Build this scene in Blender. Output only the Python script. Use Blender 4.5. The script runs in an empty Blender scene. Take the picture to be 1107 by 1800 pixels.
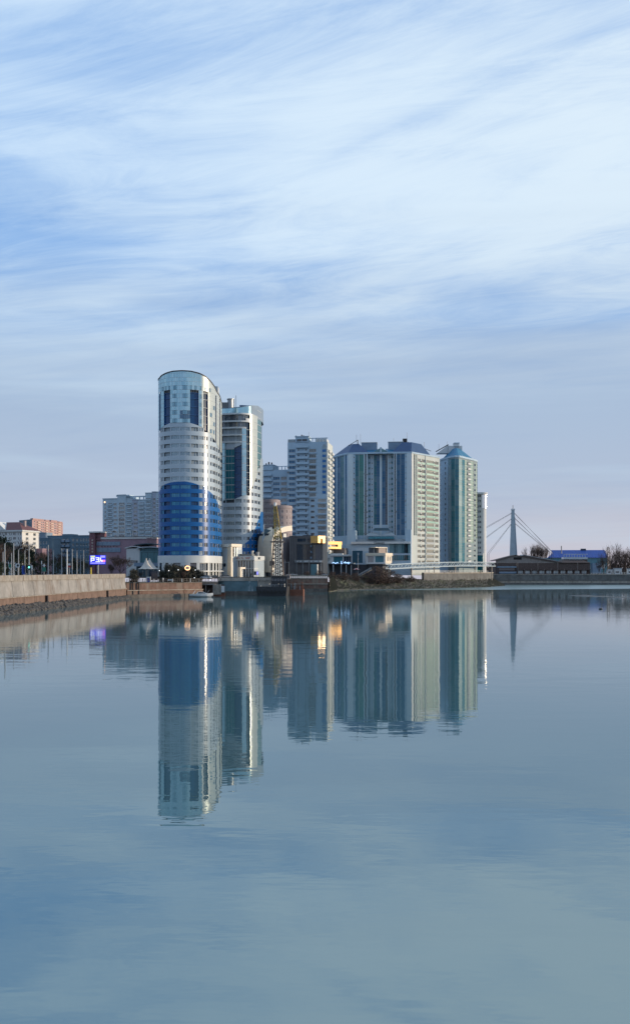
import bpy, bmesh, math, random
from mathutils import Vector, Matrix
random.seed(7)
SC = bpy.context.scene
COL = SC.collection
R = math.radians
# ------------------------------------------------------------------ camera
F = 1559.0            # focal length in photo pixels (photo 1107 x 1800)
CX, HY = 553.5, 1003.0
CZ = 9.6              # eye height above the river, on a bridge
cam = bpy.data.cameras.new('camera'); camo = bpy.data.objects.new('camera', cam); COL.objects.link(camo)
camo.location = (0, 0, CZ); camo.rotation_euler = (R(90), 0, 0)
cam.sensor_fit = 'VERTICAL'; cam.sensor_height = 36.0; cam.lens = 36.0 * F / 1800.0
cam.shift_y = (HY - 900.0) / 1800.0
cam.clip_start = 0.5; cam.clip_end = 12000
SC.camera = camo
# ------------------------------------------------------------------ sun + sky
SUN_EL = 6.0
SUN_A = 92.0          # degrees from -Y (behind the camera) towards +X (right)
sd = Vector((math.sin(R(SUN_A)) * math.cos(R(SUN_EL)), -math.cos(R(SUN_A)) * math.cos(R(SUN_EL)), math.sin(R(SUN_EL))))
sun = bpy.data.lights.new('sun', 'SUN'); suno = bpy.data.objects.new('sun', sun); COL.objects.link(suno)
sun.energy = 4.2; sun.angle = R(0.6); sun.color = (1.0, 0.80, 0.58)
suno.rotation_euler = sd.to_track_quat('Z', 'Y').to_euler(); suno.location = (300, -50, 200)
world = bpy.data.worlds.new('World'); SC.world = world; world.use_nodes = True
def build_sky():
    nt = world.node_tree; nt.nodes.clear(); N = nt.nodes; L = nt.links
    def nd(t, **k):
        n = N.new(t)
        for a, b in k.items(): setattr(n, a, b)
        return n
    def mth(op, a, b=None, clamp=False):
        n = nd('ShaderNodeMath', operation=op); n.use_clamp = clamp
        for i, v in enumerate((a, b)):
            if v is None: continue
            if isinstance(v, (int, float)): n.inputs[i].default_value = v
            else: L.new(v, n.inputs[i])
        return n.outputs[0]
    def mixc(f, a, b):
        n = nd('ShaderNodeMix', data_type='RGBA')
        for i, v in ((0, f), (6, a), (7, b)):
            if isinstance(v, (int, float)): n.inputs[i].default_value = v
            elif isinstance(v, tuple): n.inputs[i].default_value = v
            else: L.new(v, n.inputs[i])
        return n.outputs[2]
    def ss(v, a, b):
        n = nd('ShaderNodeMapRange', interpolation_type='SMOOTHSTEP'); L.new(v, n.inputs[0])
        n.inputs[1].default_value = a; n.inputs[2].default_value = b
        return n.outputs[0]
    tc = nd('ShaderNodeTexCoord')
    sep = nd('ShaderNodeSeparateXYZ'); L.new(tc.outputs['Generated'], sep.inputs[0])
    x, y, z = sep.outputs
    sky = nd('ShaderNodeTexSky', sky_type='NISHITA'); sky.sun_disc = False
    sky.sun_elevation = R(SUN_EL); sky.sun_rotation = math.atan2(sd.x, sd.y)
    sky.air_density = 1.0; sky.dust_density = 0.6; sky.ozone_density = 2.0
    sm = nd('ShaderNodeVectorMath', operation='SCALE'); L.new(sky.outputs[0], sm.inputs[0]); sm.inputs['Scale'].default_value = 0.15
    clear = mixc(0.75, sm.outputs[0], (0.14, 0.39, 0.88, 1))
    # high cirrus on a plane, streaked towards the left horizon
    zc = mth('MAXIMUM', mth('ADD', z, 0.06), 0.02)
    px = mth('DIVIDE', x, zc); py = mth('DIVIDE', y, zc)
    cmb = nd('ShaderNodeCombineXYZ'); L.new(px, cmb.inputs[0]); L.new(py, cmb.inputs[1])
    def cloud(rot, scl, nscale, detail, rough, dist, off):
        m = nd('ShaderNodeMapping', vector_type='TEXTURE'); L.new(cmb.outputs[0], m.inputs[0])
        m.inputs['Rotation'].default_value = (0, 0, rot); m.inputs['Scale'].default_value = scl; m.inputs['Location'].default_value = off
        n = nd('ShaderNodeTexNoise'); L.new(m.outputs[0], n.inputs['Vector'])
        n.inputs['Scale'].default_value = nscale; n.inputs['Detail'].default_value = detail
        n.inputs['Roughness'].default_value = rough; n.inputs['Distortion'].default_value = dist
        return n.outputs['Fac']
    ra = R(152)          # streaks run towards the left horizon
    c1 = cloud(ra, (2.6, 1.0, 1), 1.7, 8, 0.56, 0.9, (SKY_OFF[2], SKY_OFF[3], 0))
    c2 = cloud(ra + R(12), (3.4, 1.0, 1), 4.6, 10, 0.70, 1.6, (7.1, 4.4, 0))
    c3 = cloud(R(160), (1.7, 1.0, 1), 0.75, 4, 0.5, 0.5, (SKY_OFF[0], SKY_OFF[1], 0))
    v = mth('ADD', mth('MULTIPLY', c1, 0.55), mth('ADD', mth('MULTIPLY', c2, 0.34), mth('MULTIPLY', c3, 0.80)))
    dens = ss(v, 0.60, 0.97)
    # cloud brightness: whiter towards the sun side, greyer low down
    sdot = mth('ADD', mth('MULTIPLY', x, sd.x), mth('MULTIPLY', y, sd.y))
    sfac = ss(sdot, -0.7, 0.6)
    cw = mixc(sfac, (0.565, 0.74, 0.94, 1), (0.70, 0.82, 0.92, 1))
    up = mixc(mth('ADD', mth('MULTIPLY', dens, 0.84), 0.16), clear, cw)
    # grey-violet stratus veil below ~20 degrees, with soft streaks
    m = nd('ShaderNodeMapping'); L.new(tc.outputs['Generated'], m.inputs[0]); m.inputs['Scale'].default_value = (1.1, 1.1, 13); m.inputs['Rotation'].default_value = (0, R(-3), 0)
    n = nd('ShaderNodeTexNoise'); L.new(m.outputs[0], n.inputs['Vector']); n.inputs['Scale'].default_value = 1.25; n.inputs['Detail'].default_value = 5
    n.inputs['Roughness'].default_value = 0.5; n.inputs['Distortion'].default_value = 0.4
    band = mth('SUBTRACT', n.outputs['Fac'], 0.5)
    zz = mth('ADD', z, mth('MULTIPLY', band, 0.16))
    low = mth('SUBTRACT', 1.0, ss(zz, 0.16, 0.40))
    vcol = mixc(ss(z, 0.0, 0.20), (0.435, 0.480, 0.590, 1), (0.360, 0.470, 0.635, 1))
    vcol = mixc(mth('MULTIPLY', mth('SUBTRACT', 1.0, ss(mth('ABSOLUTE', z), 0.0, 0.10)), sfac), vcol, (0.58, 0.505, 0.545, 1))
    vcol = mixc(mth('MULTIPLY', ss(band, -0.02, 0.25), 0.6), vcol, (0.49, 0.61, 0.74, 1))
    tot = mixc(mth('MULTIPLY', low, 0.93), up, vcol)
    bg = nd('ShaderNodeBackground'); L.new(tot, bg.inputs[0]); bg.inputs[1].default_value = 1.0
    o = nd('ShaderNodeOutputWorld'); L.new(bg.outputs[0], o.inputs[0])
SKY_OFF = (20.84, 15.73, 19.59, 1.183)
build_sky()
vs = SC.view_settings; vs.view_transform = 'Standard'; vs.look = 'None'; vs.exposure = 0.08; vs.gamma = 1.0; vs.use_curve_mapping = False
SC.render.engine = 'CYCLES'
SC.cycles.use_denoising = True
SC.cycles.max_bounces = 6; SC.cycles.glossy_bounces = 4; SC.cycles.diffuse_bounces = 3
SC.cycles.caustics_reflective = False; SC.cycles.caustics_refractive = False
SC.cycles.sample_clamp_indirect = 6.0

# ------------------------------------------------------------------ geometry helpers
def WX(px, D): return (px - CX) * D / F
def WZ(py, D): return CZ + (HY - py) * D / F
def P2(px, D): return Vector((WX(px, D), D))

MATS = {}
def mat(name, col, rough=0.75, metal=0.0, var=0.12, scale=0.6, spec=0.5, coat=0.0, rnd=0.0, rndcol=None, objr=0.0, objcol=None,
        bump=0.0, bscale=3.0, stain=None, emit=None, estr=0.0, croll=0.08):
    m = bpy.data.materials.new(name); MATS[name] = m; m.use_nodes = True
    nt = m.node_tree; N = nt.nodes; L = nt.links; b = N['Principled BSDF']
    b.inputs['Roughness'].default_value = rough; b.inputs['Metallic'].default_value = metal
    b.inputs['Specular IOR Level'].default_value = spec; b.inputs['Coat Weight'].default_value = coat; b.inputs['Coat Roughness'].default_value = croll
    c = (*col, 1)
    tc = N.new('ShaderNodeTexCoord'); geo = N.new('ShaderNodeNewGeometry')
    def mix(f, a, bb, mode='MIX'):
        n = N.new('ShaderNodeMix'); n.data_type = 'RGBA'; n.blend_type = mode
        for i, v in ((0, f), (6, a), (7, bb)):
            if isinstance(v, (int, float, tuple)): n.inputs[i].default_value = v
            else: L.new(v, n.inputs[i])
        return n.outputs[2]
    out = c
    if var > 0:
        n = N.new('ShaderNodeTexNoise'); L.new(geo.outputs['Position'], n.inputs['Vector'])
        n.inputs['Scale'].default_value = scale; n.inputs['Detail'].default_value = 6; n.inputs['Roughness'].default_value = 0.65
        r = N.new('ShaderNodeMapRange'); L.new(n.outputs['Fac'], r.inputs[0]); r.inputs[1].default_value = 0.3; r.inputs[2].default_value = 0.7
        dk = tuple(x * (1 - var) for x in col) + (1,); lt = tuple(min(1, x * (1 + var)) for x in col) + (1,)
        out = mix(r.outputs[0], dk, lt)
    if stain:
        scol, sscale, s0, s1 = stain
        mp = N.new('ShaderNodeMapping'); L.new(geo.outputs['Position'], mp.inputs[0]); mp.inputs['Scale'].default_value = (1, 1, 0.25)
        n = N.new('ShaderNodeTexNoise'); L.new(mp.outputs[0], n.inputs['Vector']); n.inputs['Scale'].default_value = sscale; n.inputs['Detail'].default_value = 7; n.inputs['Roughness'].default_value = 0.7
        r = N.new('ShaderNodeMapRange'); L.new(n.outputs['Fac'], r.inputs[0]); r.inputs[1].default_value = s0; r.inputs[2].default_value = s1
        out = mix(r.outputs[0], out, (*scol, 1))
    if rnd > 0:
        a = N.new('ShaderNodeAttribute'); a.attribute_name = 'rnd'
        rr = N.new('ShaderNodeMath'); rr.operation = 'MULTIPLY'; L.new(a.outputs['Fac'], rr.inputs[0]); rr.inputs[1].default_value = rnd
        out = mix(rr.outputs[0], out, (*(rndcol or (0.8, 0.8, 0.8)), 1))
    if objr > 0:
        a = N.new('ShaderNodeObjectInfo')
        r = N.new('ShaderNodeMapRange'); L.new(a.outputs['Random'], r.inputs[0]); r.inputs[1].default_value = 0.45; r.inputs[4].default_value = objr
        out = mix(r.outputs[0], out, (*(objcol or (0.7, 0.7, 0.7)), 1))
    if isinstance(out, tuple): b.inputs['Base Color'].default_value = out
    else: L.new(out, b.inputs['Base Color'])
    if bump > 0:
        n = N.new('ShaderNodeTexNoise'); L.new(geo.outputs['Position'], n.inputs['Vector']); n.inputs['Scale'].default_value = bscale; n.inputs['Detail'].default_value = 6
        bp = N.new('ShaderNodeBump'); L.new(n.outputs['Fac'], bp.inputs['Height']); bp.inputs['Strength'].default_value = 0.6; bp.inputs['Distance'].default_value = bump
        L.new(bp.outputs[0], b.inputs['Normal'])
    if emit:
        b.inputs['Emission Color'].default_value = (*emit, 1); b.inputs['Emission Strength'].default_value = estr
    return m

class MB:
    def __init__(s): s.v = []; s.f = []; s.m = []; s.r = []; s.fl = []
    def quad(s, a, b, c, d, m=0, r=None):
        i = len(s.v); s.v += [tuple(a), tuple(b), tuple(c), tuple(d)]; s.f.append((i, i+1, i+2, i+3)); s.m.append(m); s.r.append(random.random() if r is None else r); return s
    def tri(s, a, b, c, m=0, r=None):
        i = len(s.v); s.v += [tuple(a), tuple(b), tuple(c)]; s.f.append((i, i+1, i+2)); s.m.append(m); s.r.append(random.random() if r is None else r); return s
    def ngon(s, pts, m=0, r=None):
        i = len(s.v); s.v += [tuple(p) for p in pts]; s.f.append(tuple(range(i, i+len(pts)))); s.m.append(m); s.r.append(random.random() if r is None else r); return s
    def hexa(s, p, m=0):      # 8 points: bottom 0-3 ccw, top 4-7
        i = len(s.v); s.v += [tuple(q) for q in p]; r = random.random()
        for f in ((3,2,1,0),(4,5,6,7),(0,1,5,4),(1,2,6,5),(2,3,7,6),(3,0,4,7)):
            s.f.append(tuple(i+k for k in f)); s.m.append(m); s.r.append(r)
        return s
    def box(s, x0, x1, y0, y1, z0, z1, m=0):
        return s.hexa([(x0,y0,z0),(x1,y0,z0),(x1,y1,z0),(x0,y1,z0),(x0,y0,z1),(x1,y0,z1),(x1,y1,z1),(x0,y1,z1)], m)
    def prism(s, poly, z0, z1, m=0, mtop=None, top=None):
        n = len(poly); tp = top or poly; i = len(s.v); r = random.random()
        zz0 = z0 if isinstance(z0, (list, tuple)) else [z0]*n; zz1 = z1 if isinstance(z1, (list, tuple)) else [z1]*n
        s.v += [(p[0], p[1], zz0[k]) for k, p in enumerate(poly)] + [(p[0], p[1], zz1[k]) for k, p in enumerate(tp)]
        for k in range(n):
            j = (k+1) % n; s.f.append((i+k, i+j, i+n+j, i+n+k)); s.m.append(m); s.r.append(r)
        s.f.append(tuple(i+n+k for k in range(n))); s.m.append(m if mtop is None else mtop); s.r.append(r)
        s.f.append(tuple(i+k for k in reversed(range(n)))); s.m.append(m); s.r.append(r)
        return s
    def tube(s, a, b, r0, r1=None, n=6, m=0, caps=True):
        a = Vector(a); b = Vector(b); r1 = r0 if r1 is None else r1; d = (b-a)
        if d.length < 1e-6: return s
        d.normalize(); up = Vector((0,0,1)) if abs(d.z) < 0.9 else Vector((1,0,0)); u = d.cross(up).normalized(); w = d.cross(u)
        i = len(s.v); rr = random.random()
        for (c, r) in ((a, r0), (b, r1)):
            for k in range(n):
                t = 2*math.pi*k/n; s.v.append(tuple(c + u*math.cos(t)*r + w*math.sin(t)*r))
        for k in range(n):
            j = (k+1) % n; s.f.append((i+k, i+n+k, i+n+j, i+j)); s.m.append(m); s.r.append(rr)
        if caps:
            s.f.append(tuple(i+k for k in range(n))); s.m.append(m); s.r.append(rr)
            s.f.append(tuple(i+n+k for k in reversed(range(n)))); s.m.append(m); s.r.append(rr)
        return s
    def mesh(s, name, mats, off=(0,0,0), smooth=False):
        me = bpy.data.meshes.new(name); ox, oy, oz = off
        me.from_pydata([(x-ox, y-oy, z-oz) for x, y, z in s.v], [], s.f)
        for q in (mats if isinstance(mats, (list, tuple)) else [mats]): me.materials.append(MATS[q] if isinstance(q, str) else q)
        me.polygons.foreach_set('material_index', s.m)
        if smooth: me.polygons.foreach_set('use_smooth', [True]*len(s.f))
        at = me.attributes.new('rnd', 'FLOAT', 'FACE'); at.data.foreach_set('value', s.r)
        me.update(); return me
    def build(s, name, mats, parent=None, smooth=False, kind=None, label=None):
        off = parent.get('_o', (0,0,0)) if parent else (0,0,0)
        o = bpy.data.objects.new(name, s.mesh(name, mats, off, smooth)); COL.objects.link(o)
        if parent: o.parent = parent; o['_o'] = list(off)
        if kind: o['kind'] = kind
        if label: o['label'] = label
        return o

def thing(name, label, cat, loc=(0,0,0), group=None, rz=0.0):
    o = bpy.data.objects.new(name, None); COL.objects.link(o); o.location = loc; o.rotation_euler = (0,0,rz); o.empty_display_size = 0.5
    o['_o'] = list(loc); o['label'] = label; o['category'] = cat
    if group: o['group'] = group
    return o
def tag(o, label, cat, group=None):
    o['label'] = label; o['category'] = cat
    if group: o['group'] = group
    return o
def inst(name, me, parent, loc, rz=0.0):
    o = bpy.data.objects.new(name, me); COL.objects.link(o); off = parent['_o']
    o.parent = parent; o.location = (loc[0]-off[0], loc[1]-off[1], loc[2]-off[2]); o.rotation_euler = (0,0,rz); return o
def struct(o): o['kind'] = 'structure'; return o
def copy_tree(src, loc, rz=0.0, scale=None, label=None, group=None):
    c = src.copy(); COL.objects.link(c); c.location = loc; c.rotation_euler = (0,0,rz)
    if scale: c.scale = scale
    if label: c['label'] = label
    if group: c['group'] = group
    for ch in list(src.children):
        d = ch.copy(); COL.objects.link(d); d.parent = c
        for g in list(ch.children):
            e = g.copy(); COL.objects.link(e); e.parent = d
    return c

# ------------------------------------------------------------------ materials
mat('water_base', (0.05, 0.08, 0.1))
mat('asphalt', (0.055, 0.056, 0.06), 0.9, var=0.3, scale=0.3)
mat('ground_soil', (0.09, 0.078, 0.062), 0.95, spec=0.1, var=0.4, scale=0.15, bump=0.05)
mat('bank_soil', (0.075, 0.068, 0.060), 0.95, var=0.45, scale=0.25, bump=0.12, bscale=1.2, stain=((0.07,0.08,0.045), 0.16, 0.48, 0.62))
mat('mud', (0.045, 0.045, 0.045), 0.6, var=0.3, scale=0.5, bump=0.05)
mat('concrete_wall', (0.232, 0.228, 0.224), 0.85, var=0.34, scale=0.22, bump=0.05, bscale=2.5, stain=((0.13,0.10,0.08), 0.30, 0.50, 0.70))
mat('concrete_low', (0.15, 0.105, 0.088), 0.9, var=0.3, scale=0.8, bump=0.03, stain=((0.10,0.07,0.055), 0.5, 0.5, 0.7))
mat('coping', (0.24, 0.225, 0.205), 0.85, var=0.3, scale=0.8, stain=((0.16,0.12,0.09), 0.6, 0.5, 0.7))
mat('brick_quay', (0.16, 0.10, 0.08), 0.9, var=0.35, scale=0.7, stain=((0.22,0.19,0.16), 0.4, 0.5, 0.7))
mat('quay_grey', (0.15, 0.14, 0.13), 0.95, spec=0.15, var=0.3, scale=0.6, stain=((0.07,0.065,0.06), 0.4, 0.45, 0.7))
mat('quay_pale', (0.36, 0.33, 0.29), 0.85, var=0.25, scale=0.6, stain=((0.14,0.12,0.10), 0.5, 0.5, 0.72))
mat('rock', (0.05, 0.05, 0.052), 0.9, var=0.4, scale=1.2, rnd=0.6, rndcol=(0.10,0.095,0.09), bump=0.05)
mat('dark_hole', (0.008, 0.008, 0.01), 0.9, var=0)
mat('clad_grey', (0.355, 0.435, 0.505), 0.42, var=0.05, scale=0.4, coat=0.9, croll=0.04, rnd=0.10, rndcol=(0.30,0.375,0.44))
mat('clad_blue', (0.0, 0.095, 0.31), 0.40, var=0.05, scale=0.4, spec=0.3, coat=0.2, croll=0.07, rnd=0.12, rndcol=(0.01,0.10,0.32))
mat('clad_white', (0.50, 0.535, 0.55), 0.5, var=0.05, scale=0.5, coat=0.3)
mat('navy_glass', (0.0, 0.048, 0.145), 0.25, var=0.08, coat=0.05, spec=0.5, rnd=0.25, rndcol=(0.006,0.06,0.20))
mat('navy_slab', (0.015, 0.085, 0.24), 0.5, var=0.05)
mat('curtain_glass', (0.45, 0.63, 0.69), 0.10, metal=0.8, var=0.10, scale=0.08, rnd=0.7, rndcol=(0.25,0.47,0.56))
mat('curtain_frame', (0.40, 0.44, 0.47), 0.4, metal=0.3, var=0)
mat('pane_frame', (0.07, 0.13, 0.18), 0.5, var=0)
mat('pier_pale', (0.50, 0.58, 0.63), 0.7, var=0.06)
mat('far_quay', (0.15, 0.155, 0.155), 0.95, var=0.3, scale=0.4, spec=0.2, stain=((0.11,0.105,0.10), 0.3, 0.45, 0.7))
mat('dark_frame', (0.03, 0.035, 0.045), 0.5, var=0)
mat('glass', (0.035, 0.06, 0.085), 0.07, metal=0.0, var=0, spec=1.0, coat=1.0, croll=0.03, objr=0.55, objcol=(0.30,0.34,0.37))
mat('glass_dark', (0.014, 0.030, 0.055), 0.08, var=0, spec=0.9, objr=0.3, objcol=(0.12,0.14,0.17))
mat('glass_blue', (0.004, 0.095, 0.22), 0.22, metal=0.05, var=0.1, scale=0.1, spec=0.45, rnd=0.55, rndcol=(0.02,0.11,0.21), objr=0.22, objcol=(0.35,0.45,0.52))
mat('glass_teal', (0.008, 0.13, 0.185), 0.25, metal=0.05, var=0.1, scale=0.1, spec=0.45, rnd=0.5, rndcol=(0.04,0.16,0.18), objr=0.22, objcol=(0.38,0.46,0.48))
mat('glass_green', (0.035, 0.21, 0.20), 0.30, metal=0.05, var=0.1, scale=0.1, spec=0.45, rnd=0.5, rndcol=(0.07,0.20,0.18), objr=0.2, objcol=(0.40,0.48,0.44))
mat('glass_pale', (0.22, 0.31, 0.37), 0.15, metal=0.45, var=0.1, scale=0.3, rnd=0.7, rndcol=(0.36,0.43,0.47), objr=0.35, objcol=(0.10,0.16,0.22))
mat('glass_azure', (0.02, 0.16, 0.30), 0.15, metal=0.35, var=0.1, scale=0.3, rnd=0.7, rndcol=(0.06,0.27,0.40), objr=0.2, objcol=(0.25,0.40,0.50))
mat('light_glass', (0.22, 0.38, 0.46), 0.10, metal=0.8, var=0.1, scale=0.2, rnd=0.5, rndcol=(0.14,0.28,0.36))
mat('glass_warm', (0.10, 0.11, 0.10), 0.12, metal=0.3, var=0, spec=0.8, rnd=0.75, rndcol=(0.50,0.50,0.42), objr=0.3, objcol=(0.05,0.05,0.06))  # yellow sun reflections put into the colour of some panes
mat('glass_sunlit', (0.58, 0.62, 0.58), 0.28, metal=0.3, var=0.08, rnd=0.5, rndcol=(0.42,0.50,0.50))  # curtain glass on the sunny flank, with warm sunlight put into the colour
mat('pale_glass', (0.34, 0.46, 0.38), 0.15, metal=0.35, var=0.1, rnd=0.4, rndcol=(0.55,0.60,0.46))
mat('frame_white', (0.62, 0.63, 0.63), 0.5, var=0)
mat('loggia_dark', (0.05, 0.06, 0.075), 0.7, var=0.1)
mat('loggia_grey', (0.27, 0.325, 0.365), 0.6, var=0.1)
mat('stucco_blue', (0.36, 0.48, 0.59), 0.8, var=0.08, scale=0.15, stain=((0.30,0.41,0.51), 0.12, 0.5, 0.8))  # pale block walls with the cool tint of shade put into the colour
mat('stucco_sunlit', (0.45, 0.50, 0.50), 0.8, var=0.08, scale=0.15, stain=((0.37,0.42,0.43), 0.12, 0.5, 0.8))  # lit copy of the block stucco, for sides facing the sun
mat('stucco_white', (0.55, 0.57, 0.58), 0.8, var=0.07, scale=0.2)
mat('stucco_left', (0.37, 0.48, 0.57), 0.85, var=0.10, scale=0.15)
mat('stucco_left_mauve', (0.32, 0.37, 0.46), 0.85, var=0.10, scale=0.15)
mat('panel_grey', (0.10, 0.165, 0.225), 0.85, var=0.2, scale=0.2)
mat('pink_brick', (0.36, 0.24, 0.235), 0.9, var=0.15, scale=0.3)
mat('pink_pale', (0.55, 0.42, 0.36), 0.9, var=0.1)
mat('red_brick', (0.16, 0.08, 0.10), 0.9, var=0.2, scale=0.5)
mat('pink_clad', (0.25, 0.17, 0.215), 0.8, var=0.15, scale=0.3)
mat('blue_grey_panel', (0.17, 0.24, 0.33), 0.7, var=0.12, scale=0.4)
mat('roof_red', (0.12, 0.05, 0.055), 0.8, var=0.2, scale=0.8)
mat('roof_blue', (0.008, 0.13, 0.26), 0.5, var=0.15, scale=0.5, spec=0.5)
mat('roof_navy', (0.012, 0.055, 0.15), 0.5, var=0.15, scale=0.5)
mat('roof_bright_blue', (0.012, 0.065, 0.30), 0.55, var=0.15, scale=0.3)
mat('stair_blue', (0.015, 0.13, 0.36), 0.3, var=0.1)
mat('roof_grey', (0.14, 0.15, 0.16), 0.8, var=0.2)
mat('metal_dark', (0.03, 0.03, 0.035), 0.5, metal=0.5, var=0.1)
mat('metal_grey', (0.25, 0.27, 0.29), 0.45, metal=0.6, var=0.1)
mat('metal_pole', (0.30, 0.32, 0.34), 0.5, metal=0.3, var=0.1)
mat('white_paint', (0.50, 0.53, 0.55), 0.45, var=0.06)
mat('bridge_white', (0.42, 0.50, 0.55), 0.5, var=0.05)
mat('stucco_dark_shade', (0.17, 0.235, 0.265), 0.75, var=0.08, scale=0.2)  # darker stucco copy: shade painted onto the round block's right side
mat('sunlit_white', (0.62, 0.56, 0.46), 0.5, var=0.06)  # white parts with the low sun's warm light put into the colour
mat('pylon_paint', (0.33, 0.40, 0.46), 0.6, var=0.1, scale=0.3)
mat('gold_clad', (0.72, 0.40, 0.10), 0.40, metal=0.2, var=0.05, coat=0.3)
mat('dark_clad', (0.04, 0.052, 0.07), 0.45, var=0.2, scale=0.3)
mat('bronze_clad', (0.13, 0.125, 0.13), 0.6, var=0.15, scale=0.3)
mat('beige_panel', (0.30, 0.245, 0.22), 0.7, var=0.1)
mat('mauve_stone', (0.26, 0.225, 0.24), 0.8, var=0.12, scale=0.5)
mat('teal_banner', (0.008, 0.06, 0.10), 0.6, var=0.1)
mat('green_tarp', (0.015, 0.13, 0.10), 0.6, var=0.2, scale=0.6)
mat('teal_wall', (0.10, 0.21, 0.25), 0.7, var=0.12)
mat('teal_dark', (0.035, 0.075, 0.10), 0.5, var=0.15)
mat('tent_fabric', (0.50, 0.47, 0.43), 0.8, var=0.1)
mat('wood_dark', (0.085, 0.062, 0.058), 0.85, var=0.3, scale=1.5)
mat('wood_grey', (0.22, 0.20, 0.195), 0.85, var=0.25, scale=1.0)
mat('bark', (0.055, 0.042, 0.036), 0.95, var=0.3, scale=2)
mat('twig', (0.075, 0.055, 0.05), 0.95, var=0.25, rnd=0.5, rndcol=(0.11,0.075,0.06))
mat('needles', (0.028, 0.042, 0.026), 0.9, var=0.3, rnd=0.6, rndcol=(0.055,0.06,0.035))
mat('hedge_leaf', (0.035, 0.04, 0.032), 0.9, var=0.3, rnd=0.6, rndcol=(0.07,0.06,0.045))
mat('dry_grass', (0.13, 0.11, 0.075), 0.95, var=0.3, rnd=0.6, rndcol=(0.20,0.17,0.11))
mat('boat_white', (0.62, 0.64, 0.66), 0.3, var=0.04, coat=0.4)
mat('boat_glass', (0.02, 0.03, 0.04), 0.1, var=0)
mat('hull_dark', (0.022, 0.024, 0.03), 0.6, var=0.3, scale=0.5)
mat('rust', (0.16, 0.065, 0.04), 0.85, var=0.35, scale=0.7)
mat('crane_yellow', (0.45, 0.31, 0.06), 0.6, var=0.2, scale=0.8)
mat('crane_brown', (0.17, 0.125, 0.10), 0.7, var=0.3, scale=0.8)
mat('rubber', (0.02, 0.02, 0.02), 0.9, var=0)
mat('lamp_glow', (0.8, 0.8, 0.8), emit=(0.85, 0.92, 1.0), estr=2.5, var=0)
mat('lamp_warm', (0.8, 0.6, 0.4), emit=(1.0, 0.55, 0.25), estr=3.0, var=0)
mat('neon_blue', (0.6, 0.7, 0.8), emit=(0.35, 0.6, 1.0), estr=1.6, var=0)
mat('led_blue', (0.02, 0.02, 0.2), emit=(0.02, 0.03, 0.80), estr=1.0, var=0)
mat('led_white', (0.5, 0.5, 0.5), emit=(0.80, 0.84, 1.0), estr=1.15, var=0)
mat('led_lilac', (0.3, 0.3, 0.5), emit=(0.32, 0.30, 1.0), estr=1.0, var=0)
mat('led_yellow', (0.5, 0.5, 0.2), emit=(0.75, 0.85, 0.25), estr=1.0, var=0)
mat('led_pink', (0.5, 0.2, 0.3), emit=(1.0, 0.25, 0.5), estr=1.0, var=0)
mat('signal_green', (0.1, 0.5, 0.4), emit=(0.2, 1.0, 0.8), estr=2.0, var=0)
mat('sign_red', (0.35, 0.03, 0.03), 0.5, var=0)
mat('sign_blue', (0.02, 0.06, 0.3), 0.5, var=0)
mat('sign_green', (0.02, 0.16, 0.12), 0.5, var=0)
mat('sign_yellow', (0.5, 0.4, 0.05), 0.5, var=0)
mat('car_white', (0.55, 0.56, 0.58), 0.25, var=0, coat=1.0)
mat('car_silver', (0.30, 0.33, 0.36), 0.3, metal=0.4, var=0, coat=1.0)
mat('car_dark', (0.03, 0.035, 0.045), 0.25, var=0, coat=1.0)
mat('red_cloth', (0.35, 0.03, 0.035), 0.8, var=0.1)
mat('cloth_dark', (0.03, 0.03, 0.04), 0.9, var=0.1)
mat('cloth_pale', (0.45, 0.45, 0.47), 0.9, var=0.1)
mat('skin', (0.45, 0.28, 0.21), 0.6, var=0)
mat('mural', (0.10, 0.17, 0.20), 0.8, var=0.2, scale=0.5, stain=((0.35,0.42,0.46), 0.35, 0.55, 0.62))

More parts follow.
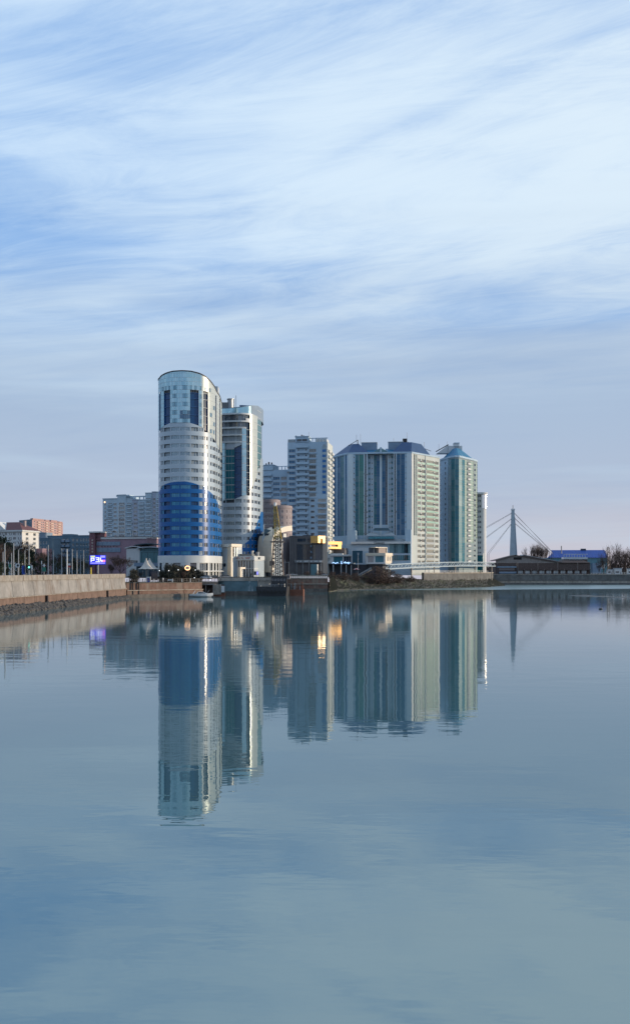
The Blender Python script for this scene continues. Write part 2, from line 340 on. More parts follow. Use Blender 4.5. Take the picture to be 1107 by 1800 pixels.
def water_material():
    m = bpy.data.materials.new('river_water'); MATS['river_water'] = m; m.use_nodes = True
    nt = m.node_tree; N = nt.nodes; L = nt.links; b = N['Principled BSDF']
    b.inputs['Base Color'].default_value = (0.055, 0.115, 0.125, 1); b.inputs['Roughness'].default_value = 0.012; b.inputs['IOR'].default_value = 3.2; b.inputs['Specular Tint'].default_value = (0.86, 0.98, 1.0, 1)
    geo = N.new('ShaderNodeNewGeometry')
    def wave(scale, stretch, rot, detail, seed):
        mp = N.new('ShaderNodeMapping'); L.new(geo.outputs['Position'], mp.inputs[0]); mp.inputs['Scale'].default_value = (1/stretch, 1, 1)
        mp.inputs['Rotation'].default_value = (0, 0, R(rot)); mp.inputs['Location'].default_value = (seed, seed*1.7, 0)
        n = N.new('ShaderNodeTexNoise'); n.inputs['Scale'].default_value = scale; n.inputs['Detail'].default_value = detail; L.new(mp.outputs[0], n.inputs['Vector'])
        return n.outputs['Fac']
    def ma(op, a, c):
        n = N.new('ShaderNodeMath'); n.operation = op
        for i, v in enumerate((a, c)):
            if isinstance(v, (int, float)): n.inputs[i].default_value = v
            else: L.new(v, n.inputs[i])
        return n.outputs[0]
    def rng(v, a, c, lo, hi):
        n = N.new('ShaderNodeMapRange'); n.interpolation_type = 'SMOOTHSTEP'; L.new(v, n.inputs[0])
        for i, q in ((1, a), (2, c), (3, lo), (4, hi)): n.inputs[i].default_value = q
        return n.outputs[0]
    h = ma('ADD', ma('MULTIPLY', wave(1.3, 2.6, 4, 2, 3.1), 0.0048), ma('MULTIPLY', wave(0.28, 2.2, -8, 1, 9.7), 0.0130))
    # calm and breathed-on patches, and a wind-ruffled strip off the far bank
    patch = rng(wave(0.012, 3.5, 6, 3, 21.0), 0.42, 0.68, 0.45, 2.0)
    sep = N.new('ShaderNodeSeparateXYZ'); L.new(geo.outputs['Position'], sep.inputs[0])
    yw = ma('ADD', ma('ADD', sep.outputs[1], ma('MULTIPLY', wave(0.02, 6.0, 0, 2, 5.0), 55.0)), ma('MULTIPLY', sep.outputs[0], -0.28))
    strip = ma('MULTIPLY', rng(yw, 442.0, 462.0, 0.0, 1.0), rng(sep.outputs[0], -60.0, 10.0, 0.0, 1.0))
    L.new(ma('ADD', rng(sep.outputs[1], 30.0, 150.0, 0.014, 0.050), ma('MULTIPLY', strip, 0.24)), b.inputs['Roughness'])   # unresolved wavelets
    amp = ma('ADD', patch, ma('MULTIPLY', strip, 6.0))
    bp = N.new('ShaderNodeBump'); bp.inputs['Strength'].default_value = 1.0; bp.inputs['Distance'].default_value = 1.0
    L.new(ma('MULTIPLY', h, amp), bp.inputs['Height']); L.new(bp.outputs[0], b.inputs['Normal'])
water_material()

# ------------------------------------------------------------------ facade helpers
WCACHE = {}
def win_mesh(w, h, n=2, depth=0.22, fm='frame_white', gm='glass', fw=0.09, sill=True, kind='win'):
    key = (round(w,2), round(h,2), n, depth, fm, gm, fw, sill, kind)
    if key in WCACHE: return WCACHE[key]
    b = MB(); a = w/2
    if kind == 'pane':        # curtain-wall storey panel: vision lights above, spandrel lights below, proud mullions
        zs = h*0.40
        for k in range(n):
            x0 = -a + w*k/n; x1 = -a + w*(k+1)/n
            b.quad((x0,depth,0),(x1,depth,0),(x1,depth,zs),(x0,depth,zs),1); b.quad((x0,depth,zs),(x1,depth,zs),(x1,depth,h),(x0,depth,h),1)
            if k: b.box(x0-0.04,x0+0.04,depth-0.07,depth-0.001,0,h)
        b.box(-a,a,depth-0.08,depth-0.001,zs-0.05,zs+0.05); b.box(-a,a,depth-0.09,depth-0.001,h-0.10,h)
    else:
        b.quad((-a,depth,0),(a,depth,0),(a,depth,h),(-a,depth,h),1)
        d0 = depth-0.06; d1 = depth-0.001
        b.box(-a,a,d0,d1,0,fw); b.box(-a,a,d0,d1,h-fw,h); b.box(-a,-a+fw,d0,d1,fw,h-fw); b.box(a-fw,a,d0,d1,fw,h-fw)
        for k in range(1, n): x = -a + w*k/n; b.box(x-fw/2,x+fw/2,d0,d1,fw,h-fw)
        if sill: b.box(-a-0.05,a+0.05,-0.08,d0,-0.07,0.0)
    WCACHE[key] = b.mesh('window', [fm, gm]); return WCACHE[key]
def balcony_mesh(w, proj, hp, pm, sides=True, key=None):
    k = ('balc', round(w,2), proj, hp, pm)
    if k in WCACHE: return WCACHE[k]
    b = MB(); a = w/2
    b.box(-a,a,-proj,-0.003,-0.15,0.0); b.box(-a,a,-proj,-proj+0.10,0,hp)
    b.box(-a,-a+0.10,-proj+0.10,-0.003,0,hp); b.box(a-0.10,a,-proj+0.10,-0.003,0,hp)
    WCACHE[k] = b.mesh('balcony', [pm]); return WCACHE[k]

class Face:
    """one upright planar facade from A (left, as seen) to B (right)"""
    def __init__(s, A, B):
        s.A = Vector(A[:2]); s.B = Vector(B[:2]); s.d = (s.B-s.A); s.L = s.d.length; s.d.normalize(); s.n = Vector((-s.d.y, s.d.x))  # inward
        s.rz = math.atan2(s.d.y, s.d.x)
    def u(s, px):           # where the sight line of a photo column meets this wall
        t = (px-CX)/F       # x = t*y ; A + d*u
        return (t*s.A.y - s.A.x)/(s.d.x - t*s.d.y)
    def p(s, u, v=0.0): q = s.A + s.d*u + s.n*v; return (q.x, q.y)
    def w(s, u, v, z): q = s.A + s.d*u + s.n*v; return (q.x, q.y, z)

def facade(root, fc, z0, z1, cols, wallmat='stucco_blue', reveal=0.3, name='wall', skipwin=0.0, u0=0.0, u1=None, backing=True):
    """cols: (ua, ub, [(za, zb)...], kind, opts). Wall skin with real openings and one object per window / balcony"""
    u1 = fc.L if u1 is None else u1
    b = MB(); cols = sorted(cols, key=lambda c: c[0]); x = u0
    def q(a, c, za, zb):
        if c-a > 0.003 and zb-za > 0.003: b.quad(fc.w(a,0,za), fc.w(c,0,za), fc.w(c,0,zb), fc.w(a,0,zb), 0)
    for (a, c, rows, kind, op) in cols:
        a = max(a, x); q(x, a, z0, z1); zz = z0
        rv = op.get('reveal', reveal)
        for (za, zb) in sorted(rows):
            q(a, c, zz, za); zz = zb
            b.quad(fc.w(a,0,za), fc.w(a,rv,za), fc.w(a,rv,zb), fc.w(a,0,zb)); b.quad(fc.w(c,rv,za), fc.w(c,0,za), fc.w(c,0,zb), fc.w(c,rv,zb))
            if kind != 'pane':
                b.quad(fc.w(a,rv,za), fc.w(a,0,za), fc.w(c,0,za), fc.w(c,rv,za)); b.quad(fc.w(a,0,zb), fc.w(a,rv,zb), fc.w(c,rv,zb), fc.w(c,0,zb))
            if random.random() < skipwin: pass
            me = win_mesh(c-a, zb-za, op.get('n', 2), op.get('depth', rv*0.8), op.get('fm', 'frame_white'), op.get('gm', 'glass'), op.get('fw', 0.09), op.get('sill', kind == 'win'), kind)
            inst('window' if kind != 'pane' else 'glass_panel', me, root, fc.w((a+c)/2, 0, za), fc.rz)
            if 'balc' in op:
                pr, hp, pm, ext = op['balc']
                inst('balcony', balcony_mesh(c-a+2*ext, pr, hp, pm), root, fc.w((a+c)/2, 0, za-0.02), fc.rz)
        q(a, c, zz, z1); x = c
    q(x, u1, z0, z1)
    return b.build(name, [wallmat], root)

def rowset(zfirst, pitch, n, h, skip=()): return [(zfirst+pitch*k, zfirst+pitch*k+h) for k in range(n) if k not in skip]

# closed smooth curve for the two round towers
class Curve:
    def __init__(s, pts, origin, per=40):
        n = len(pts); P = [Vector(p) for p in pts]; s.o = Vector(origin); out = []
        for i in range(n):
            p0, p1, p2, p3 = P[i-1], P[i], P[(i+1) % n], P[(i+2) % n]
            for k in range(per):
                t = k/per; out.append(0.5*((2*p1) + (p2-p0)*t + (2*p0-5*p1+4*p2-p3)*t*t + (3*p1-p0-3*p2+p3)*t**3))
        s.pts = [q + s.o for q in out]; s.n = len(out); s.S = [0.0]
        for i in range(s.n): s.S.append(s.S[-1] + (s.pts[(i+1) % s.n]-s.pts[i]).length)
        s.L = s.S[-1]
    def at(s, q):
        q = q % s.L; import bisect
        i = bisect.bisect_right(s.S, q)-1; i = min(i, s.n-1); t = (q-s.S[i])/(s.S[i+1]-s.S[i]); return s.pts[i].lerp(s.pts[(i+1) % s.n], t)
    def nrm(s, q):           # outward normal (points run left -> front -> right, outward on the right hand side of travel)
        d = s.at(q+0.15)-s.at(q-0.15); d.normalize(); return Vector((d.y, -d.x))
    def off(s, q, e): return s.at(q) + s.nrm(q)*e
    def px(s, q): p = s.at(q); return CX + F*p.x/p.y
    def vis(s):              # visible arc: from min px to max px
        qs = [s.L*i/2000 for i in range(2000)]; pv = [s.px(q) for q in qs]
        a = qs[pv.index(min(pv))]; c = qs[pv.index(max(pv))]; return a, (c if c > a else c + s.L)
    def s_at(s, px):
        a, c = s.vis_
        for _ in range(40):
            m = (a+c)/2
            if s.px(m) < px: a = m
            else: c = m
        return (a+c)/2

def lerp_tab(tab, x):
    if x <= tab[0][0]: return tab[0][1]
    for (a, b), (c, d) in zip(tab, tab[1:]):
        if x <= c: return b + (d-b)*(x-a)/(c-a)
    return tab[-1][1]

def skin(cv, s0, s1, z0, z1, off, b, m=0, step=0.6, lo=None, hi=None, thick=0.0, panels=None):
    """curved wall strip; lo/hi are functions of s that clip it from below / above"""
    n = max(1, int(math.ceil((s1-s0)/step)))
    for k in range(n):
        a = s0+(s1-s0)*k/n; c = s0+(s1-s0)*(k+1)/n
        def zl(s, z): return max(z, lo(s)) if lo else z
        def zh(s, z): return min(z, hi(s)) if hi else z
        za0, zc0, za1, zc1 = zh(a, zl(a,z0)), zh(c, zl(c,z0)), zl(a, zh(a,z1)), zl(c, zh(c,z1))
        za0 = min(max(zl(a,z0), z0), z1); zc0 = min(max(zl(c,z0), z0), z1); za1 = max(min(zh(a,z1), z1), z0); zc1 = max(min(zh(c,z1), z1), z0)
        if za1-za0 < 1e-3 and zc1-zc0 < 1e-3: continue
        if za1 < za0: za1 = za0
        if zc1 < zc0: zc1 = zc0
        A = cv.off(a, off); C = cv.off(c, off)
        b.quad((A.x,A.y,za0),(C.x,C.y,zc0),(C.x,C.y,zc1),(A.x,A.y,za1), m)
        if thick > 0:
            A2 = cv.off(a, off-thick); C2 = cv.off(c, off-thick)
            b.quad((A2.x,A2.y,za0),(C2.x,C2.y,zc0),(C.x,C.y,zc0),(A.x,A.y,za0), m); b.quad((A.x,A.y,za1),(C.x,C.y,zc1),(C2.x,C2.y,zc1),(A2.x,A2.y,za1), m)
    return b

def skin_parts(cv, s0, s1, z0, z1, off, name, m, root, step=0.55, **k):
    n = max(1, int(math.ceil((s1-s0)/step))); g = MB()
    for i in range(n+1):
        c = len(g.f)
        if i < n: skin(cv, s0+(s1-s0)*i/n, s0+(s1-s0)*(i+1)/n, z0, z1, off, g, 0, 99, **k)
        if len(g.f) == c and g.f: g.build(name, [m], root); g = MB()

def curved_window(cv, sa, sb, h, n, depth, fm, gm, rootoff, z=0.0, fw=0.08):
    """window that follows the curve, built at z = 0, to be placed at each storey"""
    b = MB(); segs = max(n, int((sb-sa)/0.9)+1)
    for k in range(segs):
        a = sa+(sb-sa)*k/segs; c = sa+(sb-sa)*(k+1)/segs; A = cv.off(a, -depth); C = cv.off(c, -depth)
        b.quad((A.x,A.y,0),(C.x,C.y,0),(C.x,C.y,h),(A.x,A.y,h), 1)
        A2 = cv.off(a, -depth+0.05); C2 = cv.off(c, -depth+0.05)
        b.quad((A2.x,A2.y,0),(C2.x,C2.y,0),(C2.x,C2.y,fw),(A2.x,A2.y,fw), 0); b.quad((A2.x,A2.y,h-fw),(C2.x,C2.y,h-fw),(C2.x,C2.y,h),(A2.x,A2.y,h), 0)
    for k in range(n+1):
        q = sa+(sb-sa)*k/n; q0 = max(sa, q-fw/2); q1 = min(sb, q+fw/2)
        A = cv.off(q0, -depth+0.055); C = cv.off(q1, -depth+0.055)
        b.quad((A.x,A.y,0),(C.x,C.y,0),(C.x,C.y,h),(A.x,A.y,h), 0)
    return b.mesh('window', [fm, gm], (rootoff[0], rootoff[1], 0))

# ================================================================== SETTING
def sheet(name, poly, z, m):
    b = MB(); b.ngon([(x, y, z) for x, y in poly]); return struct(b.build(name, [m]))
b = MB(); b.quad((-900,-400,0),(5000,-400,0),(5000,760,0),(-900,760,0)); struct(b.build('river_water', ['river_water']))
GZ = 7.0
sheet('ground', [(-5000,-400),(-73.5,-400),(-73.5,150),(-67.8,309.5),(-64.5,337),(-30,352),(-22,356),(-12,400.6),(7,400.6),(10,452),(28,474),(62,498),(108,553),(120,604.6),(5000,604.6),(5000,9000),(-5000,9000)], GZ, 'ground_soil')
sheet('promenade', [(-66.2,309.5),(-48,324.2),(-34,344.5),(-22,348.5),(-20,358),(-66,342)], 5.4, 'quay_grey')
b = MB()
for (a, c, y0, y1) in ((-84, -77.5, -300, 309), (-100, -91, -300, 330)):
    b.quad((a-3,y0,GZ+0.004),(c-3,y0,GZ+0.004),(c+1,y1,GZ+0.004),(a+1,y1,GZ+0.004))
struct(b.build('road', ['asphalt']))

def wall_run(name, label, pts, levels, cat='wall', panel=4.0, mats=None, thick=1.2, gap=0.05):
    """levels: list of (part name, z0, z1, offset outwards at bottom, offset at top, material); river side is on the right of travel"""
    root = thing(name, label, cat, (pts[0][0], pts[0][1], 0))
    for (pn, z0, z1, o0, o1, m) in levels:
        for (A, B) in zip(pts, pts[1:]):
            A = Vector(A); B = Vector(B); d = B-A; L = d.length; d.normalize(); n = Vector((d.y, -d.x)); k = max(1, round(L/panel))
            b = MB()
            for i in range(k):
                a0 = L*i/k + gap/2; a1 = L*(i+1)/k - gap/2; j = random.uniform(-0.02, 0.02)
                def P(u, o, z): q = A + d*u + n*(o+j); return (q.x, q.y, z)
                bb = MB()
                bb.hexa([P(a0,o0,z0),P(a1,o0,z0),P(a1,-thick,z0),P(a0,-thick,z0),P(a0,o1,z1),P(a1,o1,z1),P(a1,-thick,z1),P(a0,-thick,z1)])
                bb.build(pn, [m], root)
            c = MB(); # dark joint backing
            def Q(u, o, z): q = A + d*u + n*o; return (q.x, q.y, z)
            c.hexa([Q(0,o0-0.12,z0),Q(L,o0-0.12,z0),Q(L,-thick+0.02,z0),Q(0,-thick+0.02,z0),Q(0,o1-0.12,z1-0.03),Q(L,o1-0.12,z1-0.03),Q(L,-thick+0.02,z1-0.03),Q(0,-thick+0.02,z1-0.03)])
            c.build('joint', ['quay_grey'], root)
    return root

# near embankment wall on the left bank
WL = [(-74.0, 60.0), (-71.2, 200.0), (-66.5, 309.5)]
w = wall_run('embankment_wall', 'tall pale concrete embankment wall with coping at the left edge', WL,
    [('footing', -1.0, .75, 1.1, 1.1, 'concrete_low'), ('wall_panel', .77, 3.25, 0.75, 0.75, 'concrete_low'), ('ledge', 3.27, 3.45, 1.0, 1.0, 'coping'),
     ('wall_panel', 3.47, 7.15, 0.7, 0.25, 'concrete_wall'), ('coping', 7.17, 8.5, 0.55, 0.50, 'coping')], panel=7.0, gap=.12)
for px in (76, 184):
    fc = Face((-71.2,200.0), (-66.5,309.5)); u = fc.u(px); 
    b = MB(); b.box(-0.45,0.45,-1.25,-0.6,0.9,3.0); o = b.build('drain_outlet', ['dark_hole']); o.parent = w
    q = fc.p(u); o.location = (q[0]-WL[0][0], q[1]-WL[0][1], 0.2); o.rotation_euler = (0,0,fc.rz)
# riprap at its foot
def rocks(name, path, n, w0, zb, mats, smin, smax, seed):
    rn = random.Random(seed); b = MB()
    ico = [(0,0,1),(.9,0,.4),(.28,.85,.4),(-.72,.53,.4),(-.72,-.53,.4),(.28,-.85,.4),(.72,.53,-.4),(-.28,.85,-.4),(-.9,0,-.4),(-.28,-.85,-.4),(.72,-.53,-.4),(0,0,-1)]
    fs = [(0,1,2),(0,2,3),(0,3,4),(0,4,5),(0,5,1),(1,6,2),(2,7,3),(3,8,4),(4,9,5),(5,10,1),(6,7,2),(7,8,3),(8,9,4),(9,10,5),(10,6,1),(11,7,6),(11,8,7),(11,9,8),(11,10,9),(11,6,10)]
    segs = list(zip(path, path[1:])); Ls = [(Vector(q)-Vector(p)).length for p, q in segs]; T = sum(Ls)
    for _ in range(n):
        t = rn.random()*T; i = 0
        while t > Ls[i] and i < len(Ls)-1: t -= Ls[i]; i += 1
        A = Vector(segs[i][0]); B = Vector(segs[i][1]); d = (B-A).normalized(); nn = Vector((d.y,-d.x)); k = rn.random(); p = A + d*t + nn*(k*w0)
        s = rn.uniform(smin, smax); tp = 1-.62*min(1, max(0, (p.y-180)/130)); p = A + d*t + nn*(k*w0*tp); z = zb*tp*(1-k) - 0.15*k + rn.uniform(-0.1,0.15)*tp
        sx, sy, sz = s*rn.uniform(.8,1.4), s*rn.uniform(.7,1.2), s*rn.uniform(.5,.9); a = rn.random()*6.28; ca, sa = math.cos(a), math.sin(a); i0 = len(b.v)
        for (x,y,zz) in ico:
            x *= sx*rn.uniform(.8,1.15); y *= sy*rn.uniform(.8,1.15); b.v.append((p.x+x*ca-y*sa, p.y+x*sa+y*ca, z+zz*sz))
        r = rn.random()
        for f in fs: b.f.append(tuple(i0+q for q in f)); b.m.append(0); b.r.append(r)
    o = b.build(name, mats); o['kind'] = 'stuff'; return o
o = rocks('riprap_stones', [(-72.6,60),(-69.6,200),(-65.2,312)], 3600, 3.4, 1.75, ['rock'], 0.28, 0.75, 3)
tag(o, 'dark riprap boulders heaped along the foot of the embankment wall', 'rocks')
b = MB()
for (A, B) in zip([(-72.6,60),(-69.6,200),(-65.2,312)], [(-69.6,200),(-65.2,312),(-58.5,318)]):
    hA = 1.5 if A[1] < 300 else .55; hB = 1.5 if B[1] < 300 else .55; eA = 3.9 if A[1] < 300 else 1.5; eB = 3.9 if B[1] < 300 else 1.5; b.quad((A[0]-1,A[1],hA),(B[0]-1,B[1],hB),(B[0]+eB,B[1],-0.25),(A[0]+eA,A[1],-0.25))
struct(b.build('bank', ['mud']))
# lower brick quay, right of the embankment wall
w2 = wall_run('brick_quay_wall', 'low stepped brown brick quay wall below the promenade railing', [(-66.2,310.6),(-48.5,325.0),(-42.5,331.5)],
    [('footing', -1.0, 1.2, 1.6, 1.6, 'quay_grey'), ('wall_course', 1.22, 2.5, 1.1, 1.1, 'brick_quay'), ('ledge', 2.52, 2.75, 1.35, 1.35, 'quay_pale'),
     ('wall_course', 2.77, 5.1, 0.6, 0.6, 'brick_quay'), ('coping', 5.12, 5.42, 0.75, 0.75, 'quay_grey')], panel=5.5)
for dx in (1.2, 3.0):
    b = MB(); b.tube((-65.0+dx, 310.2+dx*0.8, -0.5), (-65.0+dx, 310.2+dx*0.8, 5.6), 0.28, n=8); o = b.build('fender_pile', ['metal_dark'], w2)
wall_run('mural_quay_wall', 'dark quay wall with a pale blue mural below the white podium', [(-37.5,343.5),(-22.2,343.8)],
    [('footing', -1.0, 1.6, 0.9, 0.9, 'quay_grey'), ('wall_panel', 1.62, 5.6, 0.3, 0.3, 'mural'), ('coping', 5.62, 6.9, 0.5, 0.5, 'quay_pale')], panel=5.0)
wall_run('pale_quay_block', 'pale sunlit concrete quay block behind the crane barge', [(-22.1,344.0),(-15.5,344.0)],
    [('footing', -1.0, 2.4, 0.5, 0.5, 'quay_grey'), ('wall_panel', 2.42, 5.7, 0.3, 0.3, 'quay_pale'), ('coping', 5.72, 6.9, 0.55, 0.55, 'quay_pale')], panel=3.3)
w3 = wall_run('stone_quay_wall', 'brown stone quay wall with pale balustrade right of the crane barge', [(-15.0,399.5),(5.8,399.5)],
    [('footing', -1.0, 1.5, 1.6, 1.6, 'quay_grey'), ('wall_course', 1.52, 3.4, 1.0, 1.0, 'brick_quay'), ('ledge', 3.42, 3.75, 1.35, 1.35, 'quay_pale'),
     ('wall_course', 3.77, 6.0, 0.5, 0.5, 'brick_quay'), ('coping', 6.02, 6.3, 0.7, 0.7, 'quay_pale')], panel=5.2)
fc = Face((-15,399.0), (5.8,399.0)); bm_ = MB(); bm_.box(-0.28,0.28,-0.1,0.1,0,1.05); pm = bm_.mesh('baluster', ['quay_pale'])
for k in range(24): inst('baluster', pm, w3, (-14.6+k*0.87, 399.0, 6.3))
b = MB(); b.box(-15,5.8,398.8,399.2,7.36,7.6); b.build('handrail', ['quay_pale'], w3)
# earth bank in the middle
def bank():
    lo = [(6.2,401),(11,424),(25,444),(58,464),(98,508),(121,556),(124,598)]; hi = [(6.8,404),(10,453),(28,475),(62,499),(108,554),(119,604),(121,606)]
    ht = [6.0, 7.02, 7.02, 4.6, 4.4, 4.6, 4.6]
    rn = random.Random(5); rows = 12; cols = 90; g = []
    from mathutils import noise
    def pl(P, t):
        t *= len(P)-1; i = min(int(t), len(P)-2); f = t-i; return [P[i][k]+(P[i+1][k]-P[i][k])*f for k in range(len(P[0]))]
    for j in range(cols+1):
        t = j/cols; a = pl(lo, t); c = pl(hi, t); h = pl([(q,) for q in ht], t)[0]; col = []
        for i in range(rows+1):
            s = i/rows; x = a[0]+(c[0]-a[0])*s; y = a[1]+(c[1]-a[1])*s
            prof = -0.35 + (h+0.35)*(s**1.5*0.75+s*0.25); z = prof + (noise.noise(Vector((x*.18,y*.18,0)))*0.9+noise.noise(Vector((x*.5,y*.5,3)))*0.35)*min(1, 4*s*(1-s)+0.03)
            col.append((x,y,z))
        g.append(col)
    b = MB()
    for j in range(cols):
        for i in range(rows): b.quad(g[j][i], g[j+1][i], g[j+1][i+1], g[j][i+1])
    o = struct(b.build('river_bank', ['bank_soil'], smooth=True)); return g
BG = bank()
b = MB(); rn = random.Random(8)
for _ in range(5200):
    j = rn.randrange(90); i = rn.choice((2,3,4,5,6,7,8,9,10,11)); p = BG[j][i]; q = BG[j+1][i+1]; t = rn.random(); s = rn.random()
    x = p[0]+(q[0]-p[0])*t; y = p[1]+(q[1]-p[1])*s; z = p[2]+(q[2]-p[2])*(t+s)/2; h = rn.uniform(.3,1.1); w_ = rn.uniform(.1,.4); a = rn.uniform(-1,1)
    b.tri((x-w_,y,z-.1),(x+w_,y,z-.1),(x+a*.5,y,z+h))
o = b.build('dry_grass', ['dry_grass']); o['kind'] = 'stuff'; tag(o, 'dry winter grass tufts covering the earth river bank', 'grass')
wall_run('retaining_wall', 'pale retaining wall with posts under the white truss footbridge', [(60.5,495.5),(107.5,550.5),(119.5,597.0)],
    [('wall_panel', 3.0, 8.0, 0.25, 0.2, 'far_quay'), ('coping', 8.02, 8.5, 0.4, 0.4, 'quay_pale')], panel=6.0)
wall_run('far_quay_wall', 'long grey far quay wall below the boathouse restaurant on the right', [(121.0,603.5),(240.0,603.5),(420,606)],
    [('footing', -1.0, 1.3, 1.5, 1.5, 'far_quay'), ('wall_course', 1.32, 2.6, 1.2, 1.2, 'quay_pale'), ('ledge', 2.62, 2.8, 1.5, 1.5, 'far_quay'), ('wall_course', 2.82, 6.9, 0.3, 0.3, 'far_quay'), ('coping', 6.92, 7.2, 0.5, 0.5, 'quay_pale')], panel=12.0)
# mud spit on the right
def spit():
    from mathutils import noise
    b = MB(); n = 60; m = 10
    def P(j, i):
        t = j/n; s = i/m; px = 968 + 175*t; D0 = 352 - 46*t + 8*noise.noise(Vector((t*6,0,1))); wd = 1.5 + 26*t**0.8 + 5*noise.noise(Vector((t*9,4,1)))
        D = D0 - wd/2 + wd*s; x = WX(px, D); z = -0.12 + 0.46*math.sin(math.pi*s)*min(1, t*4)*(0.55+0.9*noise.noise(Vector((x*.07,D*.12,2))))
        return (x, D, z)
    for j in range(n):
        for i in range(m): b.quad(P(j,i),P(j+1,i),P(j+1,i+1),P(j,i+1))
    struct(b.build('mud_spit', ['mud'], smooth=True))
spit()

# ================================================================== ROUND TOWER (nearest)
def round_tower_one():
    O = P2(320, 352); root = thing('round_tower', 'tallest round tower with blue lower storeys and glass crown', 'tower', (O.x, O.y, GZ-0.6))
    cv = Curve([(-9.0,0),(-8.1,-5.4),(-4,-9.6),(2,-11),(7.5,-9.8),(10.8,-7.2),(12.7,-3),(13.8,3),(14.3,9),(13.7,16),(8,21),(0,22),(-7,16),(-9.2,7)], (O.x, O.y))
    cv.vis_ = cv.vis(); a0, c0 = cv.vis_; S = cv.s_at; a = a0-3.0; c = c0+3.0
    PITCH = 3.18; WH = 1.52; Zc = lambda k: 16.4+PITCH*k; z_lo = lambda k: Zc(k)-WH/2; z_hi = lambda k: Zc(k)+WH/2
    def tab(t):              # photo points on the facade -> boundary height as a function of arc length
        pts = []
        for px, py in t:
            s = S(px); p = cv.at(s); pts.append((s, WZ(py, p.y)))
        return lambda s: lerp_tab(pts, s)
    blue_top = tab([(280.6,864),(283,858),(290,851.5),(300,848),(312,846.5),(328,846.5),(340,849),(352,853.5),(360,857),(366,862),(372,867),(377,873),(382,882),(386,893),(389,907),(391,935),(392.3,972)])
    glass_lo = tab([(280.6,757),(288,749),(299.5,743.5),(335,743.5),(346,747),(357,752),(366,759),(373,768),(380,779),(386,790),(390,800),(392.3,812)])
    rim = tab([(280.6,666),(284,661.5),(292,657),(304,653.5),(320,652.5),(336,653.5),(350,657),(360,662),(367,668),(373,675),(377,681),(380,688),(386,697),(392.3,712)])
    core = MB(); skin(cv, 0, cv.L, GZ-0.6, 80.0, -0.75, core, 0, 1.0, hi=lambda s: rim(s)-1.5 if a <= s <= c else 80.0)
    core.build('core_wall', ['loggia_dark'], root)
    b = MB(); b.ngon([(cv.off(cv.L*i/120,-0.5).x, cv.off(cv.L*i/120,-0.5).y, 79.4) for i in range(120)]); b.build('roof', ['roof_grey'], root)
    # spandrel bands: grey above, blue below the sweeping line
    for k in range(0, 18):
        zb0 = z_hi(k-1) if k > 0 else 15.45; zb1 = z_lo(k)
        skin_parts(cv, a, c, zb0, zb1, 0.0, 'spandrel', 'clad_grey', root, 0.55, lo=blue_top, hi=glass_lo, thick=0.35)
        skin_parts(cv, a, c, zb0, zb1, 0.0, 'spandrel', 'clad_blue', root, 0.55, hi=blue_top, thick=0.35)
    cols = [(281.2,282.8,1,'w'),(284.4,288,2,'w'),(289,299.2,1,'l'),(301.4,315.6,4,'w'),(317.6,334.3,5,'w'),(336.4,348.4,1,'l'),(350,357.4,3,'w'),(359,365.4,2,'d'),
            (370.2,372.4,1,'d'),(374.2,378.3,2,'d'),(379.8,381.9,1,'d'),(383.6,386.4,1,'d'),(387.8,390.6,1,'d')]
    cw = [(S(p), S(q), n, t) for p, q, n, t in cols]
    # piers between the windows
    edges = [a] + [x for q in cw for x in (q[0], q[1])] + [c]
    for (p, q) in zip(edges[0::2], edges[1::2]):
        g = MB(); skin(cv, p, q, 15.45, 70, -0.04, g, 0, 0.6, lo=blue_top, hi=glass_lo, thick=0.3)
        if g.f: g.build('pier', ['clad_grey'], root)
        g = MB(); skin(cv, p, q, 15.45, 70, -0.04, g, 0, 0.6, hi=blue_top, thick=0.3)
        if g.f: g.build('pier', ['clad_blue'], root)
    off = (O.x, O.y)
    for (p, q, n, t) in cw:
        ms = {}
        for k in range(0, 19):
            mid = (p+q)/2
            if z_hi(k) > glass_lo(mid)+0.5 or z_hi(k) > min(glass_lo(p), glass_lo(q))+0.2: continue
            bl = Zc(k) < blue_top(mid)
            key = (bl, t)
            if key not in ms:
                if t == 'l': ms[key] = curved_window(cv, p, q, WH, n, 0.55, 'clad_blue' if bl else 'clad_grey', 'navy_glass' if bl else 'loggia_grey', off)
                elif t == 'd': ms[key] = curved_window(cv, p, q, WH, n, 0.20, 'dark_frame' if bl else 'frame_white', 'glass_dark', off)
                else: ms[key] = curved_window(cv, p, q, WH, n, 0.20, 'navy_slab' if bl and mid < S(349) else 'frame_white', 'glass_azure' if bl and mid < S(349) else 'glass_pale', off)
            o = bpy.data.objects.new('window' if t != 'l' else 'loggia', ms[key]); COL.objects.link(o); o.parent = root; o.location = (0, 0, z_lo(k)-root['_o'][2])
    # podium
    g = MB(); skin(cv, a, c, 12.6, 15.43, 0.25, g, 0, 0.6, thick=0.6); g.build('podium_band', ['clad_white'], root)
    pod = [(281.5,285.5),(292,297),(306,318),(334.5,345.5),(351,365),(367.5,373),(375.2,378.5),(380.5,383.5),(385.4,387.4),(388.8,390.4)]
    e = [a] + [S(x) for q in pod for x in q] + [c]
    for (p, q) in zip(e[0::2], e[1::2]):
        g = MB(); skin(cv, p, q, GZ-0.6, 12.58, 0.2, g, 0, 0.6, thick=0.6); g.build('podium_pier', ['clad_white'], root)
    for (p, q) in pod:
        me = curved_window(cv, S(p), S(q), 5.6, max(1, int((S(q)-S(p))/0.8)), 0.25, 'dark_frame' if q < 350 else 'frame_white', 'glass', off)
        o = bpy.data.objects.new('podium_window', me); COL.objects.link(o); o.parent = root; o.location = (0, 0, 0.5)
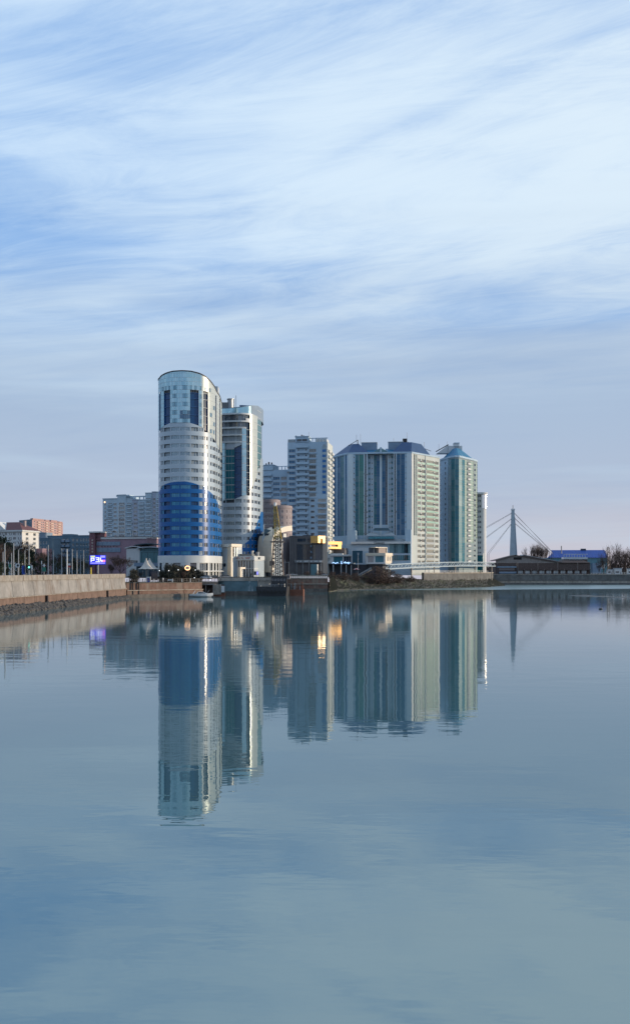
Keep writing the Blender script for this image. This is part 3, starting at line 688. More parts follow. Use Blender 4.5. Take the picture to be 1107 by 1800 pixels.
    g = MB(); skin(cv, S(345), c, 9.2, 9.6, 0.9, g, 0, 0.6, thick=0.9); g.build('entrance_canopy', ['clad_white'], root)
    # glass crown
    navy = [(280.6,282.9,692),(288.6,299.6,691),(334.4,349.4,690),(357.6,365.6,691),(378.6,380.3,697),(385.8,387.2,707)]
    ns = [(S(p), S(q), WZ(y, cv.at(S((p+q)/2)).y)) for p, q, y in navy]
    g = MB(); fr = MB(); s = a; step = 0.66; levels = [58.0]
    zz = z_lo(15)
    while zz < 88: levels += [zz, zz+WH]; zz += PITCH
    levels = sorted(set(levels))
    bounds = sorted(set([a, c] + [x for q in ns for x in q[:2]])); segs = []
    for p, q in zip(bounds, bounds[1:]):
        n = max(1, round((q-p)/step)); segs += [(p+(q-p)*i/n, p+(q-p)*(i+1)/n) for i in range(n)]
    blue_rect = (S(316.2), S(334.2))
    for (p, q) in segs:
        mid = (p+q)/2; nv = next((x for x in ns if x[0] <= mid <= x[1]), None)
        for z0, z1 in zip(levels, levels[1:]):
            if nv and z0 < nv[2]: continue
            m = 2 if mid > S(356) else 1 if (blue_rect[0] < mid < blue_rect[1] and z_lo(17)-1.2 < (z0+z1)/2 < z_hi(17)) else 0  # panes on the sunny flank take the glass with painted sunlight
            skin(cv, p, q, z0, z1, 0.06, g, m, 99, lo=glass_lo, hi=rim)
        skin(cv, p-0.03, p+0.03, (nv[2] if nv else 58.0), 88, 0.11, fr, 0, 99, lo=glass_lo, hi=rim)
    for z in levels[1:]:
        for (p, q) in segs:
            mid = (p+q)/2; nv = next((x for x in ns if x[0] <= mid <= x[1]), None)
            if nv and z < nv[2]: continue
            skin(cv, p, q, z-0.04, z+0.04, 0.10, fr, 0, 99, lo=glass_lo, hi=rim)
    g.build('curtain_wall', ['curtain_glass', 'glass_blue', 'glass_sunlit'], root, kind='stuff'); fr.build('mullion_grid', ['curtain_frame'], root, kind='stuff')
    # recessed navy loggia columns, one per storey
    for (p, q, zt) in ns:
        z0 = min(glass_lo(p), glass_lo(q)) - 0.3; dark = cv.px((p+q)/2) > 356
        k = 14
        while z_lo(k)+PITCH < z0: k += 1
        zz = z_lo(k)
        while zz < zt-0.3:
            g = MB(); skin(cv, p, q, zz, min(zt, zz+PITCH)-0.22, -0.5, g, 0, 0.7, lo=lambda s: glass_lo(s))
            if g.f: g.build('loggia', ['glass_dark' if dark else 'navy_glass'], root)
            g = MB(); skin(cv, p, q, min(zt, zz+PITCH)-0.22, min(zt, zz+PITCH), -0.25, g, 0, 0.7, lo=lambda s: glass_lo(s), thick=0.3)
            if g.f: g.build('floor_slab', ['loggia_grey' if dark else 'navy_slab'], root)
            zz += PITCH
        for e2 in (p, q):
            A = cv.off(e2, 0.06); B = cv.off(e2, -0.75); g = MB(); zl = glass_lo(e2); g.quad((A.x,A.y,zl),(B.x,B.y,zl),(B.x,B.y,zt),(A.x,A.y,zt)); g.build('loggia_cheek', ['navy_slab'], root)
    # opening lights in the crown
    for k, spans in {20: [(285.5,288),(290.5,293),(296.5,299.3),(305,310.8),(321.3,329.8),(334.6,337.8),(342,345.5),(352,354.5),(360.2,362.6),(368,370)], 19: [(304,310.8),(321.3,329.8),(352,354.5)], 18: [(304,310.8),(321.3,329.8),(352,354.5),(375,377.4)],
                     17: [(304,310.8),(321.3,329.8),(352,354.5),(369,372.5)], 16: [(304,310.8),(321.3,329.8),(352,354.5),(375,377.4)], 15: [(369,372),(374.5,377)]}.items():
        for p, q in spans:
            me = curved_window(cv, S(p), S(q), WH*1.05, 2 if q-p > 4 else 1, -0.10, 'pane_frame', 'light_glass', off)
            o = bpy.data.objects.new('window', me); COL.objects.link(o); o.parent = root; o.location = (0, 0, z_lo(k)-root['_o'][2])
    g = MB(); n = 150
    for i in range(n):
        s0 = a+(c-a)*i/n; s1 = a+(c-a)*(i+1)/n; z0, z1 = rim(s0), rim(s1)
        A, B, A2, B2 = cv.off(s0,.22), cv.off(s1,.22), cv.off(s0,-.5), cv.off(s1,-.5)
        g.hexa([(A.x,A.y,z0-.02),(B.x,B.y,z1-.02),(B2.x,B2.y,z1-.02),(A2.x,A2.y,z0-.02),(A.x,A.y,z0+.38),(B.x,B.y,z1+.38),(B2.x,B2.y,z1+.38),(A2.x,A2.y,z0+.38)])
    g.build('roof_rim', ['metal_dark'], root)
    x, y = O.x+12.0, O.y+7.0
    g = MB(); g.box(x-2.5,x+1.5,y,y+5,79,84.2); g.box(x-3.0,x-0.6,y-.5,y-.01,80,85.1); g.build('rooftop_housing', ['clad_white'], root)
    return root
round_tower_one()

# ================================================================== ROUND TOWER (behind)
def round_tower_two():
    O = P2(425, 395); root = thing('round_tower', 'second round tower with stepped terraces and navy glass stripe behind the tallest tower', 'tower', (O.x, O.y, GZ-0.6))
    cv = Curve([(-14,-4),(-8,-8.6),(-2,-10.2),(2,-9.9),(4.8,-7.6),(6.8,-3),(8.2,3),(8.9,9),(8,16),(2,20),(-8,18),(-14,8)], (O.x, O.y))
    cv.vis_ = cv.vis(); a0, c0 = cv.vis_; S = cv.s_at; a = a0-1.0; c = c0+3.0; off = (O.x, O.y)
    def tab(t):
        pts = []
        for px, py in t: s = S(px); p = cv.at(s); pts.append((s, WZ(py, p.y)))
        return lambda s: lerp_tab(pts, s)
    PITCH = 3.25; WH = 1.55; zk0 = WZ(973, 388); Zc = lambda k: zk0 + PITCH*k; z_lo = lambda k: Zc(k)-WH/2; z_hi = lambda k: Zc(k)+WH/2
    blue_top = tab([(385,985),(405,975),(419,965),(429,957),(437,950),(444,941),(448,930),(452,919),(456,909),(459,899)])
    glass_lo = tab([(385,880),(410,879),(412,877.5),(425,872),(433,870),(438,865),(443,855.5),(448,845),(453,828),(456,817),(458.6,805)])
    rim = tab([(385,728),(437,728),(439.5,727),(441.5,716),(444,714),(448,713),(453,711.5),(459,713)])
    ztop = WZ(728, 386)
    core = MB(); skin(cv, 0, cv.L, GZ-0.6, ztop, -0.75, core, 0, 1.0); core.build('core_wall', ['loggia_dark'], root)
    b = MB(); b.ngon([(cv.off(cv.L*i/120,-0.6).x, cv.off(cv.L*i/120,-0.6).y, ztop-0.05) for i in range(120)]); b.build('roof', ['roof_grey'], root)
    cols = [(386,390,2,'w'),(392.5,396.6,2,'w'),(398,412,5,'w'),(414,424.6,1,'l'),(427.6,432,2,'w'),(434,439,2,'d'),(442.6,445.4,1,'d'),(447.4,452,2,'d'),(453.6,457,1,'d')]
    cw = [(S(p), S(q), n, t) for p, q, n, t in cols]
    for k in range(0, 14):
        zb0 = z_hi(k-1) if k > 0 else GZ-0.6; zb1 = z_lo(k)
        skin_parts(cv, a, c, zb0, zb1, 0.0, 'spandrel', 'clad_grey', root, 0.6, lo=blue_top, hi=glass_lo, thick=0.35)
        skin_parts(cv, a, c, zb0, zb1, 0.0, 'spandrel', 'clad_blue', root, 0.6, hi=blue_top, thick=0.35)
    edges = [a] + [x for q in cw for x in (q[0], q[1])] + [c]
    for (p, q) in zip(edges[0::2], edges[1::2]):
        g = MB(); skin(cv, p, q, GZ-0.6, 66, -0.04, g, 0, 0.6, lo=blue_top, hi=glass_lo, thick=0.3)
        if g.f: g.build('pier', ['clad_grey'], root)
        g = MB(); skin(cv, p, q, GZ-0.6, 66, -0.04, g, 0, 0.6, hi=blue_top, thick=0.3)
        if g.f: g.build('pier', ['clad_blue'], root)
    for (p, q, n, t) in cw:
        ms = {}
        for k in range(0, 16):
            if z_hi(k) > min(glass_lo(p), glass_lo(q))+0.3: continue
            if t not in ms: ms[t] = curved_window(cv, p, q, WH, n, 0.5 if t == 'l' else 0.2, 'frame_white' if t != 'l' else 'clad_grey', {'l':'loggia_grey','d':'glass_dark','w':'glass_pale'}[t], off)
            o = bpy.data.objects.new('window' if t != 'l' else 'loggia', ms[t]); COL.objects.link(o); o.parent = root; o.location = (0, 0, z_lo(k)-root['_o'][2])
    # upper zone: bays between stripes
    pitch2 = 12.5*388/F; zt5 = WZ(777, 386)
    def bay(p, q, ztop_, mname, cell, name, offs=0.05, mats=None, step2=None):
        g = MB(); fr = MB(); n = max(1, round((S(q)-S(p))/cell)); z = ztop_; 
        while z > 30:
            z2 = z-pitch2
            for i in range(n):
                s0 = S(p)+(S(q)-S(p))*i/n; s1 = S(p)+(S(q)-S(p))*(i+1)/n
                zm = z-pitch2*0.55
                skin(cv, s0, s1, zm, z, offs, g, 0, 99, lo=glass_lo); skin(cv, s0, s1, z2, zm, offs, g, 0, 99, lo=glass_lo)
                skin(cv, s0-.05, s0+.05, z2, z, offs+0.06, fr, 0, 99, lo=glass_lo)
            skin(cv, S(p), S(q), z-0.12, z+0.12, offs+0.07, fr, 0, 0.9, lo=glass_lo)
            z = z2
        g.build(name, [mname], root, kind='stuff'); fr.build('mullion_grid', ['curtain_frame'], root, kind='stuff')
    bay(391, 397, zt5, 'curtain_glass', 1.2, 'curtain_wall'); bay(397, 412, WZ(790,386), 'glass_teal', 1.25, 'curtain_wall', -0.1)
    bay(425.4, 432.6, WZ(752,386), 'curtain_glass', 0.9, 'curtain_wall', 0.2); bay(439.4, 452.3, WZ(728,387), 'glass_sunlit', 0.85, 'curtain_wall', 0.1); bay(452.3, 459.2, WZ(722,394), 'glass_teal', 0.9, 'curtain_wall', 0.0)
    bay(397, 412, WZ(777,386), 'clad_grey', 5, 'wall_band', -0.15)
    def stripe(p, q, ztp, m, slab):
        z = ztp(S(p)); zb = lambda s: glass_lo(s); z0 = max(ztp(S(p)), ztp(S(q)))
        while z0 > 30:
            g = MB(); skin(cv, S(p), S(q), z0-pitch2+0.2, z0, -0.5, g, 0, 0.8, lo=glass_lo, hi=ztp)
            if g.f: g.build('loggia', [m], root)
            g = MB(); skin(cv, S(p), S(q), z0-pitch2, z0-pitch2+0.2, -0.25, g, 0, 0.8, lo=glass_lo, hi=ztp, thick=0.3)
            if g.f: g.build('floor_slab', [slab], root)
            z0 -= pitch2
    stripe(412, 425.4, tab([(385,790),(412,788),(425.4,782)]), 'navy_glass', 'navy_slab'); stripe(432.6, 439.4, lambda s: WZ(743,386), 'glass_dark', 'loggia_grey')
    g = MB(); skin(cv, S(412), S(425.4), WZ(789,386), WZ(777,386), -0.05, g, 0, 0.8, thick=0.5, lo=tab([(385,789),(412,787),(425.4,781)])); g.build('stripe_head', ['clad_grey'], root)
    # stepped terraces at the top: white slabs, set-back glazing
    for i, (y, pe) in enumerate(((728, 438.5), (741, 438.5), (752.5, 433), (765, 425.2), (777.5, 425.2))):
        z = WZ(y, 386)
        g = MB(); skin(cv, S(391), S(pe), z-0.35, z+0.35, 0.25, g, 0, 0.8, thick=1.6); g.build('terrace_slab', ['clad_white'], root)
        if y > 728:
            zt = z+2.75; n = 7 if pe > 430 else 5
            for j in range(n):
                s0 = S(391)+(S(pe)-S(391))*j/n; s1 = S(391)+(S(pe)-S(391))*(j+1)/n
                me = curved_window(cv, s0+.05, s1-.05, zt-z-0.36, 2, 0.55, 'frame_white' if j % 2 else 'dark_frame', 'glass' if i < 3 else 'loggia_grey', off)
                o = bpy.data.objects.new('terrace_window', me); COL.objects.link(o); o.parent = root; o.location = (0, 0, z+0.36-root['_o'][2])
    g = MB(); skin(cv, S(432), S(439), WZ(740,386), WZ(735.5,386), 0.2, g, 0, 0.8, thick=0.3); g.build('terrace_parapet', ['clad_white'], root)
    g = MB(); n = 12
    up = tab([(385,718.5),(400,718),(412,717),(424,716),(434,714.5),(441.5,713.5)])
    for i in range(n*2):
        s0 = S(389)+(S(441.4)-S(389))*i/(n*2); s1 = S(389)+(S(441.4)-S(389))*(i+1)/(n*2)
        skin(cv, s0, s1, WZ(728,386)+.36, 90, 0.05, g, 0, 99, hi=up)
    g.build('crown_glazing', ['curtain_glass'], root, kind='stuff')
    g = MB(); n = 40
    for i in range(n):
        s0 = S(389)+(S(441.8)-S(389))*i/n; s1 = S(389)+(S(441.8)-S(389))*(i+1)/n; z0, z1 = up(s0), up(s1)
        A, B, A2, B2 = cv.off(s0,.2), cv.off(s1,.2), cv.off(s0,-6.5), cv.off(s1,-6.5)
        g.hexa([(A.x,A.y,z0),(B.x,B.y,z1),(B2.x,B2.y,z1+.9),(A2.x,A2.y,z0+.9),(A.x,A.y,z0+.25),(B.x,B.y,z1+.25),(B2.x,B2.y,z1+1.15),(A2.x,A2.y,z0+1.15)])
    g.build('roof_sweep', ['blue_grey_panel'], root)
    # raised rear rim on the right side
    g = MB(); s0 = S(441.8); s1 = c0+16; n = 40
    for i in range(n):
        p = s0+(s1-s0)*i/n; q = s0+(s1-s0)*(i+1)/n; zt = lambda s: WZ(713, 388) + 0.9*min(1, (s-s0)/6)
        A, B, A2, B2 = cv.off(p,.05), cv.off(q,.05), cv.off(p,-.45), cv.off(q,-.45)
        g.hexa([(A.x,A.y,ztop-1),(B.x,B.y,ztop-1),(B2.x,B2.y,ztop-1),(A2.x,A2.y,ztop-1),(A.x,A.y,zt(p)),(B.x,B.y,zt(q)),(B2.x,B2.y,zt(q)),(A2.x,A2.y,zt(p))])
    g.build('roof_screen', ['blue_grey_panel'], root)
    zt = WZ(716, 392)
    for (px, y0, r) in ((405.5, 702.5, 1.4),):
        X = WX(px, 395); b = MB(); b.tube((X,395,zt-1),(X,395,WZ(y0,395)),r,n=12); b.tube((X,395,WZ(y0,395)),(X,395,WZ(y0,395)+.3),r*1.2,n=12); b.build('roof_vent', ['metal_grey'], root)
    for px, y0 in ((411.5,700.5),(414.8,695)):
        X = WX(px, 395); b = MB(); b.tube((X,395,zt-1),(X,395,WZ(y0,395)),.09,n=5); b.build('antenna', ['metal_dark'], root)
    b = MB(); X = WX(397,395); b.box(X-2.5,X+3,394,398,zt-1,WZ(708,395)); b.build('rooftop_housing', ['roof_grey'], root)
    return root
round_tower_two()

# ================================================================== OTHER BUILDINGS
def shell(root, pts, z0, z1, m='stucco_blue', inset=0.55, name='core_wall', roof='roof_grey'):
    c = sum((Vector(p[:2]) for p in pts), Vector((0,0)))/len(pts); q = []
    for p in pts:
        d = Vector(p[:2])-c; q.append(c + d*(1-inset*1.5/max(d.length, 1)))
    b = MB(); b.prism([(v.x, v.y) for v in q], z0, z1-0.05, 0, 1); return b.build(name, [m, roof], root)
def parapet(root, pts, z, h=0.7, t=0.35, m='stucco_blue', name='parapet', closed=True, over=0.12):
    n = len(pts)
    for i in range(n if closed else n-1):
        fc = Face(pts[i], pts[(i+1) % n]); b = MB()
        b.hexa([fc.w(0,-over,z),fc.w(fc.L,-over,z),fc.w(fc.L,t,z),fc.w(0,t,z),fc.w(0,-over,z+h),fc.w(fc.L,-over,z+h),fc.w(fc.L,t,z+h),fc.w(0,t,z+h)]); b.build(name, [m], root)
def fbox(root, fc, u0, u1, v0, v1, z0, z1, m, name):
    b = MB(); b.hexa([fc.w(u0,v0,z0),fc.w(u1,v0,z0),fc.w(u1,v1,z0),fc.w(u0,v1,z0),fc.w(u0,v0,z1),fc.w(u1,v0,z1),fc.w(u1,v1,z1),fc.w(u0,v1,z1)]); return b.build(name, [m], root)
def post(root, x, y, z0, z1, r, m, name, n=6): b = MB(); b.tube((x,y,z0),(x,y,z1),r,n=n); return b.build(name, [m], root)
def text_mesh(root, s, size, loc, rz, m, name='lettering', ext=0.04):
    cu = bpy.data.curves.new('t', 'FONT'); cu.body = s; cu.size = size; cu.extrude = ext; cu.align_x = 'CENTER'; cu.resolution_u = 2
    t = bpy.data.objects.new('t', cu); COL.objects.link(t); bpy.context.view_layer.update()
    me = bpy.data.meshes.new_from_object(t.evaluated_get(bpy.context.evaluated_depsgraph_get())); COL.objects.unlink(t); bpy.data.objects.remove(t)
    me.materials.clear(); me.materials.append(MATS[m]); o = inst(name, me, root, loc, rz); o.rotation_euler = (R(90), 0, rz); return o

# ---- pale apartment block on the far left -------------------------------------------------
def left_block():
    A, B = P2(181,655), P2(291,640); fc = Face(A, B); back = [fc.p(fc.L,22), fc.p(0,22)]
    root = thing('apartment_block', 'pale blue apartment block with arched mouldings left of the tallest tower', 'apartment block', (A.x, A.y, GZ))
    D = 648; pitch = 6.98*D/F; zr = [WZ(934.5,D)+pitch*k for k in range(8)]; WHt = 1.5
    segs = [(181,207,877,'stucco_left'),(207,222.5,870.5,'stucco_left'),(222.5,233,876,'stucco_left'),(233,243.5,879,'stucco_left_mauve'),(243.5,256,879,'stucco_left'),(256,267.5,867,'stucco_left'),(267.5,275,865,'stucco_left_mauve'),(275,291,865,'stucco_left')]
    cols = {0: [(184.2,186.8,'w',1),(190,197.6,'b',3),(200,205.4,'w',2)], 1: [(210,219.8,'a',3)], 2: [(223.8,232,'b',3)], 3: [(235.4,241,'w',2)], 4: [(245,254,'b',3)], 5: [(257.4,266,'b',3)], 6: [(269.4,273.6,'w',1)], 7: [(276,281,'b',2),(283,289,'b',2)]}
    for i, (p, q, yt, m) in enumerate(segs):
        u0, u1 = fc.u(p), fc.u(q); zt = WZ(yt, fc.p((u0+u1)/2)[1]); cc = []
        for (x0, x1, t, n) in cols[i]:
            rows = [(z-0.75, z+0.75) for z in zr if z+1.0 < zt] + [(z-0.75, z+0.75) for z in [zr[0]-pitch*j for j in range(1, 5)]]
            if yt < 870 : rows += [(zr[-1]+pitch*j-.75, zr[-1]+pitch*j+.75) for j in (1,) if zr[-1]+pitch*j+.9 < zt]
            if t == 'a': rows = [(z-1.1, z+0.95) for z, _ in [(a+.75, 0) for a, b_ in rows]]
            op = {'n': n, 'gm': 'glass'}
            if t == 'b': op['balc'] = (0.9, 0.85, 'stucco_left', 0.15)
            cc.append((fc.u(x0), fc.u(x1), rows, 'win', op))
        sub = Face(fc.p(u0, -0.25 if i in (1, 5) else 0), fc.p(u1, -0.25 if i in (1, 5) else 0))
        cc = [(a-u0, b_-u0, r, k, o) for a, b_, r, k, o in cc]
        facade(root, sub, GZ, zt, cc, m)
        fbox(root, sub, -0.1, sub.L+0.1, -0.3, 0.6, zt, zt+0.5, m, 'cornice'); fbox(root, sub, 0.05, sub.L-0.05, 0.4, 20, GZ, zt-0.02, m, 'core_wall')
    fl = Face(fc.p(0, 22), A); facade(root, fl, GZ, WZ(877,655), [(u, u+1.6, [(z-.75,z+.75) for z in zr[:-1]], 'win', {'n': 2}) for u in (3,8,13,18)], 'stucco_left')
    # arch mouldings
    for (pa, pb, ys, yb) in ((209.3,220.5,(891.5,912.5,933.5),7.5),(197.6,206.4,(936,),4),(223.4,231,(936,),4),(234.4,242.2,(936,),4),(189.5,196.2,(936,),4),(267.8,276.2,(934,),5)):
        for y in ys:
            u0, u1 = fc.u(pa), fc.u(pb); z = WZ(y, D); r = (u1-u0)/2; b = MB(); n = 10; dn = 7.2 if len(ys) > 1 else 4
            pts = [(u0, z-dn)] + [((u0+u1)/2 - r*math.cos(math.pi*k/n), z + r*0.8*math.sin(math.pi*k/n)) for k in range(n+1)] + [(u1, z-dn)]
            for (a, za), (c, zc) in zip(pts, pts[1:]): b.tube(fc.w(a,-.4,za), fc.w(c,-.4,zc), 0.28, n=5)
            b.build('arch_moulding', ['stucco_white'], root)
    # roof pergola
    z = WZ(880, D)
    for px in (229,236.5,244,251.5): fbox(root, fc, fc.u(px)-.3, fc.u(px)+.3, 1, 1.8, z, z+2.6, 'stucco_left', 'pergola_post')
    fbox(root, fc, fc.u(228), fc.u(256), .8, 2, z+2.6, z+3.4, 'stucco_left', 'pergola_beam')
    fbox(root, fc, fc.u(205), fc.u(228.6), -.3, 6, WZ(872.5,D), WZ(869.5,D), 'stucco_left', 'roof_slab')
    b = MB(); b.tube(fc.w(fc.u(184.6), -0.1, WZ(881.5,D)), fc.w(fc.u(184.6), .5, WZ(881.5,D)), .55, n=10); b.build('floodlight', ['lamp_warm'], root)
left_block()

# ---- pink brick block, far away --------------------------------------------------------------
def pink_block():
    A, B, C = P2(34.3,1075), P2(57,1050), P2(111,1120); f1 = Face(A, B); f2 = Face(B, C); D = 1060
    root = thing('apartment_block', 'distant pink brick apartment block lit by the low sun', 'apartment block', (A.x, A.y, GZ))
    zt = WZ(914, 1055); pitch = 4.35*1070/F; rows = [(zt-2.6-pitch*k, zt-1.1-pitch*k) for k in range(12)]
    facade(root, f1, GZ, WZ(914.5,1062), [(f1.u(p), f1.u(p)+1.8, rows, 'win', {}) for p in (37,41,45,49,53)], 'panel_grey')  # side away from the sun: shade put in as a blue-grey wall
    cols = []
    for k, p in enumerate((66.3, 80.2, 89.6, 102.3)): cols.append((f2.u(p), f2.u(p+3.2), rows, 'win', {'gm': 'glass_dark', 'n': 2, 'balc': (1.2, 1.0, 'pink_pale', 0.8)}))
    for p in (60.5, 73.3, 76.2, 85.5, 95.5, 98.2, 107): cols.append((f2.u(p), f2.u(p+1.5), rows, 'win', {'n': 1}))
    facade(root, f2, GZ, zt, cols, 'pink_brick')
    shell(root, [A, B, C, C+Vector((-20,15)), A+Vector((0,30))], GZ, zt, 'pink_brick'); parapet(root, [A, B], WZ(914.5,1062), 0.5, m='panel_grey', closed=False)
    for p, q, y in ((58,78,911.5),(80,87,914),(90,101,914.5),(103,110,917)):
        fbox(root, f2, f2.u(p), f2.u(q), -0.4, 3, zt, WZ(y, f2.p(f2.u(p))[1])+.4, 'pink_brick', 'roof_box')
pink_block()

# ---- white house with a red roof ----------------------------------------------------------------
def white_house():
    A, B = P2(-28,424), P2(39.3,418); fc = Face(A, B)
    root = thing('house', 'white house with dark red hipped roof at the left edge', 'house', (A.x, A.y, GZ))
    zt = WZ(931.5, 418); D = 420
    rows = [(WZ(y+2.4,D), WZ(y-2.4,D)) for y in (938.5, 946.5, 954.5, 962.5, 971)]
    cols = [(fc.u(p), fc.u(q), rows, 'win', {'n': n}) for p, q, n in ((-20,-17,2),(-13,-10,2),(-6,-3.5,2),(0.4,2.4,1),(4.4,6.4,1),(9,13,2),(16.2,18,1),(19.2,21,1),(23,29,3),(31.8,33.6,1),(36,38,1))]
    facade(root, fc, GZ, zt, cols, 'stucco_white'); fs = Face(B, fc.p(fc.L, 14)); facade(root, fs, GZ, zt, [(3,5,rows,'win',{}),(9,11,rows,'win',{})], 'stucco_white')
    shell(root, [fc.p(0), fc.p(fc.L), fc.p(fc.L,14), fc.p(0,14)], GZ, zt, 'stucco_white')
    e = 0.6; zr = WZ(917.5, 425); b = MB(); L = fc.L
    P = [fc.w(-e,-e,zt), fc.w(L+e,-e,zt), fc.w(L+e,14+e,zt), fc.w(-e,14+e,zt)]; r0 = fc.w(5,7,zr); r1 = fc.w(fc.u(19),7,zr)
    b.quad(P[0],P[1],r1,r0); b.tri(P[1],P[2],r1); b.quad(P[2],P[3],r0,r1); b.tri(P[3],P[0],r0); b.quad(P[3],P[2],P[1],P[0]); b.build('roof', ['roof_red'], root)
    fbox(root, fc, -e-.1, L+e+.1, -e-.1, 14+e+.1, zt-.75, zt-.02, 'clad_white', 'cornice')
    ug = fc.u(2); b = MB(); zg = WZ(916.5, 419)   # white gable dormer
    b.ngon([fc.w(ug-6,-.9,zt),fc.w(ug+3.2,-.9,zt),fc.w(ug-1.6,-.9,zg)]); b.quad(fc.w(ug+3.2,-.9,zt),fc.w(ug+3.2,5,zt),fc.w(ug-1.6,6.5,zg),fc.w(ug-1.6,-.9,zg)); b.quad(fc.w(ug-6,5,zt),fc.w(ug-6,-.9,zt),fc.w(ug-1.6,-.9,zg),fc.w(ug-1.6,6.5,zg)); b.build('gable', ['stucco_white'], root)
    fbox(root, fc, fc.u(27.2), fc.u(31), 6, 7.2, zt+1, WZ(916,424), 'mauve_stone', 'chimney'); fbox(root, fc, fc.u(26.9), fc.u(31.3), 5.9, 7.3, WZ(916,424), WZ(915,424), 'mauve_stone', 'chimney_cap')
white_house()

# ---- low buildings and grey slab blocks in the left middle ground --------------------------------
def simple_block(name, label, A, B, depth, yt, D, m, wins=(), rows=(), cat='building', zbase=GZ, parap=0.5, right=True, pm=None, n=2, gm='glass'):
    fc = Face(A, B); root = thing(name, label, cat, (A[0], A[1], zbase)); zt = WZ(yt, D)
    rr = [(WZ(y+h/2,D), WZ(y-h/2,D)) for y, h in rows]
    facade(root, fc, zbase, zt, [(fc.u(p), fc.u(q), rr, 'win', {'n': n, 'gm': gm}) for p, q in wins], m)
    if right: facade(root, Face(B, fc.p(fc.L, depth)), zbase, zt, [], m)
    facade(root, Face(fc.p(0, depth), A), zbase, zt, [], m)
    shell(root, [fc.p(0), fc.p(fc.L), fc.p(fc.L, depth), fc.p(0, depth)], zbase, zt, m)
    parapet(root, [fc.p(0), fc.p(fc.L), fc.p(fc.L, depth), fc.p(0, depth)], zt, parap, m=pm or m)
    return root, fc, zt
simple_block('low_house', 'pale blue low building between the white house and the pink block', P2(39,560), P2(70,556), 14, 937, 558, 'blue_grey_panel', [(42,45),(50,53),(57,60),(63,66)], [(944,4),(953,4)], n=1)
r, fc, zt = simple_block('low_house', 'small pinkish white building below the pink brick block', P2(66,620), P2(86,616), 12, 940, 618, 'pink_pale', [(68,70),(72,74),(76.5,78.5),(81,83)], [(946,3.5),(953,3.5)], n=1)
r, fc, zt = simple_block('slab_block', 'long grey panel apartment slab left of the dark red building', P2(84,528), P2(160,520), 14, 942.5, 524, 'panel_grey', [(86,89),(90.5,93),(95,101),(103,108),(109.5,115),(117,121),(127,131),(134,138),(141.6,144),(146,149),(151,154),(155.6,158.4)], [(949,4.4),(957.5,4.4),(966,4.4),(974.5,4.4),(983,4.4)])
fbox(r, fc, fc.u(108), fc.u(125), 1, 8, zt, WZ(938.6,524), 'panel_grey', 'stair_housing')
bm_ = balcony_mesh(3.6, 1.0, 1.0, 'blue_grey_panel')
for p in (98, 105.5, 112.3, 119.2):
    for y in (952,960.5,969,977.5,986): inst('balcony', bm_, r, fc.w(fc.u(p), 0, WZ(y+.4,524)), fc.rz)
simple_block('slab_block', 'lower grey panel block below the pink building', P2(58,500), P2(86,497), 12, 947, 498, 'panel_grey', [(61,63.5),(66,68.5),(71,73.5),(76,78.5),(81,83.5)], [(954,4.6),(963,4.6),(972,4.6)])
simple_block('brick_shed', 'small rusty brown gabled building among the dark trees', P2(54,430), P2(75,428), 8, 966, 429, 'pink_clad', [(58,60),(66,68)], [(975,5)])

def red_building():
    D = 440
    r, fc, zt = simple_block('brick_hall', 'dark red building with grey cladding strips and a square tower', P2(166,444), P2(258,436), 22, 947.5, D, 'pink_clad', [(170.5,171.7),(180.7,181.9),(185.8,187),(190.8,192)], [(951.2,1.4)], n=1)
    fbox(r, fc, -0.1, fc.L+.1, -.35, 22, zt, WZ(944,D), 'stucco_white', 'parapet_band'); fbox(r, fc, -0.2, fc.L+.2, -.5, 22.2, WZ(944,D), WZ(943.2,D), 'dark_clad', 'roof_edge')
    for (p, q, y0, y1) in ((166.4,212,952.2,958.6),(166.4,212.5,962.6,970.4)):
        k = 6
        for i in range(k): fbox(r, fc, fc.u(p+(q-p)*i/k)+.04, fc.u(p+(q-p)*(i+1)/k)-.04, -.22, -.003, WZ(y1,D), WZ(y0,D), 'blue_grey_panel', 'cladding_panel')
    me = win_mesh(.55, .55, 1, .0, 'dark_frame', 'glass_dark', .06, False, 'win')
    for px in (170,180,185,190,195,200,206): inst('window', me, r, fc.w(fc.u(px), -.05, WZ(961.2,D)), fc.rz)
    ft = Face(P2(157.5,443), P2(167.2,442)); fbox(r, ft, 0, ft.L, 0, 6, GZ, WZ(936.5,443), 'red_brick', 'tower'); fbox(r, Face(P2(157,443),P2(178,441)), -.1, 6.0, -.4, 6.5, WZ(936.5,443), WZ(934.2,443), 'stucco_white', 'tower_cap')
    fbox(r, Face(P2(167.2,442.9),P2(177,441.9)), 0.01, 2.9, .5, 6, zt-.5, WZ(936.6,443), 'red_brick', 'tower')
    for y in (951,956,961,966,971): inst('window', win_mesh(.7,.8,1,.0,'frame_white','glass',.06,False,'win'), r, ft.w(ft.u(163), -.06, WZ(y,443)), ft.rz)
red_building()

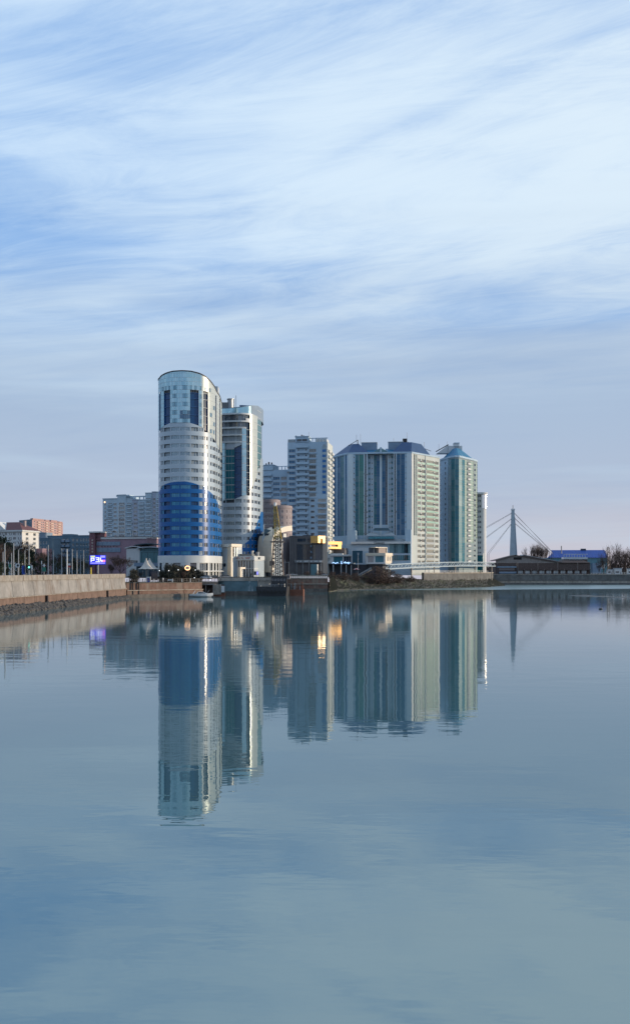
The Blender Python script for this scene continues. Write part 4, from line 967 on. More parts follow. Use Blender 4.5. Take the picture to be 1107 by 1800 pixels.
def teal_building():
    D = 392; A, B = P2(222.5,394), P2(246,392.6); fc = Face(A, B); root = thing('exhibition_hall', 'low teal and white building with curved grey roof behind the tent', 'building', (A.x, A.y, GZ))
    facade(root, fc, GZ, WZ(964,D), [(1,fc.L-1,[(WZ(990,D),WZ(985,D))],'win',{'n':4})], 'stucco_white'); fbox(root, fc, 0, fc.L, .4, 14, GZ, WZ(964,D)-.02, 'stucco_white', 'core_wall')
    f2 = Face(P2(246,392.5), P2(284,390)); zt = WZ(968,388)
    facade(root, f2, GZ, zt, [(0.6, f2.L-0.5, [(WZ(989,388), WZ(970,388))], 'win', {'n': 3, 'gm': 'glass_teal', 'fm': 'dark_frame', 'sill': False})], 'teal_wall')
    fbox(root, f2, 0, f2.L, .4, 14, GZ, zt-.02, 'teal_wall', 'core_wall')
    for (f, p, q, y0, y1, yl, m, nm) in ((f2,246,284,968,962.5,2.5,'teal_wall','upper_wall'),):
        fbox(root, f, .3, f.L, .4, 13, WZ(y0,D), WZ(y1,D), m, nm)
    def arc(f, u0, u1, z0, rise, v0, v1, t, m, nm):
        b = MB(); n = 14
        for i in range(n):
            a, c = i/n, (i+1)/n; h = lambda s: z0 + rise*math.sin(math.pi*min(1, .12+.8*s))
            b.hexa([f.w(u0+(u1-u0)*a,v0,h(a)),f.w(u0+(u1-u0)*c,v0,h(c)),f.w(u0+(u1-u0)*c,v1,h(c)),f.w(u0+(u1-u0)*a,v1,h(a)),f.w(u0+(u1-u0)*a,v0,h(a)+t),f.w(u0+(u1-u0)*c,v0,h(c)+t),f.w(u0+(u1-u0)*c,v1,h(c)+t),f.w(u0+(u1-u0)*a,v1,h(a)+t)])
        b.build(nm, [m], root)
    arc(fc, -.5, fc.L+2.2, WZ(966,D), 1.2, -.6, 14, .35, 'clad_white', 'curved_roof'); arc(f2, -2.5, f2.L+1, WZ(961,D), 1.1, -.8, 14, .4, 'teal_dark', 'curved_roof')
    arc(f2, -1, f2.L+1, WZ(965.5,D), .8, -1.2, 3, .3, 'clad_grey', 'canopy')
    f3 = Face(P2(236,372), P2(302,366)); fbox(root, f3, 0, f3.L, 0, 6, WZ(995.5,369), WZ(989,369), 'blue_grey_panel', 'entrance_band'); fbox(root, f3, .2, f3.L-.2, 1.5, 6, GZ-.5, WZ(995.5,369), 'teal_dark', 'lower_wall')
teal_building()

# ---- white podium with portal beside the second tower -------------------------------------------
def podium():
    D = 372; A, B = P2(408,374), P2(446.5,371); fc = Face(A, B); root = thing('podium_building', 'white colonnaded podium with red lettering at the second tower', 'building', (A.x, A.y, GZ-1)); z0 = GZ-1
    zt = WZ(984.3,D); n = 8; cols = [(fc.L*(i+.16)/n, fc.L*(i+.86)/n, [(z0+.4, WZ(1000,D)), (WZ(999,D), zt-.1)], 'win', {'n': 2, 'sill': False, 'reveal': .6, 'depth': .5, 'fm': 'wood_grey'}) for i in range(n)]
    facade(root, fc, z0, zt, cols, 'clad_white'); fbox(root, fc, .05, fc.L-.05, .7, 12, z0, zt-.02, 'clad_grey', 'core_wall')
    fbox(root, fc, -.1, fc.L+.15, -.3, 12, zt, WZ(977,D), 'clad_white', 'frieze')
    fr = Face(B+Vector((.02,0)), P2(460.3,380)); zq = WZ(985.5,375)
    facade(root, fr, z0, zq, [(fr.L*(i+.2)/5, fr.L*(i+.85)/5, [(z0+.4, WZ(1001,D)), (WZ(998.5,D), zq-.15)], 'win', {'n': 1, 'sill': False, 'reveal': .5}) for i in range(5)], 'clad_white')
    fbox(root, fr, 0, fr.L, -.2, 8, zq, WZ(977,D), 'clad_white', 'frieze'); inst('window', win_mesh(3.0,1.0,3,.0,'dark_frame','glass_dark',.06,False,'win'), root, fr.w(fr.L*.6,-.22,zq+.5), fr.rz)
    # red script lettering, too small to read: low cursive strokes
    for (pa, pb, h) in ((410,422.5,.35),(426,428,.6),(432,440.5,.55)):
        b = MB(); ua, ub = fc.u(pa), fc.u(pb); k = max(3, int((ub-ua)/.22)); rn = random.Random(int(pa)); pr = None
        for i in range(k+1):
            q = fc.w(ua+(ub-ua)*i/k, -.36, WZ(980.8,D)+rn.uniform(-h,h)*.6)
            if pr: b.tube(pr, q, .11, n=4)
            pr = q
        b.build('lettering', ['sign_red'], root)
    # tall grey wall, post and slab with gold sunlight put into their colour
    fg = Face(P2(390,371), P2(405.6,369)); fbox(root, fg, 0, fg.L, 0, 9, z0, WZ(966,370), 'clad_grey', 'side_wall'); fbox(root, fg, .3, fg.L-.1, .2, 9, WZ(966,370), WZ(961.5,370), 'clad_white', 'side_band'); fbox(root, fg, -.3, fg.L, -.5, 9, WZ(961.5,370), WZ(956.4,370), 'clad_white', 'roof_slab')
    inst('window', win_mesh(1.2,1.4,1,.0,'dark_frame','glass_dark',.08,False,'win'), root, fg.w(fg.u(395),-.05,WZ(996,370)), fg.rz)
    fp = Face(P2(405.8,368), P2(424,372)); fbox(root, fp, -.05, fp.L, -.5, 3.5, WZ(961,368), WZ(956,368), 'sunlit_white', 'roof_slab'); fbox(root, fp, 0, .85, -.2, 2.2, z0, WZ(961.1,368), 'sunlit_white', 'portal_post')
    for u in (2.4, 3.6): fbox(root, fp, u, u+.45, .6, 1.2, WZ(978,D), WZ(961.1,368), 'metal_grey', 'slab_post')
    fq = Face(P2(422.3,362), P2(431.5,364)); fbox(root, fq, 0, .75, 0, 1.6, z0-.8, WZ(1000,362), 'sunlit_white', 'portal_post'); fbox(root, fq, 0, fq.L, 0, 1.6, WZ(1000,362), WZ(996.8,362), 'sunlit_white', 'portal_beam'); fbox(root, fq, 1.35, 1.6, .4, .7, z0-.8, WZ(1000,362), 'metal_grey', 'portal_post')
    post(root, WX(443.6,372), 373, WZ(977,D), WZ(968,D), .55, 'sunlit_white', 'roof_flue', 10)
    # roof plant
    fbox(root, fc, fc.u(416), fc.u(440), 2, 5, WZ(977,D), WZ(973.5,D), 'metal_grey', 'roof_plant'); fbox(root, fc, fc.u(446.5), fc.u(450), 2, 4, WZ(977,D), WZ(970,D), 'metal_grey', 'roof_plant')
podium()

# ---- building with the curved white arm -------------------------------------------------------
def arm_building():
    D = 388; A, B = P2(461,388.3), P2(476.5,387.6); fc = Face(A, B); root = thing('curved_arm_building', 'building with a curved white roof arm behind the crane', 'building', (A.x, A.y, GZ-1)); z0 = GZ-1
    fbox(root, fc, 0, fc.L, 0, 14, z0, WZ(942,D), 'clad_grey', 'front_wall'); b = MB()
    L = fc.L; zt = WZ(942,D)+.01; zz = WZ(929,D)
    b.hexa([fc.w(0,0,zt),fc.w(L,0,zt),fc.w(L,14,zt),fc.w(0,14,zt),fc.w(.9,1.5,zz),fc.w(L+.3,1.5,zz-1),fc.w(L+.3,14,zz-1),fc.w(.9,14,zz)]); b.build('sloped_cap', ['teal_dark'], root)
    fbox(root, fc, .55, .9, -.4, -.05, zt, WZ(922,D), 'clad_white', 'fin')
    pts = [(478.2,1006),(478.2,985),(478,962),(479,950),(481.5,942.5),(486,937),(492,933),(499,930.4),(506,929),(512,928.6)]; b = MB(); f2 = Face(P2(477,384), P2(513,392))
    prev = None; n = len(pts)
    for i, (px, py) in enumerate(pts):
        q0 = pts[max(0,i-1)]; q1 = pts[min(n-1,i+1)]; d = Vector((q1[0]-q0[0], q1[1]-q0[1])).normalized(); nn = Vector((-d.y, d.x)); wd = 1.9 + 2.6*min(1, max(0, i-3)/4)
        o = [(px+nn.x*s*wd, py+nn.y*s*wd) for s in (-1, 1)]; ring = []
        for (x, y) in o:
            u = f2.u(x); z = WZ(y, f2.p(u)[1]); ring += [f2.w(u,-.6,z), f2.w(u,9,z)]
        if prev:
            a, c = prev, ring
            b.quad(a[0],c[0],c[2],a[2]); b.quad(a[1],a[3],c[3],c[1]); b.quad(a[2],c[2],c[3],a[3]); b.quad(a[0],a[1],c[1],c[0])
        else: b.quad(ring[0],ring[2],ring[3],ring[1])
        prev = ring
    b.quad(prev[0],prev[1],prev[3],prev[2]); b.build('roof_arm', ['sunlit_white'], root)
    fbox(root, f2, .8, f2.u(499), 3, 12, z0, WZ(938,D), 'dark_clad', 'core_wall')
    for px in (484,487,490.5,494,497.5,500): fbox(root, f2, f2.u(px), f2.u(px)+.28, 1.6, 3.0, z0, WZ(938 if px > 488 else 942,D), 'clad_grey', 'facade_blade')
    me = MB(); me.box(-.85,.85,-.08,.0,0,1.6); me = me.mesh('facade_panel', ['clad_white'])
    for y in (962,973.5,985,996):
        for px in (482.4,488.6,495.2): inst('facade_panel', me, root, f2.w(f2.u(px),2.95,WZ(y,D)), f2.rz)
    inst('facade_panel', me, root, f2.w(f2.u(503.2),1.0,WZ(944,D)), f2.rz)
arm_building()

# ---- round-cornered mauve stone building ----------------------------------------------------------
def stone_building():
    D = 435; root = thing('stone_building', 'rounded mauve stone building with two cornices behind the crane', 'building', (WX(460,D), D, GZ))
    def plan(pl, pr, rad, back=14):
        x0, x1 = WX(pl,D), WX(pr,D); pts = [(x0, D)]
        pts += [(x1-rad+rad*math.sin(t), D+rad-rad*math.cos(t)) for t in [math.pi/2*k/8 for k in range(9)]]
        return pts + [(x1, D+back), (x0, D+back)]
    for (pl, pr, rad, y0, y1, rows) in ((452,512.3,6.5,1005,893,((899,5.5),(909.6,5),(919.6,5),(929.4,5),(940,5),(950,5))),(452,491,5,893,882.5,((888,5),))):
        P = plan(pl, pr, rad); z0 = GZ if y0 > 1000 else WZ(y0,D)+.6; z1 = WZ(y1,D)
        rr = [(WZ(y+h/2,D), WZ(y-h/2,D)) for y, h in rows]
        f0 = Face(P[0], P[1]); wins = [px for px in (461.5,466,471.5,476,482,488.5,494,499) if CX+F*P[1][0]/D > px+2]
        facade(root, f0, z0, z1, [(f0.u(p), f0.u(p)+(1.5 if i % 2 else 2.1), rr, 'win', {'n': 2}) for i, p in enumerate(wins)], 'mauve_stone')
        for i in range(1, 10):
            fi = Face(P[i], P[i+1]); facade(root, fi, z0, z1, [(.18, fi.L-.18, rr, 'win', {'n': 1})] if i in (2,4,6,8) else [], 'mauve_stone')
        b = MB(); c = Vector((sum(p[0] for p in P)/len(P), sum(p[1] for p in P)/len(P)))
        b.prism([tuple(c+(Vector(p)-c)*.95) for p in P], z0, z1-.02); b.build('core_wall', ['mauve_stone'], root)
        b = MB(); b.prism([tuple(c+(Vector(p)-c)*1.05) for p in P], z1, z1+.9); b.build('cornice', ['mauve_stone'], root)
        b = MB(); b.prism([tuple(c+(Vector(p)-c)*1.02) for p in P], z1+.9, z1+1.4); b.build('cornice', ['mauve_stone'], root)
        if y0 > 1000:
            b = MB(); b.prism([tuple(c+(Vector(p)-c)*1.03) for p in P], WZ(906,D), WZ(904.4,D)); b.build('string_course', ['mauve_stone'], root)
stone_building()

# ---- grey-blue balcony block (middle) ------------------------------------------------------------
def balcony_block():
    A, B = P2(505.5,480), P2(575.5,476.2); fc = Face(A, B); C = Vector(fc.p(fc.L, 18)); D = 478; pitch = 9.76*D/F
    root = thing('apartment_block', 'tall pale grey block with stacked balconies in the middle', 'apartment block', (A.x, A.y, GZ)); zt = WZ(777, D); Y = lambda k: 792+9.76*k
    zs = lambda k: WZ(Y(k)+2.8, D); h = 5.6*D/F; rows = [(zs(k), zs(k)+h) for k in range(0, 21)]; bl = ('stucco_blue')
    cols = [(fc.u(507.6), fc.u(518.8), rows, 'win', {'n': 4, 'gm': 'glass_blue'}),
            (fc.u(523.2), fc.u(525.6), rows, 'win', {'n': 1, 'gm': 'glass_dark', 'sill': False}), (fc.u(536.4), fc.u(539), rows, 'win', {'n': 1, 'gm': 'glass_dark', 'sill': False}),
            (fc.u(543.2), fc.u(555.4), rows[:9], 'win', {'n': 4}), (fc.u(558.6), fc.u(572.6), rows[9:], 'win', {'n': 4})]
    # lower storeys of the fourth bay have one small window
    facade(root, fc, GZ, zt, cols, bl)
    me = win_mesh(2.0, h*.72, 2, .0, 'frame_white', 'glass_dark', .08, False, 'win')
    for k in range(9, 21): inst('window', me, root, fc.w(fc.u(549.4), -.05, zs(k)+.2), fc.rz)
    ub0, ub1 = fc.u(521), fc.u(542); bm = balcony_mesh(ub1-ub0, 1.2, 1.15, 'stucco_blue')
    for k in range(-1, 21): inst('balcony', bm, root, fc.w((ub0+ub1)/2, -.02, WZ(Y(k)+4.4, D)), fc.rz)
    bs = balcony_mesh(fc.u(556.4)-fc.u(542.6), .35, .5, 'stucco_blue'); bs2 = balcony_mesh(fc.u(574)-fc.u(557.6), .5, .6, 'stucco_blue')
    for k in range(0, 9): inst('balcony', bs, root, fc.w((fc.u(542.6)+fc.u(556.4))/2, -.02, WZ(Y(k)+5.2, D)), fc.rz)
    for k in range(9, 21): inst('balcony', bs2, root, fc.w((fc.u(557.6)+fc.u(574))/2, -.02, WZ(Y(k)+5.2, D)), fc.rz)
    # arched blue stair glazing
    u0, u1 = fc.u(566.4), fc.u(573); n = 9; za, zb = WZ(868,D), WZ(786,D)
    for i in range(n):
        b = MB(); z0 = za+(zb-za)*i/n; z1 = za+(zb-za)*(i+1)/n
        b.quad(fc.w(u0,-.10,z0),fc.w(u1,-.10,z0),fc.w(u1,-.10,z0+(z1-z0)*.5),fc.w(u0,-.10,z0+(z1-z0)*.5),0); b.quad(fc.w(u0,-.10,z0+(z1-z0)*.5),fc.w(u1,-.10,z0+(z1-z0)*.5),fc.w(u1,-.10,z1),fc.w(u0,-.10,z1),1); b.build('stair_glazing', ['stair_blue','glass_pale'], root)
    b = MB(); r = (u1-u0)/2; b.ngon([fc.w((u0+u1)/2+r*math.cos(t),-.10,zb+r*1.3*math.sin(t)) for t in [math.pi*k/10 for k in range(11)]]); b.build('stair_arch', ['loggia_grey'], root)
    fbox(root, fc, fc.u(573.4), fc.L+.05, -.25, .0-.003, GZ, zt, 'stucco_white', 'corner_pier')
    # right side with balconies
    fs = Face(B, C); facade(root, fs, GZ, zt, [(2.0, 6.5, rows, 'win', {'n': 3, 'balc': (1.0, 1.1, 'stucco_white', .3)}), (9, 10.5, rows, 'win', {'n': 1}), (12, 16.5, rows, 'win', {'n': 3, 'balc': (1.0, 1.1, 'stucco_white', .3)})], 'stucco_sunlit')
    shell(root, [A, B, C, Vector(fc.p(0,18))], GZ, zt, 'stucco_blue')
    facade(root, Face(fc.p(0,18), A), GZ, zt, [(u, u+1.8, rows, 'win', {'n': 2, 'balc': (.8, 1.0, 'stucco_blue', .2)}) for u in (4, 12)], 'stucco_blue')
    # roof: raised bay, pergola frame, chimneys
    fbox(root, fc, fc.u(519.4), fc.u(542.4), -.35, 8, zt, WZ(767.6,D), 'stucco_blue', 'raised_bay'); fbox(root, fc, fc.u(519)-.2, fc.u(542.8)+.2, -.6, 8.2, WZ(767.6,D), WZ(766.4,D), 'stucco_blue', 'roof_slab')
    me = win_mesh(2.6, 1.1, 2, .0, 'dark_frame', 'glass_dark', .08, False, 'win')
    for px in (526,535.6): inst('window', me, root, fc.w(fc.u(px), -.42, WZ(775.4,D)), fc.rz)
    for px in (543,549,555,561,567,573.5): fbox(root, fc, fc.u(px)-.2, fc.u(px)+.2, .1, .5, zt, WZ(771,D), 'stucco_blue', 'pergola_post')
    fbox(root, fc, fc.u(542.6), fc.u(576), .05, .6, WZ(771,D), WZ(769.9,D), 'stucco_blue', 'pergola_beam')
    fbox(root, fc, fc.u(506), fc.u(519), .05, .5, zt, WZ(771.5,D), 'loggia_grey', 'parapet'); fbox(root, fs, 2, 10, 1, 7, zt, WZ(772.5,482), 'stucco_white', 'stair_housing')
    for px, y in ((520.2,764.4),(530.2,762.8),(533.4,764)): post(root, WX(px,481), 481, WZ(768,D), WZ(y,D), .35, 'metal_dark', 'chimney_pot', 8)
    post(root, WX(542.8,481), 481, WZ(771,D), WZ(758,D), .06, 'metal_dark', 'antenna', 4)
    # lower left wing
    A2, B2 = P2(452,492), P2(506.5,487); f2 = Face(A2, B2); z2 = WZ(826, 489); D2 = 489; r2 = [(WZ(841+9.6*k+2.7,D2), WZ(841+9.6*k-2.7,D2)) for k in range(16)]
    facade(root, f2, GZ, z2, [(f2.u(461), f2.u(462.6), r2, 'win', {'n': 1, 'gm': 'glass_dark', 'sill': False}), (f2.u(474.4), f2.u(476), r2, 'win', {'n': 1, 'gm': 'glass_dark', 'sill': False}), (f2.u(480), f2.u(491.4), r2, 'win', {'n': 4, 'gm': 'glass_blue'}), (f2.u(493.6), f2.u(504), r2, 'win', {'n': 4})], 'stucco_blue', name='wing_wall')
    bm = balcony_mesh(f2.u(478.6)-f2.u(459), 1.2, 1.1, 'stucco_blue')
    for k in range(-1, 16): inst('balcony', bm, root, f2.w((f2.u(478.6)+f2.u(459))/2, -.02, WZ(841+9.6*k+4.3, D2)), f2.rz)
    shell(root, [A2, B2, Vector(f2.p(f2.L,14)), Vector(f2.p(0,14))], GZ, z2, 'stucco_blue')
    fbox(root, f2, f2.u(459), f2.u(480.4), -.4, 8, z2, WZ(817.5,D2), 'stucco_blue', 'raised_bay'); fbox(root, f2, f2.u(459), f2.u(481), -.6, 8.2, WZ(817.5,D2), WZ(816.4,D2), 'stucco_blue', 'roof_slab')
    for px in (483,489,495,501): fbox(root, f2, f2.u(px)-.2, f2.u(px)+.2, .1, .5, z2, WZ(820.6,D2), 'stucco_blue', 'pergola_post')
    fbox(root, f2, f2.u(481.5), f2.u(506), .05, .6, WZ(820.6,D2), WZ(819.6,D2), 'stucco_blue', 'pergola_beam')
    for px, y in ((468,813),(472.6,810.6),(477.6,811.5)): post(root, WX(px,493), 493, WZ(817,D2), WZ(y,D2), .4, 'metal_dark', 'chimney_pot', 8)
balcony_block()

# ---- big twin-roofed block -----------------------------------------------------------------------
def twin_block():
    P0, P1, P2_, P3 = P2(584.6,528), P2(611.2,512), P2(722.5,508), P2(772.3,531); f0, f1, f2 = Face(P0,P1), Face(P1,P2_), Face(P2_,P3); D = 510
    root = thing('apartment_block', 'wide blue-roofed apartment block with teal glass bays right of centre', 'apartment block', (P1.x, P1.y, GZ))
    p = 9.5*D/F; zb = WZ(941, D); N = 15; zt = WZ(797.5, D); R0 = lambda k: zb+p*k
    full = [(R0(k), R0(k+1)) for k in range(N)]; win = [(R0(k)+.95, R0(k)+2.45) for k in range(N)]; sm = [(R0(k)+1.1, R0(k)+2.0) for k in range(N)]
    pane = lambda f, a, b_, n, gm, rows=full: (f.u(a), f.u(b_), rows, 'pane', {'n': n, 'gm': gm, 'fm': 'pane_frame', 'reveal': .35, 'depth': .3})
    fm = Face(f1.p(f1.u(645.6), 3.2), f1.p(f1.u(691.6), 3.2)); dk = {'n':1,'gm':'glass_dark','fm':'loggia_grey','reveal':.8,'depth':.7}
    facade(root, f1, GZ, zt, [(f1.u(621), f1.u(623), sm, 'win', {'n': 1, 'gm': 'glass_dark'}), pane(f1,624.2,630.4,2,'glass_teal'), pane(f1,630.5,638.8,3,'glass_green'), (f1.u(641), f1.u(643.6), full, 'pane', dk)], 'stucco_blue', u1=f1.u(645.6))
    facade(root, f1, GZ, zt, [(f1.u(692.8), f1.u(695.2), full, 'pane', dk), pane(f1,696.8,703.6,2,'glass_blue'), pane(f1,703.7,711,3,'glass_blue'), (f1.u(712), f1.u(713.4), sm, 'win', {'n':1,'gm':'glass_dark'})], 'stucco_blue', u0=f1.u(691.6))
    for uu in (645.6, 691.6):
        b = MB(); q = f1.u(uu); b.quad(f1.w(q,0,GZ), f1.w(q,3.2,GZ), f1.w(q,3.2,zt), f1.w(q,0,zt)); b.build('return_wall', ['stucco_blue'], root)
    facade(root, fm, GZ, zt, [(fm.u(647), fm.u(650.8), win, 'win', {'n':2,'gm':'glass_teal'}), (fm.u(652.8), fm.u(654.8), sm, 'win', {'n':1,'gm':'glass_dark'}), pane(fm,656.8,661.6,2,'glass_teal',full[2:]), pane(fm,661.7,667,2,'glass_blue',full[2:]),
        pane(fm,671.2,677,2,'glass_blue',full[2:]), pane(fm,677.1,680.6,1,'glass_dark',full[2:]), (fm.u(683.6), fm.u(685.4), sm, 'win', {'n':1,'gm':'glass_dark'}), (fm.u(687), fm.u(690.2), win, 'win', {'n':1,'gm':'glass_teal'})], 'stucco_blue')
    for a, b_ in ((651.2,652.4),(655.2,656.4),(667.3,670.6),(681,682.6),(685.8,686.7)): fbox(root, fm, fm.u(a), fm.u(b_), -.45, -.003, GZ, zt, 'pier_pale', 'pier')
    for a, b_, v in ((611.3,620.5,-.3),(639.2,640.6,-.35),(643.9,645.5,-.35),(691.7,692.6,-.35),(630.2,630.7,-.2),(695.4,696.6,-.35),(703.4,703.9,-.2),(714.4,722.3,-.3)): fbox(root, f1, f1.u(a), f1.u(b_), v, -.003, GZ, zt, 'pier_pale', 'pier')
    fbox(root, f2, 0.02, 1.0, -.3, -.003, GZ, zt, 'stucco_white', 'pier')
    facade(root, f0, GZ, zt, [pane(f0,585.6,590.8,2,'glass_blue'), pane(f0,592.6,598,2,'glass_blue'), pane(f0,598.1,604.6,2,'glass_teal'), pane(f0,606.2,609.4,1,'glass_blue')], 'stucco_blue')
    bm2 = balcony_mesh(f2.u(762.5)-f2.u(748.2), .5, 1.0, 'glass_green'); N2 = 20; zz = WZ(993, 519); p2 = p; wn = lambda n0, n1: [(zz+p2*k+.75, zz+p2*k+2.55) for k in range(n0, n1)]
    facade(root, f2, GZ, zt, [(f2.u(727), f2.u(729.2), full, 'pane', {'n':1,'gm':'glass_dark','fm':'loggia_grey','reveal':.6,'depth':.5}), (f2.u(730.6), f2.u(732.4), full, 'pane', {'n':1,'gm':'glass_green','fm':'curtain_frame','reveal':.5,'depth':.4}),
        (f2.u(733.4), f2.u(738.6), wn(0,20), 'win', {'n':3,'gm':'glass_warm'}), (f2.u(740.6), f2.u(746.4), wn(0,20), 'win', {'n':3,'gm':'glass_warm'}), (f2.u(748.6), f2.u(762.2), wn(0,20), 'win', {'n':6,'gm':'glass_warm'}), (f2.u(764.2), f2.u(769.8), wn(0,20), 'win', {'n':2,'gm':'glass_warm'})], 'stucco_sunlit')
    bm3 = balcony_mesh(f2.u(762.5)-f2.u(748.2), .45, 1.0, 'loggia_grey')
    for k in range(0, 20): inst('balcony', bm2 if k > 5 else bm3, root, f2.w((f2.u(748.2)+f2.u(762.5))/2, -.02, zz+p2*k-.1), f2.rz)
    for (a_, c_) in ((733.4,738.6),(740.6,746.4),(764.2,769.8)):
        b = MB(); b.box(-(f2.u(c_)-f2.u(a_))/2, (f2.u(c_)-f2.u(a_))/2, -.10, -.004, 0, .95); me_ = b.mesh('spandrel_panel', ['glass_green'])
        for k in range(7, 20): inst('spandrel_panel', me_, root, f2.w((f2.u(a_)+f2.u(c_))/2, 0, zz+p2*k-.35), f2.rz)
    fbox(root, f2, f2.u(746.8), f2.u(747.7), -.3, -.003, GZ, zt, 'stucco_sunlit', 'pier')
    ac = MB(); ac.box(-.4,.4,-.35,-.01,0,.6); ac = ac.mesh('air_conditioner', ['metal_dark'])
    rn = random.Random(4)
    for k in range(20):
        for px in (739.6, 763.4):
            if rn.random() < .8: inst('air_conditioner', ac, root, f2.w(f2.u(px), -.01, zz+p2*k+rn.uniform(.6,1.5)), f2.rz)
    back = [P3+Vector((-6,16)), P0+Vector((4,20))]; poly = [P0, P1, P2_, P3]+back
    shell(root, [P0+Vector((3,3)), P1+Vector((2,5)), P2_+Vector((-2,5)), P3+Vector((-3,3))]+back, GZ, zt, 'stucco_blue'); b = MB(); b.ngon([(q.x, q.y, zt-.02) for q in poly]); b.build('roof_deck', ['roof_grey'], root); parapet(root, [P0, P1, P2_, P3], zt, .9, .5, 'stucco_blue', 'cornice', False, .35)
    # roofs
    def hip(pts, z0, top, z1, m, name):
        b = MB(); n = len(pts)
        for i in range(n): j = (i+1) % n; b.quad((*pts[i], z0), (*pts[j], z0), (*top[j], z1), (*top[i], z1))
        b.ngon([(*q, z1) for q in top]); b.ngon([(*q, z0) for q in reversed(pts)]); b.build(name, [m], root)
    zr = zt+.92
    lp = [tuple(f0.p(.5,.3)), tuple(f0.p(f0.L-.1,.3)), tuple(f1.p(f1.u(647),.3)), tuple(f1.p(f1.u(641),17)), tuple(f0.p(.5,17))]
    cl = Vector((WX(624,522), 523)); hip(lp, zr, [tuple(cl+(Vector(q)-cl)*.30) for q in lp], WZ(780,519), 'roof_navy', 'left_roof')
    rp = [tuple(f1.p(f1.u(689),.3)), tuple(f1.p(f1.L-.05,.3)), tuple(f2.p(f2.u(757),.4)), tuple(f2.p(f2.u(757),14)), tuple(f1.p(f1.u(700),17))]
    cr = Vector((WX(724,522), 522)); hip(rp, zr, [tuple(cr+(Vector(q)-cr)*.5) for q in rp], WZ(779,519), 'roof_navy', 'right_roof')
    for a, b_ in ((641,662),(676,692)):
        q = [f1.p(f1.u(a),.4), f1.p(f1.u(b_),.4), f1.p(f1.u(b_),12), f1.p(f1.u(a),12)]; zz_ = WZ(787.6,D)
        b = MB(); b.quad((*q[0],zr),(*q[1],zr),(*q[2],zz_+1.2),(*q[3],zz_+1.2)); b.quad((*q[1],zr),(*q[1],zr-.1),(*q[2],zr-.1),(*q[2],zz_+1.2)); b.quad((*q[3],zz_+1.2),(*q[3],zr-.1),(*q[0],zr-.1),(*q[0],zr)); b.quad((*q[2],zz_+1.2),(*q[2],zr-.1),(*q[3],zr-.1),(*q[3],zz_+1.2)); b.build('middle_roof', ['roof_blue'], root)
    uc = f1.u(669); b = MB(); zg = WZ(786.8,D)
    b.ngon([f1.w(uc-4.2,-.2,zr),f1.w(uc+4.2,-.2,zr),f1.w(uc,-.2,zg)]); b.quad(f1.w(uc-4.2,-.2,zr),f1.w(uc,-.2,zg),f1.w(uc,8,zg),f1.w(uc-4.2,8,zr)); b.quad(f1.w(uc,-.2,zg),f1.w(uc+4.2,-.2,zr),f1.w(uc+4.2,8,zr),f1.w(uc,8,zg)); b.build('gable', ['teal_wall'], root)
    fbox(root, f1, uc-.5, uc+.5, -.9, -.25, zt, WZ(786.4,D), 'stucco_blue', 'gable_post')
    for a, b_, y in ((633.5,661,773.4),(681.2,708,773)):
        fbox(root, f1, f1.u(a), f1.u(b_), 8, 15, zr+.1, WZ(y+1.0,D), 'blue_grey_panel', 'penthouse'); fbox(root, f1, f1.u(a)-.15, f1.u(b_)+.15, 7.8, 15.2, WZ(y+1.0,D), WZ(y,D), 'stucco_white', 'penthouse_cornice')
    for px, y0, y1 in ((626.3,780,764),(633.4,780,763),(691.5,776,770),(714.8,780,760),(745,786,777)): post(root, WX(px,522), 522, WZ(y0,522), WZ(y1,522), .07, 'metal_dark', 'antenna', 4)
    fbox(root, f1, f1.u(707), f1.u(715), 9, 12, WZ(779,519)-1, WZ(771.6,519), 'metal_dark', 'roof_plant')
    b = MB(); b.tube((WX(612,519),519,WZ(783.5,519)),(WX(628.6,519),519,WZ(773.6,519)),.18,n=5); b.tube((WX(628.6,519),519,WZ(773,519)),(WX(628.6,519),519,WZ(782,519)),.25,n=5); b.build('roof_rail', ['metal_dark'], root)
    b = MB(); b.tube((WX(716,519),519,WZ(777,519)),(WX(757,525),525,WZ(793,525)),.16,n=5); b.build('roof_rail', ['metal_dark'], root)
    # podium terraces
    fp = Face(P2(608,498), P2(722,493)); DP = 496
    fbox(root, fp, 0, fp.L, 0, 12, GZ, WZ(956,DP), 'stucco_blue', 'podium_wall'); 
    fbox(root, fp, fp.u(617), fp.u(720.5), -1.6, .4, WZ(956,DP), WZ(952.2,DP), 'stucco_white', 'podium_canopy')
    fbox(root, fp, fp.u(609), fp.u(624), 2, 12, WZ(956,DP)-.01, WZ(931.5,DP), 'stucco_blue', 'podium_corner'); fbox(root, fp, fp.u(711.5), fp.L, 2, 12, WZ(956,DP)-.01, WZ(931,DP), 'stucco_blue', 'podium_corner')
    fbox(root, fp, fp.u(624.2), fp.u(711.3), 4, 12, WZ(956,DP)-.01, WZ(947.4,DP), 'loggia_grey', 'terrace_wall')
    def awn(a, b_, y0, y1, ins, m, v=3.0):
        b = MB(); u0, u1 = fp.u(a), fp.u(b_); z0, z1 = WZ(y0,DP), WZ(y1,DP); b.hexa([fp.w(u0,v-1,z0),fp.w(u1,v-1,z0),fp.w(u1,v+3,z0),fp.w(u0,v+3,z0),fp.w(u0+ins,v+1,z1),fp.w(u1-ins,v+1,z1),fp.w(u1-ins,v+3,z1),fp.w(u0+ins,v+3,z1)]); b.build('glass_roof', [m], root)
    awn(645.5,693,947.3,942.6,1.0,'glass_teal'); awn(640.5,667,941.5,935.5,2.2,'loggia_grey',5); awn(669.5,695,941.5,935.5,2.2,'loggia_grey',5); awn(654,684,931.5,927,1.0,'teal_dark',6)
